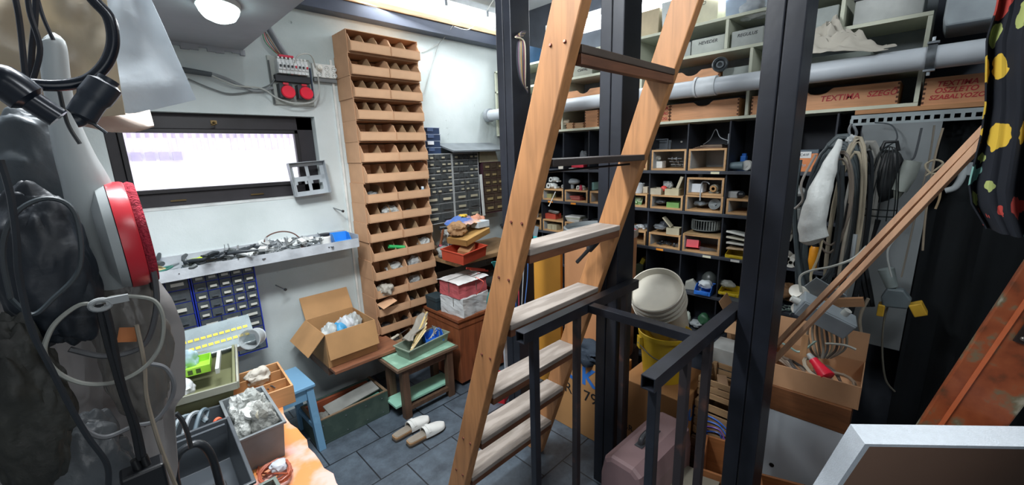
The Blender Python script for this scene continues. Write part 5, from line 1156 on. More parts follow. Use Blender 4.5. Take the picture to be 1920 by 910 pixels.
part('body', MB().lathe([(.001, 0), (.036, 0), (.042, .075), (.044, .075), (.044, .08), (.040, .08), (.034, .003), (.001, .003)], 24), mat('#b9c0c2', .2, alpha=.55), t)
part('base_ring', MB().lathe([(.0365, -.002), (.038, .004), (.038, .006), (.0365, .006)], 24), mat('#c7cdd0', .3), t)
# dark toolbox
t = thing('toolbox_bin', 'dark grey deep plastic toolbox on the near end of the orange table', 'toolbox', (.03, 1.32, TZ+.0005), -.03)
dg_ = mat('#41464b', .38, 0, .1, 10)
part('body', MB().taper(.20, .34, .225, .37, .135, .004), dg_, t, bev=.002)
part('inner_ledge', MB().bx(-.10, .10, .155, .165, .10, .13), dg_, t)
t = thing('tool_insert', 'dark tray insert crowded with hoses at the back of the dark grey toolbox', 'tray', (.06, 1.60, TZ+.0005), -.25)
part('body', MB().taper(.18, .12, .20, .14, .11, .004), mat('#4a4f53', .4), t, bev=.001)
for i in range(3): cable('rubber_hose', [(.0+.03*i, 1.56, .84), (.03+.03*i, 1.60, .885), (.07+.02*i, 1.63, .87), (.10, 1.59+.01*i, .85)], .007, mat(('#6d7a80', '#8b9296', '#5b6b74')[i], .5), ['slate', 'light grey', 'bluish'][i]+' hose end curled in the dark tray insert', 'hose')
solo('orange_ring', MB().lathe([(.008, -.006), (.013, -.006), (.013, .006), (.008, .006), (.008, -.006)], 18, Matrix.Rotation(PI/2, 4, 'X')), mat('#f06a4a', .4), 'bright orange ring on the edge of the dark tray insert', 'ring', (.125, 1.535, .865), rot=(0, 0, .3))
# black arched handle and olive lid
t = thing('carrying_case', 'small black case with a tall arched handle in front of the dark grey toolbox', 'case', (.035, 1.07, .75))
part('body', MB().bx(-.06, .045, -.02, .035, .0, .20), mat('#25282c', .4), t, bev=.006)
part('handle', MB().tube(smooth_pts([(-.040, .008, .195), (-.040, .008, .28), (-.026, .008, .325), (.010, .008, .33), (.028, .008, .285), (.032, .008, .195)], 5), .0085, 10), mat('#22262a', .35), t)
t = thing('clear_case', 'grey-green translucent box with a rim, beside the black arched handle', 'box', (.145, 1.11, .75+.0005))
part('body', MB().taper(.07, .07, .08, .08, .10, .003), mat('#6f7a72', .3, alpha=.8), t, bev=.001)
# coil of brown-orange wire
P = []
for i in range(110):
    a = i*2*PI/16; r_ = .040+.006*math.sin(i*.37)+.004*math.sin(i*1.1); P.append((.215+r_*math.cos(a)*1.0, 1.27+r_*1.15*math.sin(a), TZ+.006+.014*abs(math.sin(i*.21))+.0002*i))
solo('wire_coil', MB().tube([Vector(p)-Vector((.215, 1.27, TZ)) for p in P]+[Vector((-.04, .07, .004)), Vector((-.02, .12, .004)), Vector((.03, .14, .004))], .0028, 6), mat('#a4543a', .4), 'coil of rust red wire on the near end of the orange table', 'wire coil', (.215, 1.27, TZ))
crumple((.225, 1.285, TZ+.02), (.05, .05, .03), mat('#c7cdd4', .4, alpha=.8), 'small clear wrapper with a printed tag on the wire coil', 'wrapper', 'wrapper', 140, sub=3)
solo('wood_chip', MB().prism([(-.02, -.002), (.02, -.001), (.02, .001), (-.02, .004)], 0, .003), mat('#c58a5a', .8), 'thin wood splinter beside the rust red wire coil', 'splinter', (.20, 1.25, TZ+.02), .6)
# ================================================================ bench end behind the ladder
cw_ = wood('#8a4f30', .7, 2, 4)
t = thing('wooden_cabinet', 'reddish brown wooden cabinet with an open drawer behind the ladder', 'cabinet', (1.62, 2.24, 0))
part('body', MB().bx(.0, .62, .0, .45, .03, .515), cw_, t, bev=.003)
part('top_board', MB().bx(-.015, .635, -.015, .46, .516, .54), cw_, t, bev=.004)
part('moulding', MB().bx(-.006, .62, -.006, -.0005, .47, .50).bx(-.006, -.0005, 0, .45, .47, .50), cw_, t)
d = part('drawer', MB().tray(.30, .18, .10, .01, Matrix.Translation((.40, -.10, .34))), wood('#a3683f', .8, 0), t)
part('handle', MB().cyl((.40, -.192, .39), (.40, -.21, .39), .012, .015, 12), mat('#6a4a2c', .4), d)
lidded_box('cardboard_box', 'pale tan box lying in the open cabinet drawer', (2.0, 2.14, .3515), .05, .16, .10, .06, '#b9926a')
t = thing('paper_parcel', 'white paper parcel tied with string on the reddish cabinet, under the red one', 'parcel', (1.78, 2.36, .5405), .12)
part('wrapping', MB().blob((.30, .25, .155), 3, .05, 4, Matrix.Translation((0, 0, .072)), 5, flat=-.07), mat('#c9cac8', .8, bump=.4), t)
t.children[0].data = t.children[0].data
part('string', MB().bx(-.152, .152, -.002, .002, .142, .147), mat('#6e6a62', .8), t)
def soft_box(w_, d_, h_, seed, amp=.006):
    m_ = MB(); bm = bmesh.new(); bmesh.ops.create_cube(bm, size=1); bmesh.ops.subdivide_edges(bm, edges=bm.edges, cuts=7, use_grid_fill=True)
    vs = []
    for v in bm.verts:
        p = Vector((v.co.x*w_, v.co.y*d_, (v.co.z+.5)*h_)); n_ = noise.noise_vector(p*14+Vector((seed, 0, 0)))*amp; n2 = noise.noise_vector(p*35+Vector((seed, 5, 0)))*amp*.5
        q = p+n_+n2; q.z = max(q.z, 0) if v.co.z > -.49 else 0; vs.append(q)
    fs = [tuple(v.index for v in f.verts) for f in bm.faces]; bm.free()
    return m_.add(vs, fs)
bpy.data.objects.remove(t.children[0]) if False else None
for ch in list(t.children): bpy.data.objects.remove(ch)
part('wrapping', soft_box(.27, .24, .135, 3, .010), mat('#c3c6c6', .8), t)
part('string', MB().tube([(-.137, -.02, .07), (-.137, -.02, .137), (0, -.02, .142), (.137, -.02, .137), (.137, -.02, .07)], .002), mat('#6e6a62', .8), t)
t = thing('paper_parcel', 'faded red parcel with a white paper top tied with string', 'parcel', (1.78, 2.37, .679), .05)
part('wrapping', soft_box(.27, .22, .115, 7, .008), mat('#b5565a', .8, 0, .2, 8), t)
part('paper_top', MB().sheet(lambda u, v: (.30*(u-.5), .25*(v-.5), .120+.006*noise.noise(Vector((u*6, v*6, 1)))-.02*max(0, abs(v-.5)-.4)*4), 14, 12, .003), mat('#d8d9d6', .8), t)
part('string', MB().tube([(-.137, .0, .03), (-.139, .0, .124), (0, .0, .129), (.139, .0, .124), (.137, 0, .03)], .002).tube([(.03, -.112, .03), (.03, -.114, .124), (.03, 0, .130), (.03, .114, .124)], .002), mat('#5d5a52', .8), t)
lidded_box('dark_box', 'dark bottle green box beside the white parcel', (1.66, 2.56, .5405), 0, .10, .14, .10, '#24343a')
# bench top with legs
t = thing('work_bench', 'cluttered wooden bench in the corner under the parts cabinets', 'bench', (1.765, 2.42, 0))
part('bench_top', MB().bx(0, .83, 0, .47, .865, .90), wood('#a5845f', .7, 0), t, bev=.003)
part('lower_board', MB().bx(0, .83, .31, .47, .62, .64), wood('#5a4636', .7, 0), t)
for x in (.0, .78): part('leg', MB().bx(x, x+.05, .41, .46, 0, .864), brw, t)
part('back_apron', MB().bx(.05, .78, .42, .44, .72, .864), mat('#2c2a2a', .7), t)
# red cantilever tray
t = thing('metal_tray', 'brick red metal toolbox tray tilted on the bench edge', 'tray', (1.83, 2.40, .93), rot=(.10, -.04, .22))
part('body', MB().taper(.27, .20, .28, .21, .085, .003), mat('#b4452f', .42, .1, .12, 10), t, bev=.001)
part('arm', MB().bx(-.10, .14, -.115, -.108, -.07, -.055, Matrix.Rotation(.35, 4, 'Y')).bx(-.06, .18, -.12, -.116, -.075, -.062, Matrix.Rotation(.35, 4, 'Y')), mat('#8e3326', .4), t)
solo('cardboard_box', m_box(.14, .09, .05), mat('#a87a52', .8), 'brown carton tilted in the brick red tray', 'box', (1.86, 2.41, .965), rot=(.2, -.3, .5), bev=.002)
solo('pink_sheet', MB().bx(-.07, .07, -.03, .03, 0, .004), mat('#cf5f86', .6), 'pink plastic strip sticking out of the brick red tray', 'strip', (1.87, 2.45, 1.03), rot=(.1, .35, .9))
t = thing('wooden_box', 'golden wooden box lid tilted on top of the brick red tray', 'box lid', (1.93, 2.46, 1.055), rot=(.05, -.13, .28))
part('body', MB().bx(-.15, .17, -.09, .09, 0, .045), wood('#b98f52', .8, 0), t, bev=.003)
part('edge_strip', MB().bx(-.156, -.1505, -.09, .09, 0, .045), wood('#8f6b3c', .8, 1), t)
crumple((1.82, 2.46, 1.10), (.15, .13, .11), mat('#9c7853', .85, bump=.5), 'crumpled brown paper bag on the golden box lid', 'paper bag', 'paper_bag', 151)
solo('printed_bag', MB().sheet(lambda u, v: (.26*u, .17*(v-.5), .05*math.sin(u*2.6)+.025*noise.noise(Vector((u*5, v*5, 4)))+.03*v), 18, 12, .004), mat('#4667a8', .6, 0, .1, 4, h2='#d6a98a', cut=.53), 'blue and salmon printed plastic bag draped over the golden box lid', 'bag', (1.80, 2.50, 1.135), rot=(.1, 0, .1))
solo('yellow_wrapper', MB().blob((.09, .06, .03), 8, .3, 3), mat('#d8b13a', .5), 'yellow wrapper corner on the printed plastic bag', 'wrapper', (1.97, 2.58, 1.215))
solo('white_box', m_box(.13, .08, .05), mat('#c9d3d8', .5), 'white carton on the golden box lid close to the ladder', 'box', (2.06, 2.47, 1.125), .1, bev=.003)
crumple((2.10, 2.56, 1.12), (.15, .10, .10), mat('#c98d72', .7, bump=.4), 'salmon pink wrapping beside the white carton', 'wrapping', 'wrapping', 153)
for i, (x, y, z, s_, c_, l_) in enumerate(((1.80, 2.62, .90, .11, '#8e8f8b', 'grey crumpled bag on the bench beside the rack'), (1.88, 2.72, .90, .12, '#3a3b3d', 'black cloth heap on the bench under the grey cabinet'), (1.80, 2.78, .9, .10, '#7b5c44', 'brown fittings heap on the bench corner by the rack'), (1.86, 2.52, .63, .10, '#9a9c98', 'pale crumpled bag under the bench'), (1.95, 2.78, 1.03, .09, '#b4b5b0', 'pale crumpled wrapper under the grey cabinets'))):
    crumple((x, y, z), (s_, s_, s_*.9), mat(c_, .7, bump=.4), l_, 'bag' if 'bag' in l_ else 'clutter', 'plastic_bag' if 'bag' in l_ else 'clutter_heap', 155+i)
carton('small_carton', 'small tan carton full of fittings hooked beside the rack', (1.80, 2.50, .905), .2, .10, .10, .06, '#b58a5c')
t = thing('hammer', 'hammer with a brown handle and pink tip hanging beside the rack', 'hammer', (1.80, 2.66, 1.0), rot=(.1, 0, 0)); part('handle', MB().cyl((0, -.0, .0), (.02, -.01, .13), .011, .009, 10), wood('#8a5537', .7, 2), t); part('head', MB().cyl((-.01, 0, .135), (.06, -.01, .135), .014, .014, 12), darkst, t); part('tip', MB().lathe([(.001, -.018), (.012, -.012), (.014, 0)], 14), mat('#d86a82', .4), t)
solo('white_wire_frame', MB().tube([(0, 0, 0), (0, 0, .17), (.12, 0, .19)], .002).tube([(.06, 0, .10), (.06, 0, .0)], .002), mat('#b9bcbd', .4), 'thin white wire frame hanging between the rack and the red tray', 'wire frame', (1.76, 2.50, .93))
# behind wired post: lath, teal cloth, red box, orange board
solo('white_board', MB().bx(0, .05, 0, .015, 0, .95), mat('#c3ccd4', .5), 'white board edge standing between the ladder and the wired post', 'board', (1.93, 2.09, 0), rot=(0, -.03, 0))
solo('teal_cloth', MB().sheet(lambda u, v: (.05*math.sin(v*6)+.1*u, .03*math.sin(u*6+v*3), -.38*v), 10, 18, .006), mat('#1e6a68', .8), 'dark teal cloth hanging beside the white board', 'cloth', (1.86, 2.12, .93))
solo('red_crate', MB().tray(.22, .16, .12, .004), mat('#c4232f', .45), 'red plastic crate on the floor behind the ladder', 'crate', (1.75, 1.98, .0005), .5, bev=.002)
t = thing('orange_board', 'tall yellow-orange panel standing behind the wired post', 'panel', (2.10, 1.69, 0))
part('panel', MB().bx(0, .025, 0, .30, 0, 1.06), mat('#d89a3c', .55, 0, .06, 4), t, bev=.003)
crumple((2.075, 1.90, 1.02), (.07, .15, .10), mat('#128f94', .7, bump=.4), 'bright teal cloth bunched on the top corner of the yellow-orange panel', 'cloth', 'teal_cloth', 160, amp=.3)
# drum
t = thing('fibre_drum', 'brown fibre drum with a steel rim behind the middle post', 'drum', (2.24, 1.47, .36))
part('body', MB().lathe([(.232, 0), (.232, .82), (.225, .82), (.225, .02)], 40), mat('#c08a60', .6, 0, .08, 4), t)
part('rim', MB().lathe([(.233, .80), (.239, .80), (.239, .845), (.228, .85), (.228, .82), (.233, .82)], 40), mat('#a9b0b2', .35, .6), t)
part('lid', MB().lathe([(.001, .80), (.224, .80), (.224, .81), (.001, .812)], 40), mat('#d5cfc4', .6), t)
part('label_card', MB().bx(-.2345, -.233, -.06, .0, .40, .52), mat('#d9d8cf', .7), t)
crumple((2.25, 1.31, 1.173), (.16, .14, .08), mat('#b8303c', .5), 'crimson bag lying on the drum lid', 'bag', 'plastic_bag', 161)
t = thing('wooden_crate', 'dark wooden crate under the fibre drum', 'crate', (2.24, 1.47, 0)); part('body', MB().tray(.40, .40, .34, .012), wood('#4f3b2c', .7, 1), t); part('top_slats', MB().bx(-.2, .2, -.2, .2, .3405, .3595), wood('#4f3b2c', .7, 1), t)
# big cartons
blue_ink = mat('#2f6fc0', .6); blk_ink = mat('#222222', .6)
t = thing('shipping_carton', 'large brown carton printed JUKI on the floor between the posts', 'box', (1.80, 1.08, 0))
part('body', MB().bx(0, .20, 0, .44, 0, .50), mat('#b18352', .75, 0, .08, 4), t, bev=.004)
part('tape', MB().bx(-.0008, -.0002, .0, .44, .497, .4995), mat('#c9a878', .4), t)
pj = at(1089, 704, x=1.80)
text('printed_logo', 'JUKI', .155, Matrix.Translation((-.001, pj.y-1.08, pj.z))@FX, blue_ink, t, bold=.004)
pj = at(1081, 735, x=1.80)
text('printed_code', 'BR-179', .10, Matrix.Translation((-.001, pj.y-1.08, pj.z))@FX, blk_ink, t)
pj = at(1050, 792, x=1.80)
text('printed_code', 'MADE', .02, Matrix.Translation((-.001, pj.y-1.08, pj.z))@FX, blk_ink, t) if False else None
t = thing('shipping_carton', 'brown carton with blue print standing under the yellow bucket', 'box', (1.81, .70, 0))
part('body', MB().bx(0, .36, 0, .34, 0, .485), mat('#ab7b4c', .75, 0, .08, 4), t, bev=.004)
text('printed_logo', 'JUKI', .10, Matrix.Translation((.15, -.001, .36))@FY, blue_ink, t, bold=.003)
text('printed_code', 'BR-179', .05, Matrix.Translation((-.001, .24, .2))@FX, blk_ink, t)
solo('dark_cloth', MB().sheet(lambda u, v: (.02-.03*math.sin(v*3)+.03*math.sin(u*9)*v, -.17*u+.03*math.sin(v*5), .0-.07*v*v+.02*noise.noise(Vector((u*5, v*5, 9)))), 18, 14, .012), mat('#27323f', .85, bump=.3), 'dark navy cloth hanging over the corner of the large brown carton', 'cloth', (1.782, 1.37, .56))
crumple((1.87, 1.27, .5), (.13, .30, .11), mat('#25303c', .85, bump=.4), 'dark navy cloth heap on the large brown carton', 'cloth', 'dark_cloth', 163)
# buckets
t = thing('yellow_bucket', 'yellow plastic bucket with a wire handle standing on the brown carton', 'bucket', (1.985, .885, .4855), 2.4)
ye = mat('#d8b52c', .45, 0, .08, 6)
part('body', MB().lathe([(.001, 0), (.105, 0), (.128, .24), (.137, .24), (.139, .262), (.134, .264), (.125, .245), (.102, .006), (.001, .006)], 36), ye, t)
part('lug', MB().bx(.125, .145, -.02, .02, .17, .235).bx(-.145, -.125, -.02, .02, .17, .235), ye, t, bev=.002)
part('handle', MB().tube(smooth_pts([(.147, 0, .20), (.10, .10, .16), (0, .155, .145), (-.10, .10, .16), (-.147, 0, .20)], 6), .003), steelm, t)
part('sticker', MB().bx(-.05, .0, .119, .121, .12, .20, Matrix.Rotation(.35, 4, 'Z')), mat('#d8d4bd', .7), t)
axis_ = Vector((-.62, -.06, .78)).normalized(); rim_c = Vector((1.925, .925, .985))
q_ = axis_.to_track_quat('Z', 'Y').to_euler()
wb_ = mat('#c9c4b6', .45, 0, .12, 6)
for i in range(3):
    c0_ = rim_c-axis_*(.30+.035*i)
    t = thing('white_bucket', ['top', 'second', 'lowest'][i]+' of three nested white plaster buckets tipped in the yellow bucket', 'bucket', c0_, rot=tuple(q_))
    part('body', MB().lathe([(.001, 0), (.112, 0), (.132, .285), (.138, .285), (.138, .30), (.132, .302), (.128, .29), (.108, .006), (.001, .006)], 40), wb_, t)
    part('rim_ring', MB().lathe([(.1325, .255), (.142, .255), (.142, .262), (.1325, .262)], 40), wb_, t)
# sewing machine case
t = thing('sewing_machine_case', 'dusty mauve sewing machine case with a dark grip handle behind the railing', 'case', (1.52, .715, 0), -.04)
mv = mat('#82696a', .55, 0, .1, 5)
pr = [(-.10, 0), (.10, 0), (.10, .36), (.085, .435), (.05, .46), (-.05, .46), (-.085, .435), (-.10, .36)]
part('cover', MB().prism(pr, -.24, .20, MXP), mv, t, bev=.02)
part('base', MB().bx(-.245, .205, -.105, .105, 0, .06), mat('#4b3d3f', .5), t, bev=.004)
h_ = part('handle', MB().tube(smooth_pts([(-.09, 0, .462), (-.085, 0, .485), (-.04, 0, .495), (.02, 0, .485), (.03, 0, .462)], 5), .011, 10), mat('#34363a', .4), t)
part('handle_plate', MB().bx(-.11, .05, -.018, .018, .4602, .465), mat('#3c3e42', .4), t, bev=.002)
# crates behind railing
def slat_crate(loc, w_, d_, h_, label, rz=0, n=3, col='#a98a66'):
    t = thing('slatted_crate', label, 'crate', loc, rz); wm = wood(col, .75, 1)
    X, Y = w_/2, d_/2
    for sx_ in (-1, 1):
        for sy_ in (-1, 1): part('corner_post', MB().box((sx_*(X-.012), sy_*(Y-.012), h_/2), (.018, .018, h_)), wm, t)
    for i in range(n):
        z = h_*(i+.12)/n; s_ = h_/n*.72
        for sy_ in (-1, 1): part('slat', MB().bx(-X, X, sy_*Y-.003, sy_*Y+.003, z, z+s_), wm, t)
        for sx_ in (-1, 1): part('slat', MB().bx(sx_*X-.003, sx_*X+.003, -Y+.004, Y-.004, z, z+s_), wm, t)
    part('floor_board', MB().bx(-X+.004, X-.004, -Y+.004, Y-.004, .004, .01), wm, t)
    return t
slat_crate((2.04, .585, .475), .20, .19, .11, 'slatted fruit crate on top of the stack beside the post')
slat_crate((2.04, .585, .26), .22, .20, .20, 'slatted fruit crate with blue cords, second in the stack beside the post', n=4)
slat_crate((2.04, .585, .0), .24, .21, .25, 'dark slatted crate at the bottom of the stack beside the post', n=4, col='#5d4636')
for i in range(4): cable('blue_cable', [(1.93, .66-.02*i, .36-.03*i), (1.925, .62, .39-.03*i), (1.925, .56, .38-.02*i), (1.93, .51+.01*i, .34-.03*i)], .004, mat(('#2f66c4', '#3a6fd0', '#6a4fb0', '#274f9c')[i], .4), ['upper', 'second', 'violet', 'lowest'][i]+' blue cord spilling from the middle slatted crate' if i != 2 else 'violet cord spilling from the middle slatted crate', 'cord')
lidded_box('wooden_block', 'piece of wood lying in the top slatted crate', (2.04, .60, .49), .4, .12, .04, .05, '#8b6f55')
t = thing('white_carton', 'white carton with a printed label standing behind the slatted crates', 'box', (2.26, .62, .30)); part('body', m_box(.16, .20, .34), mat('#b3b6b4', .6), t, bev=.002); part('label_card', MB().bx(-.0812, -.0802, -.06, -.01, .05, .12), mat('#dcdcd8', .7), t)
t.location.z = 0; t.children[0].scale = (1, 1, 1.88); t.children[1].location.z = .3
carton('small_carton', 'open tan carton with a stick in it behind the railing and the post', (2.45, .58, .62), .1, .18, .24, .12, '#b8916c', flaps={'left': -30, 'back': 60})
solo('side_stand', MB().bx(-.12, .12, -.14, .14, 0, .619), dk, 'dark stand under the open tan carton', 'stand', (2.47, .58, 0))
solo('wooden_stick', MB().bx(-.006, .006, -.008, .008, 0, .2), wood('#c49a74', .8, 2), 'wooden stick standing in the open tan carton', 'stick', (2.33, .60, .63), rot=(.1, -.2, 0))
# low wooden drawers in front
for i, (x, y, rz, l_) in enumerate(((1.80, .50, .25, 'loose wooden drawer on the floor behind the railing balusters'), (1.72, .22, .35, 'loose wooden drawer on the floor beside the white cabinet'))):
    t = thing('drawer_box', l_, 'drawer', (x, y, .0005), rz); part('body', MB().tray(.26, .20 if i else .17, .30, .012), wood('#9a6238', .75, 1), t, bev=.002)
    part('bottom_panel', MB().bx(-.11, .11, -.06, .06, .10, .106), wood('#b08a62', .8), t)
solo('grey_slab', MB().bx(-.13, .13, -.09, .09, 0, .27), mat('#7f7a6c', .7), 'beige cardboard slab at the foot of the railing balusters', 'slab', (1.55, .545, .0), .1, bev=.002)
# ================================================================ right-hand side
# white cabinet with brown top and carton
CX = 1.95
t = thing('white_cabinet', 'white fronted cabinet with a brown edge standing past the posts', 'cabinet', (CX, .10, 0), .03)
part('body', MB().bx(.012, .42, 0, .30, 0, .545), mat('#6b5f50', .7), t, bev=.002)
part('door', MB().bx(-.006, .0115, 0, .30, .02, .545), mat('#c3ccd3', .45, 0, .04, 4), t, bev=.002)
part('keyhole', MB().cyl((-.0075, .235, .27), (-.0062, .235, .27), .010, .010, 16), mat('#17181a', .4), t)
part('top_band', MB().bx(-.008, .425, -.004, .304, .546, .66), wood('#7c5030', .75, 1), t, bev=.002)
t = carton('carton', 'open brown carton full of cables on the white cabinet', (CX+.13, .25, .6605), .05, .26, .33, .10, '#b48a66', flaps={'right': 78, 'back': 60})
t = thing('industrial_plug', 'red industrial plug hanging nose down into the open brown carton', 'plug', at(1525, 675, x=2.02), rot=(0, 0, 0))
d0 = at(1526, 676, x=2.02); d1 = at(1552, 708, x=1.975)
v_ = d1-d0
part('body', MB().tube([Vector((0, 0, 0)), v_*.15, v_*.5, v_*1.0, v_*1.02], [.018, .017, .022, .030, .028], 16), mat('#d8223a', .35), t)
part('gland', MB().cyl(v_*-.35, v_*-.02, .010, .014, 12), mat('#9c9e9c', .4), t)
for i in range(6):
    solo('cable_coil', MB().tube(coil_pts((0, 0, 0), .05+.01*(i % 3), .05, (1, .2*i, .1), (0, 1, .3), 2.5, i+3), .005), mat(('#8b7a68', '#5b4f46', '#a59a88', '#3d3a38', '#77685a', '#98897a')[i], .5), ['brown-grey', 'dark brown', 'beige', 'black', 'earth brown', 'pale brown'][i]+' cable coil inside the open brown carton', 'cable coil', (CX+.10+.02*(i % 3), .15+.045*i, .72))
# panel behind the cables and perforated angle hook
solo('side_panel_board', MB().bx(0, .015, 0, .265, .70, 1.775), mat('#72787a', .7, 0, .15, 4), 'pale grey board behind the hanging cables under the perforated angle', 'board', (2.60, -.005, 0))
# black curtain
curt = mat('#0e1418', .95, 0, .2, 5)
solo('black_curtain', MB().sheet(lambda u, v: (.035*math.sin(u*34)+.02*math.sin(u*77+v*2), -1.35*u, -1.80*v), 90, 10, .004), curt, 'black cloth curtain hanging on the dark side past the perforated angle', 'curtain', (2.72, -.01, 1.81))
solo('black_curtain', MB().sheet(lambda u, v: (-1.6*u, .03*math.sin(u*30), -2.3*v), 60, 8, .004), curt, 'black cloth curtain hanging at the side of the orange beam', 'curtain', (2.70, -.75, 2.4))
# hanging cable bundles
def px(pts, x): return [at(a, b, x=x) for a, b in pts]
def loopc(name, cx_, cy_, rx, ry, x, turns, r, col, label, seed, cat='cable coil', tilt=0, rough=.45):
    c = at(cx_, cy_, x=x); e = at(cx_+rx, cy_, x=x); f = at(cx_, cy_-ry, x=x)
    return solo(name, MB().tube(coil_pts((0, 0, 0), (e-c).length, (f-c).length, (tilt, -1, tilt*.3), (0, tilt*.4, 1), turns, seed, .10, 22), r, 7), mat(col, rough), label, cat, c)
loopc('cable_coil', 1556, 425, 50, 155, 2.42, 6.4, .011, '#4b5558', 'thick grey cable coil hanging from the perforated angle hook', 1)
loopc('cable_coil', 1612, 395, 22, 115, 2.5, 3.2, .017, '#8b8b86', 'fat light grey hose loop with a red thread hanging beside the board', 2)
loopc('cable_coil', 1535, 440, 36, 150, 2.36, 4.1, .007, '#343c40', 'thin dark cable coil hanging behind the white bag', 3)
loopc('cable_coil', 1582, 440, 28, 170, 2.40, 4.3, .006, '#a39a86', 'beige mains cord coil hanging in the middle of the cable cluster', 4)
loopc('cable_coil', 1565, 380, 30, 90, 2.30, 2.3, .005, '#6b6258', 'brownish cord coil tied below the hook', 5)
loopc('cable_coil', 1598, 470, 22, 170, 2.45, 2.2, .008, '#23282c', 'long black cable loop at the board side of the cluster', 6)
cable('hook', px([(1597, 232), (1592, 245), (1598, 262), (1606, 250), (1600, 236)], 2.56), .006, steelm, 'steel hook hanging from the first hole of the perforated angle', 'hook')
cords = [([(1500, 300), (1490, 380), (1495, 480), (1508, 540), (1525, 560)], 2.34, .010, '#3f494d', 'thick grey cable hanging down beside the post'),
         ([(1530, 290), (1508, 330), (1502, 350), (1505, 375), (1490, 392)], 2.25, .005, '#85807a', 'thin brown-grey cord arching beside the orange carton'),
         ([(1580, 310), (1575, 420), (1560, 500), (1530, 535), (1508, 548)], 2.30, .009, '#2f363a', 'dark cable swinging toward the white drain fitting'),
         ([(1592, 400), (1580, 470), (1570, 540), (1566, 600), (1562, 650)], 2.35, .007, '#b3ad9d', 'cream cable hanging straight through the cluster'),
         ([(1604, 440), (1592, 520), (1578, 580), (1570, 640)], 2.33, .008, '#8f9698', 'pale grey twisted cable beside the cream one'),
         ([(1628, 560), (1612, 600), (1620, 660), (1615, 700)], 2.4, .007, '#938b7b', 'beige cable hanging in front of the grey board'),
         ([(1502, 548), (1500, 520), (1520, 508), (1560, 500), (1600, 485), (1625, 462)], 2.05, .005, '#a9aba2', 'pale cable running from the drain fitting across the battens'),
         ([(1545, 430), (1535, 480), (1520, 520), (1530, 560)], 2.2, .005, '#b3a98c', 'straw coloured cord hanging over the yellow can'),
         ([(1530, 640), (1500, 660), (1478, 650), (1455, 640), (1448, 655)], 2.1, .005, '#8aa39a', 'pale green cord looping over the battens foot'),
         ([(1548, 645), (1560, 645), (1585, 648), (1605, 656)], 2.0, .005, '#9a9a90', 'greyish cord end pointing to the grey board'),
         ([(1680, 540), (1660, 590), (1654, 650), (1660, 710), (1678, 735)], 2.45, .004, '#6f6d62', 'thin khaki cord falling from the yellow tool'),
         ([(1640, 230), (1672, 235), (1682, 260), (1660, 276), (1650, 276)], 2.55, .003, '#3c4347', 'thin dark wire bow on the grey board')]
for p, x, r_, c_, l_ in cords: cable('hanging_cable', px(p, x), r_, mat(c_, .5), l_)
for i in range(9):
    cc_ = ('#77695a', '#a8a090', '#5d544a', '#8e8d84', '#6b6f70', '#b0a890', '#4a443e', '#93877a', '#7d7a70')[i]
    nm_ = ['umber', 'ivory', 'chocolate', 'ash grey', 'slate', 'cream yellow', 'near-black', 'taupe', 'stone'][i]
    cable('hanging_cable', px([(1520+i*6, 600), (1514+i*9, 625), (1520+i*8, 655), (1532+i*3, 672)], 2.12+.02*(i % 3)), .005, mat(cc_, .5), nm_+' cord dangling under the grey junction box')
# white bag
t = thing('hanging_bag', 'long white plastic bag hanging among the cable coils', 'bag', at(1528, 385, x=2.22))
c_ = Vector(at(1528, 385, x=2.22)); ax = [at(1575, 262, x=2.3), at(1560, 300, x=2.24), at(1545, 340, x=2.22), at(1530, 385, x=2.20), at(1522, 425, x=2.20), at(1526, 448, x=2.20), at(1530, 456, x=2.20)]
mbg = MB().tube(smooth_pts([p-c_ for p in ax], 6), [.008+.045*math.sin(min(1, i/26)*PI*.5)**1.2 if i < 30 else .053*(1-(i-30)/7.5) for i in range(37)], 16)
for i, v in enumerate(mbg.v):
    n_ = noise.noise_vector(Vector(v)*16)*.010; mbg.v[i] = (v[0]+n_.x, v[1]+n_.y, v[2]+n_.z)
part('bag_body', mbg, mat('#c9cdca', .45, 0, .06, 10, bump=.4), t)
part('knot', MB().blob((.05, .04, .05), 4, .3, 3, Matrix.Translation(at(1596, 262, x=2.42)-c_)), mat('#b9bebd', .5), t)
# black wire fly lamp
q = at(1660, 330, x=2.52)
t = thing('inspection_lamp', 'black caged inspection lamp hanging on the grey board', 'lamp', q)
part('reflector', MB().blob((.07, .13, .24), 6, .06, 4), mat('#15191b', .5), t)
cg = MB()
for i in range(7):
    a = PI*i/6; cg.tube(smooth_pts([(-.02-.03*math.sin(a), .06*math.cos(a), -.20), (-.045-.02*math.sin(a), .055*math.cos(a), -.08), (-.04, .03*math.cos(a), .10), (-.01, 0, .13)], 5), .0022, 5)
for z_ in (-.18, -.15): cg.tube([(-.02-.03*math.sin(a), .06*math.cos(a), z_) for a in [PI*k/8 for k in range(9)]], .003, 5)
part('cage', cg, mat('#1d2224', .4, .3), t)
part('handle', MB().cyl((-.01, 0, -.20), (-.005, .03, -.42), .012, .010, 10), mat('#14171a', .5), t)
part('grip', MB().tube([(0, -.03, .11), (0, -.02, .15), (0, .02, .15), (0, .03, .11)], .008), mat('#14171a', .5), t)
for i in range(3): cable('hanging_strap', px([(1606+8*i, 500), (1612+9*i, 540), (1622+7*i, 575)], 2.5), .010, mat('#23282b', .6), ['first', 'second', 'third'][i]+' black strap end hanging below the inspection lamp', 'strap')
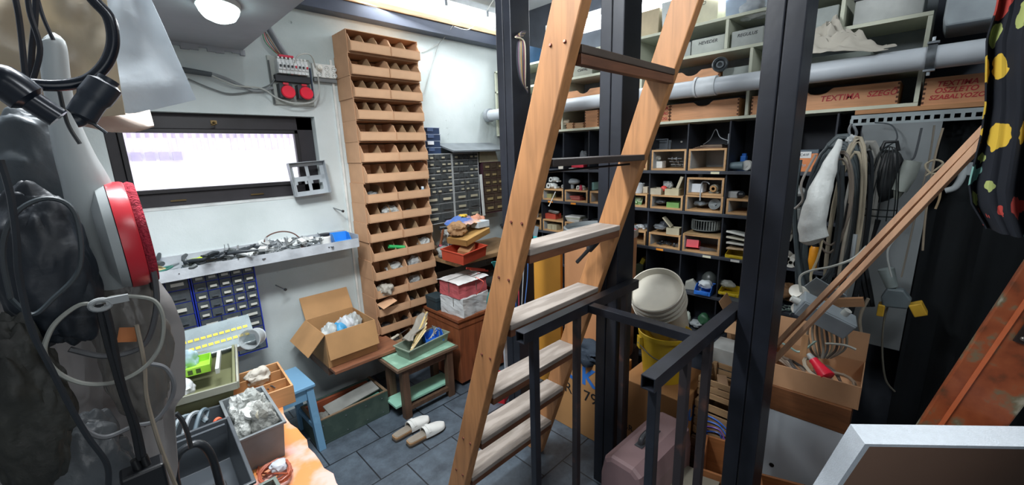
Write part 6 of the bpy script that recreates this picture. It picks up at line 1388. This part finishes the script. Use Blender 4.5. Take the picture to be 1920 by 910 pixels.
# junction box and drain fittings
q = at(1545, 590, x=2.02)
t = thing('junction_box', 'grey enamel junction box caught in the hanging cables', 'junction box', q, rot=(.45, -.25, .2))
gj = mat('#858e93', .4)
part('body', MB().bx(-.04, .04, -.10, .10, -.04, .04), gj, t, bev=.005); part('cover', MB().bx(-.048, -.0405, -.095, .095, -.036, .036), gj, t, bev=.003)
part('nipple', MB().cyl((0, .10, 0), (0, .13, .0), .016, .014, 14), mat('#b3b5b0', .4), t); part('nipple', MB().cyl((0, -.05, .04), (0, -.05, .065), .014, .014, 14), mat('#b3b5b0', .4), t)
solo('grey_plate', MB().bx(-.003, .003, -.08, .05, -.05, .05), gj, 'grey metal plate behind the junction box', 'plate', at(1535, 545, x=2.12), rot=(.6, -.4, .1), bev=.001)
for i, (a_, b_, r_, l_) in enumerate((((1492, 545), (1512, 556), .028, 'white drain fitting with an open mouth beside the post'), ((1495, 580), (1512, 572), .026, 'lower white drain fitting beside the junction box'))):
    p0, p1 = at(*a_, x=2.06), at(*b_, x=2.14); d_ = p1-p0
    t = thing('drain_fitting', l_, 'fitting', p0); Mq = d_.to_track_quat('Z', 'Y').to_matrix().to_4x4(); L_ = d_.length
    part('body', MB().lathe([(r_*.75, .004), (r_, 0), (r_*1.05, .006), (r_*.95, L_*.7), (r_*.7, L_), (r_*.6, L_), (r_*.75, .01)], 22, Mq), mat('#d3d0c6', .45), t)
    part('collar', MB().lathe([(r_*.98, L_*.3), (r_*1.1, L_*.3), (r_*1.1, L_*.42), (r_*.98, L_*.42)], 22, Mq), mat('#c9c5ba', .45), t)
solo('wood_offcut', MB().bx(-.012, .012, -.08, .09, 0, .035), wood('#9c7452', .8, 1), 'wooden offcut wedged behind the battens', 'offcut', at(1575, 575, x=2.1), rot=(-.28, 0, 0))
solo('wooden_tag', MB().bx(-.004, .004, -.012, .012, -.05, .05), wood('#b08760', .8, 2), 'small wooden block dangling over the brown carton', 'wooden block', at(1508, 648, x=2.05))
# battens
a0_, a1_ = at(1441, 662, x=1.78), at(1850, 238, x=1.52)
b0_, b1_ = at(1448, 680, x=1.77), at(1856, 252, x=1.50)
for (p, q, l_) in ((a0_, a1_, 'upper of two long wooden battens leaning diagonally past the cables'), (b0_, b1_, 'lower of two long wooden battens leaning diagonally past the cables')):
    d_ = q-p; Mq = d_.to_track_quat('Z', 'Y').to_matrix().to_4x4()
    solo('wooden_batten', MB().bx(-.008, .008, -.008, .008, 0, d_.length, Mq), wood('#c79c7b', .85, 2, 3), l_, 'batten', p, bev=.001)
# ropes and things on the curtain
for i, (p, c_, l_) in enumerate((([(1752, 235), (1742, 300), (1722, 380), (1704, 460), (1690, 520)], '#6f6a60', 'thin rope hanging in front of the curtain, next to the board'),
        ([(1768, 240), (1752, 300), (1736, 400), (1730, 470)], '#8a7f6d', 'beige rope hanging in front of the curtain with a bow'),
        ([(1735, 330), (1755, 318), (1768, 306), (1752, 300), (1735, 310), (1748, 326), (1775, 318)], '#a59c86', 'rope bow tied in front of the curtain'),
        ([(1764, 345), (1762, 370), (1754, 392)], '#a08b6c', 'short straw rope end below the bow'),
        ([(1728, 240), (1716, 290), (1708, 300)], '#3f4448', 'dark thin cord behind the rope bow'),
        ([(1686, 440), (1664, 472), (1672, 520)], '#8f9492', 'pale thin wire bent in front of the curtain'))):
    cable('hanging_rope', px(p, 2.4), .004 if i else .0035, mat(c_, .8), l_, 'rope')
t = thing('caulking_gun', 'pale plastic gun body hanging in the shade beside the ropes', 'tool', at(1700, 330, x=2.5))
c_ = at(1700, 330, x=2.5)
part('body', MB().tube([at(1712, 302, x=2.5)-c_, at(1700, 330, x=2.5)-c_, at(1686, 358, x=2.5)-c_], [.03, .033, .026], 14), mat('#8f9690', .5), t)
part('nozzle', MB().cyl(at(1686, 358, x=2.5)-c_, at(1680, 374, x=2.5)-c_, .020, .008, 12), mat('#7c8278', .5), t)
t = thing('plastic_bracket', 'white curved plastic bracket hanging near the patterned cloth', 'bracket', at(1800, 320, x=2.66))
c_ = at(1800, 320, x=2.66)
part('arm', MB().tube(smooth_pts([at(*p, x=2.66)-c_ for p in ((1772, 358), (1790, 352), (1804, 330), (1806, 305), (1800, 290))], 6), .013, 10), mat('#aab2b4', .5), t)
part('plate', MB().bx(-.006, .006, -.055, .02, -.02, .035), mat('#8f979a', .5), t, bev=.003)
t = thing('cordless_tool', 'grey power tool with yellow jaws hanging low on the curtain', 'tool', at(1680, 560, x=2.45), rot=(0, 0, 0))
part('body', MB().prism([(-.045, -.035), (.04, -.045), (.05, .0), (.035, .045), (-.02, .05), (-.05, .01)], -.025, .025, MXP), mat('#596468', .5), t, bev=.008)
part('neck', MB().cyl((0, .02, .05), (0, .05, .13), .022, .03, 14), mat('#7c8786', .5), t)
part('jaw', MB().bx(-.03, .03, .03, .055, -.09, -.035), mat('#c29a2e', .5), t, bev=.004)
part('jaw', MB().bx(-.03, .03, -.075, -.03, -.09, -.035, Matrix.Rotation(-.5, 4, 'X')), mat('#c29a2e', .5), t, bev=.004)
# painted beam
def paint_mat():
    m = bpy.data.materials.new('worn_orange_paint'); m.use_nodes = True; N = m.node_tree.nodes; L = m.node_tree.links; b = N['Principled BSDF']
    tc = N.new('ShaderNodeTexCoord'); nz = N.new('ShaderNodeTexNoise'); nz.inputs['Scale'].default_value = 9; nz.inputs['Detail'].default_value = 5
    rp = N.new('ShaderNodeValToRGB'); e = rp.color_ramp.elements
    stops = [(.30, '#2f2b22'), (.40, '#523421'), (.47, '#7f3f24'), (.55, '#8d4a2b'), (.60, '#69614b'), (.65, '#98917f')]
    e[0].position, e[0].color = stops[0][0], (*lin(stops[0][1]), 1); e[1].position, e[1].color = stops[-1][0], (*lin(stops[-1][1]), 1)
    for p, c in stops[1:-1]: x = e.new(p); x.color = (*lin(c), 1)
    L.new(tc.outputs['Object'], nz.inputs['Vector']); L.new(nz.outputs[0], rp.inputs[0]); L.new(rp.outputs[0], b.inputs['Base Color']); b.inputs['Roughness'].default_value = .35
    return m
p0 = at(1700, 830, x=1.70); p1 = at(1930, 480, x=1.70); d_ = (p1-p0).normalized()
p0b = p0-d_*((p0.z-.02)/d_.z); 
t = thing('painted_beam', 'paint-spattered orange wooden beam leaning in the dark corner', 'beam', p0b)
ang = math.atan2(d_.y, d_.z)
Mb = Matrix.Rotation(-ang, 4, 'X')
Lb = (p1-p0b).length+.35
part('board', MB().bx(0, .035, -.150, .0, 0, Lb, Mb), paint_mat(), t, bev=.004)
part('edge_ridge', MB().bx(-.004, -.0005, -.045, -.035, 0, Lb, Mb), mat('#b9603a', .4), t)
part('yellow_patch', MB().bx(-.0015, -.0003, -.14, -.05, (p0-p0b).length+.0, (p0-p0b).length+.06, Mb), mat('#c9962a', .4), t)
pl0 = (at(1890, 600, x=1.70)-p0b); s_ = pl0.dot(d_)
part('steel_plate', MB().bx(-.008, -.0045, -.145, -.06, s_-.05, s_+.14, Mb), mat('#3d322e', .35, .6), t, bev=.002)
for i in range(3):
    for yy in (-.13, -.075): part('rivet', MB().blob((.012, .014, .014), 1, 0, 2, Mb@Matrix.Translation((-.009, yy, s_-.035+.08*i))), mat('#75706a', .3, .7), t)
# patterned cloth
def pattern_mat():
    m = bpy.data.materials.new('patterned_fabric'); m.use_nodes = True; N = m.node_tree.nodes; L = m.node_tree.links; b = N['Principled BSDF']
    tc = N.new('ShaderNodeTexCoord'); vo = N.new('ShaderNodeTexVoronoi'); vo.inputs['Scale'].default_value = 14; vo.inputs['Randomness'].default_value = .9
    n0 = N.new('ShaderNodeTexNoise'); n0.inputs['Scale'].default_value = 30; ad = N.new('ShaderNodeMix'); ad.data_type = 'VECTOR'; ad.inputs[0].default_value = .04
    L.new(tc.outputs['Object'], n0.inputs['Vector']); L.new(tc.outputs['Object'], ad.inputs[4]); L.new(n0.outputs['Color'], ad.inputs[5]); L.new(ad.outputs[1], vo.inputs['Vector'])
    sep = N.new('ShaderNodeSeparateColor'); L.new(vo.outputs['Color'], sep.inputs[0])
    rp = N.new('ShaderNodeValToRGB'); rp.color_ramp.interpolation = 'CONSTANT'; e = rp.color_ramp.elements
    cols = [(0, '#c9603a'), (.25, '#d8b23a'), (.42, '#b8433a'), (.6, '#7fb0a6'), (.75, '#c98a90'), (.85, '#a9b36a')]
    e[0].position = 0; e[0].color = (*lin(cols[0][1]), 1); e[1].position = cols[-1][0]; e[1].color = (*lin(cols[-1][1]), 1)
    for p, c in cols[1:-1]: x = e.new(p); x.color = (*lin(c), 1)
    L.new(sep.outputs[0], rp.inputs[0])
    lt = N.new('ShaderNodeMath'); lt.operation = 'LESS_THAN'; lt.inputs[1].default_value = .38; L.new(vo.outputs['Distance'], lt.inputs[0])
    mx = N.new('ShaderNodeMix'); mx.data_type = 'RGBA'; mx.inputs[6].default_value = (*lin('#10151f'), 1); L.new(lt.outputs[0], mx.inputs[0]); L.new(rp.outputs[0], mx.inputs[7]); L.new(mx.outputs[2], b.inputs['Base Color']); b.inputs['Roughness'].default_value = .85
    return m
X_ = 1.42
prof = [(0, 1878), (.12, 1868), (.24, 1850), (.5, 1848), (.62, 1840), (.82, 1817), (.9, 1822), (1, 1850)]
def cl(u, v):
    yy = -40+470*v
    xl = prof[-1][1]
    for (a, b), (c, d) in zip(prof, prof[1:]):
        if a <= v <= c: xl = b+(d-b)*(v-a)/(c-a); break
    p = at(xl+(2020-xl)*u, yy+40*u*v, x=X_); fold = .022*math.sin(u*13+v*1.5)+.01*math.sin(u*31)
    return p+Vector((fold*(1 if u > .02 else .3), 0, 0))-Vector((X_, 0, 1.7))
solo('patterned_cloth', MB().sheet(cl, 40, 40, .003), pattern_mat(), 'dark cloth printed with orange and yellow blossoms hanging beside the drain pipe', 'cloth', (X_, 0, 1.7))
t = thing('hanging_rod', 'steel rod carrying the printed blossom cloth from the ceiling', 'rod', (X_+.01, 0, 2.03))
part('rod', MB().cyl((0, -.26, 0), (0, 0, 0), .007, .007, 10), steelm, t)
for y in (-.2, -.04): part('suspension_wire', MB().cyl((0, y, .005), (0, y, CEIL-2.03), .002, .002, 6), steelm, t)
# foam-framed board in front
P = at(1622, 833, z=.9); e1 = Vector((.667, -.745, 0)).normalized(); dn = Vector((.046, .041, -.18)); dn = (dn-e1*dn.dot(e1)).normalized(); ez = -dn; ey = ez.cross(e1)
t = thing('foam_tray', 'white polystyrene tray framing a brown board, standing tilted close by', 'tray', (0, 0, 0))
t.matrix_world = Matrix(((e1.x, ey.x, ez.x, P.x), (e1.y, ey.y, ez.y, P.y), (e1.z, ey.z, ez.z, P.z), (0, 0, 0, 1)))
foam = mat('#dfe7ee', .8, 0, .04, 60, bump=.3)
fm_ = MB(); W_, H_ = .62, .46; a_ = .045
for (p, q) in (((0, 0), (W_, 0)), ((W_, 0), (W_, -H_)), ((W_, -H_), (0, -H_)), ((0, -H_), (0, 0))):
    def inn(c, k): return (a_*k if c[0] == 0 else W_-a_*k, -a_*k*.75 if c[1] == 0 else -H_+a_*k*.75)
    o1, o2, m1, m2, i1, i2 = p, q, inn(p, .35), inn(q, .35), inn(p, 1), inn(q, 1)
    vs = [(o1[0], .0, o1[1]), (o2[0], .0, o2[1]), (m2[0], .0, m2[1]), (m1[0], .0, m1[1]), (i1[0], .03, i1[1]), (i2[0], .03, i2[1]), (o1[0], .06, o1[1]), (o2[0], .06, o2[1]), (i1[0], .06, i1[1]), (i2[0], .06, i2[1])]
    fm_.add(vs, [(0, 1, 2, 3), (3, 2, 5, 4), (0, 6, 7, 1), (4, 5, 9, 8), (6, 8, 9, 7)])
part('foam_frame', fm_, foam, t)
part('cardboard_panel', MB().bx(a_*.9, W_-a_*.9, .031, .045, -H_+a_*.7, -a_*.7), mat('#9a7762', .8, 0, .06, 3), t)
carton('carton', 'closed brown carton the polystyrene tray stands on', (1.66, .0, 0), math.atan2(e1.y, e1.x), .50, .10, .44)
# ================================================================ hanging things close to the camera side wall
def pxy(pts, y): return [at(a, b, y=y) for a, b in pts]
solo('steel_rail', MB().cyl((-.36, 0, 0), (.12, 0, 0), .008, .008, 12), steelm, 'steel rail fixed to the bag-side wall above the hanging things', 'rail', (0, .95, 2.14))
# big pale sheets
def quad_sheet(P4, y, nu=14, nv=14, amp=.01, seed=1, org=None):
    Q = [at(a, b, y=y) for a, b in P4]
    def f(u, v):
        p = Q[0].lerp(Q[1], u).lerp(Q[3].lerp(Q[2], u), v); return p+Vector((0, amp*noise.noise(Vector((u*3+seed, v*3, seed)))*2, 0))-Q[0]
    return f, Q[0]
f, o = quad_sheet([(175, -60), (258, -60), (368, 187), (120, 245)], 1.25)
solo('paper_sheet', MB().sheet(f, 14, 14, .0015), thin('#c3cacf', .5, .05), 'large pale grey sheet with a sharp corner hanging over the window', 'sheet', o)
f, o = quad_sheet([(-80, -60), (190, -60), (235, 215), (-80, 240)], 1.15, amp=.02, seed=3)
solo('paper_sheet', MB().sheet(f, 14, 14, .002), thin('#b3a996', .5, .14), 'cream sheet hanging behind the black headband', 'sheet', o)
def roll_(u, v):
    p = at(60+225*u, 232-8*u+22*(v-.5)+6*math.sin(u*9), y=1.20); return p+Vector((0, .02*math.cos(v*6), .012*math.sin(v*6+u*8)))-at(60, 232, y=1.20)
solo('crumpled_bag', MB().sheet(roll_, 26, 14, .002), thin('#c9bcb2', .5, .1), 'crumpled cream plastic edge sticking out over the window corner', 'bag', at(60, 232, y=1.20))
# headband: black padded loop
hb = pxy([(-60, 120), (0, 148), (60, 158), (115, 160), (165, 150), (198, 120), (212, 80), (205, 35), (180, 5), (150, -25), (80, -60), (-20, -60)], .72)
o = Vector(hb[3]); t = thing('headband', 'glossy black padded headband loop hanging at the edge of the cream sheet', 'headband', o)
gb = mat('#1a2029', .22, .1, .15, 10)
part('band', MB().tube(smooth_pts([p-o for p in hb], 6, True), .0065, 10, True), gb, t)
hb2 = pxy([(-80, 128), (0, 150), (60, 190), (110, 222)], .70)
part('visor', MB().tube(smooth_pts([p-o for p in hb2], 6), [.016]*6+[.018]*6+[.012]*7, 10), gb, t)
hb3 = pxy([(205, 148), (190, 168), (168, 195), (150, 222), (140, 226)], .70)
part('ear_pad', MB().tube(smooth_pts([p-o for p in hb3], 5), [.010]*3+[.016]*6+[.014]*6+[.008]*6, 12), mat('#232a33', .4), t)
part('clip', MB().tube([p-o for p in pxy([(150, 225), (175, 232), (200, 250)], .70)], .002), darkst, t)
# white handle with red pad
y_ = .92
hd = pxy([(86, 70), (98, 85), (106, 150), (118, 220), (140, 290), (165, 350), (188, 420), (205, 490), (212, 540)], y_)
o = Vector(hd[0]); t = thing('polishing_pad', 'white plastic handle with a round red pad edge-on at the window corner', 'polishing pad', o)
wp = mat('#a9afaf', .35, 0, .06, 6)
part('handle', MB().tube(smooth_pts([p-o for p in hd], 5), [.009+.006*min(1, i/4)+.017*max(0, min(1, (i-14)/14))-.016*max(0, (i-33)/7) for i in range(41)], 16), wp, t)
c_ = at(222, 443, y=y_); ax_ = (at(262, 443, y=y_)-at(205, 446, y=y_)).normalized()
Md = Matrix.Translation(c_-o)@(Vector((.998, .02, .03)).normalized()).to_track_quat('Z', 'Y').to_matrix().to_4x4()
part('backing_disc', MB().lathe([(.001, -.022), (.06, -.022), (.082, -.012), (.086, -.001)], 40, Md), wp, t)
part('red_ring', MB().lathe([(.001, .0), (.087, .0), (.087, .018), (.085, .022), (.001, .022)], 40, Md), mat('#c62d38', .3, 0, .06, 6), t)
part('felt_pad', MB().lathe([(.001, .0225), (.084, .0225), (.086, .027), (.083, .034), (.001, .036)], 40, Md), mat('#a52538', .95, 0, .3, 60, bump=.8), t)
solo('rubber_ring', MB().tube([Vector((.0, .075*math.cos(a), .075*math.sin(a))) for a in [2*PI*k/28 for k in range(28)]], .005, 8, True), mat('#3b3d3f', .6, bump=.5), 'ribbed dark ring hanging behind the red pad', 'ring', at(272, 480, y=.98))
# cords, loops
for i, (p, y, r_, c_, l_) in enumerate((
    ([(15, -60), (35, 30), (48, 150)], .78, .0042, '#1b1f27', 'black braided cord hanging inside the headband loop, next to the wall'),
    ([(48, -60), (55, 20), (75, 90), (62, 150)], .79, .004, '#20242c', 'black braided cord crossing another one inside the headband loop'),
    ([(68, -60), (66, 30), (60, 90), (56, 160)], .80, .0045, '#191d25', 'thick black cord running straight down inside the headband loop'),
    ([(66, -20), (80, 30), (100, 75)], .81, .003, '#23272f', 'short black cord ending at the white handle'),
    ([(275, 470), (290, 520), (293, 580), (275, 640), (240, 662), (190, 668), (130, 655)], .86, .0058, '#4b4d50', 'dark grey hose curve hanging below the red pad'),
    ([(186, 570), (196, 620), (212, 680), (230, 740), (250, 800), (262, 862)], .80, .0062, '#15181c', 'black mains cord leading down to the black adapter'),
    ([(197, 572), (210, 625), (222, 690), (236, 745), (256, 800), (270, 862)], .80, .0058, '#191c20', 'second black mains cord leading down to the black adapter'),
    ([(256, 610), (270, 680), (274, 740), (286, 790), (305, 850), (330, 912)], .84, .0042, '#8b8274', 'beige cord hanging in front of the clear bag'),
    ([(0, 300), (18, 360), (30, 440), (36, 520), (60, 620), (95, 690), (130, 760), (165, 820), (200, 870), (203, 915)], .76, .005, '#20262c', 'long dark cable wandering down the side of the bags'),
    ([(330, 775), (342, 790), (352, 815), (358, 840)], 1.0, .006, '#2b2e30', 'short dark hose end over the dark grey toolbox'),
    ([(110, 165), (126, 230), (150, 270)], .74, .003, '#3b3e40', 'thin steel wire behind the white handle'),
    ([(20, 560), (60, 590), (100, 560), (150, 500), (140, 400), (90, 372), (30, 400), (5, 470), (20, 560)], .78, .004, '#2a3338', 'loose dark green cable ring around the black bag'))):
    cable('hanging_cable', pxy(p, y), r_*.72, mat(c_, .5), l_, 'cord')
P = pxy([(185, 570), (210, 558), (250, 556), (290, 565), (306, 600), (300, 650), (270, 690), (220, 716), (160, 720), (110, 700), (84, 665), (90, 630), (110, 600), (150, 572)], .82)
cable('cable_loop', P, .003, mat('#8d8f88', .5), 'pale grey cable loop hanging in front of the clear bag', 'cable loop', closed=True)
P = pxy([(278, 682), (310, 690), (326, 720), (318, 755), (290, 790), (250, 800), (200, 820), (165, 810), (140, 780)], .88)
cable('cable_loop', P, .0036, mat('#6b6d70', .5), 'slate grey cable loop at the edge of the clear bag', 'cable loop')
t = thing('power_adapter', 'black box-shaped power adapter hanging on two cords', 'adapter', at(273, 905, y=.80))
part('body', MB().bx(-.026, .026, -.015, .02, -.05, .028), mat('#16181c', .35), t, bev=.004); part('cord_guard', MB().cyl((-.004, 0, .028), (-.006, 0, .045), .006, .005, 10).cyl((.006, 0, .028), (.005, 0, .045), .006, .005, 10), mat('#111316', .4), t)
# bags
bagmA = mat('#8d8f8c', .25, 0, .12, 6, alpha=.82, bump=.5)
def bag(name, cxp, cyp, wp_, hp, y, m_, label, seed, dy=.08, amp=.14, fr=1.6):
    c = at(cxp, cyp, y=y); w_ = abs(at(cxp+wp_/2, cyp, y=y).x-at(cxp-wp_/2, cyp, y=y).x); h_ = abs(at(cxp, cyp+hp/2, y=y).z-at(cxp, cyp-hp/2, y=y).z)
    mb = MB().blob((w_, dy, h_), seed, amp, 5, None, fr)
    for i, v in enumerate(mb.v):
        n_ = noise.noise(Vector(v)*22)*.006; mb.v[i] = (v[0], v[1]+n_, v[2])
    return solo(name, mb, m_, label, 'bag', c)
f, o = quad_sheet([(215, 470), (292, 495), (345, 640), (330, 880)], .98, 18, 18, .012, 5)
def fb(u, v):
    L_ = [(255, 440), (292, 520), (322, 560), (346, 620), (349, 740), (326, 765), (333, 870), (325, 930)]
    k = v*(len(L_)-1); i = min(int(k), len(L_)-2); a = k-i; xr = L_[i][0]*(1-a)+L_[i+1][0]*a; yr = L_[i][1]*(1-a)+L_[i+1][1]*a
    p = at(-30+(xr+30)*u, yr, y=.98); return p+Vector((0, .03*noise.noise(Vector((u*4, v*4, 2)))+.012*noise.noise(Vector((u*12, v*9, 7))), 0))-at(100, 700, y=.98)
solo('clear_bag', MB().sheet(fb, 36, 36, .002), thin('#a3a09f', .45, .12), 'big milky plastic bag hanging full height by the table', 'bag', at(100, 700, y=.98))
bag('hanging_bag', 250, 640, 150, 330, .93, mat('#6d6a65', .25, 0, .2, 6, alpha=.7, bump=.5), 'smoky clear bag bulging in front of the milky bag', 12, dy=.05)
bag('hanging_bag', 90, 510, 210, 330, .86, mat('#1b2128', .5, 0, .4, 5, bump=.4), 'black cloth bag bulging beside the red pad', 13, dy=.07)
bag('hanging_bag', 60, 330, 240, 260, 1.02, mat('#3d4449', .5, 0, .3, 5, bump=.3), 'grey cloth bag behind the white handle', 14, dy=.06)
bag('hanging_bag', 40, 760, 230, 340, .84, mat('#2a2b27', .6, 0, .5, 7, bump=.5), 'dark olive bag crumpled low in the near corner', 15, dy=.06, amp=.22)
bag('hanging_bag', 160, 880, 220, 220, .90, mat('#53575a', .35, 0, .25, 6, bump=.5), 'grey plastic bag behind the black adapter', 16, dy=.05, amp=.2)
solo('orange_tag', MB().bx(-.012, .012, -.001, .001, -.012, .012), mat('#b9713f', .6), 'small orange paper tag stuck on the smoky clear bag', 'tag', at(240, 628, y=.885), rot=(0, .3, 0))
t = thing('curtain_clip', 'pale round eyelet clip at the top of the black mains cords', 'clip', at(188, 572, y=.795)); part('ring', MB().tube([(.010*math.cos(a), 0, .007*math.sin(a)) for a in [2*PI*k/16 for k in range(16)]], .0035, 8, True), mat('#8f9394', .4), t); part('tab', MB().bx(.006, .03, -.003, .003, -.002, .008), mat('#8f9394', .4), t)
# wires tied on the wired post
for i in range(7):
    c_ = ('#2b2f36', '#6f5b6b', '#8b8a80', '#a98a5a', '#3c4148', '#7a4f56', '#c0b9a0')[i]; l_ = ['black', 'plum', 'grey', 'ochre', 'charcoal', 'maroon', 'cream'][i]
    cable('wire_coil', [(1.66-.004*i, 1.553, 2.30-.004*i), (1.62-.010*i, 1.545-.002*i, 2.29-.006*i), (1.585+.004*i, 1.54-.003*i, 2.24), (1.575+.007*i, 1.54-.003*i, 2.15), (1.60+.006*i, 1.545, 2.06-.004*i), (1.66, 1.553, 2.00+.005*i)], .004, mat(c_, .5), l_+' wire bowed over the wired post behind the ladder rail', 'wire')
for i, (c_, l_) in enumerate((('#2f5fb0', 'blue'), ('#c23a4a', 'red'), ('#a9b0b4', 'pale grey'), ('#4f78b8', 'sky blue'))):
    cable('wire_run', pxy([(975+8*i, 345), (962+10*i, 420), (972+6*i, 470), (965+8*i, 520), (968+5*i, 580)], 1.545), .0028, mat(c_, .5), l_+' thin wire running down the wired post below the second tread', 'wire')
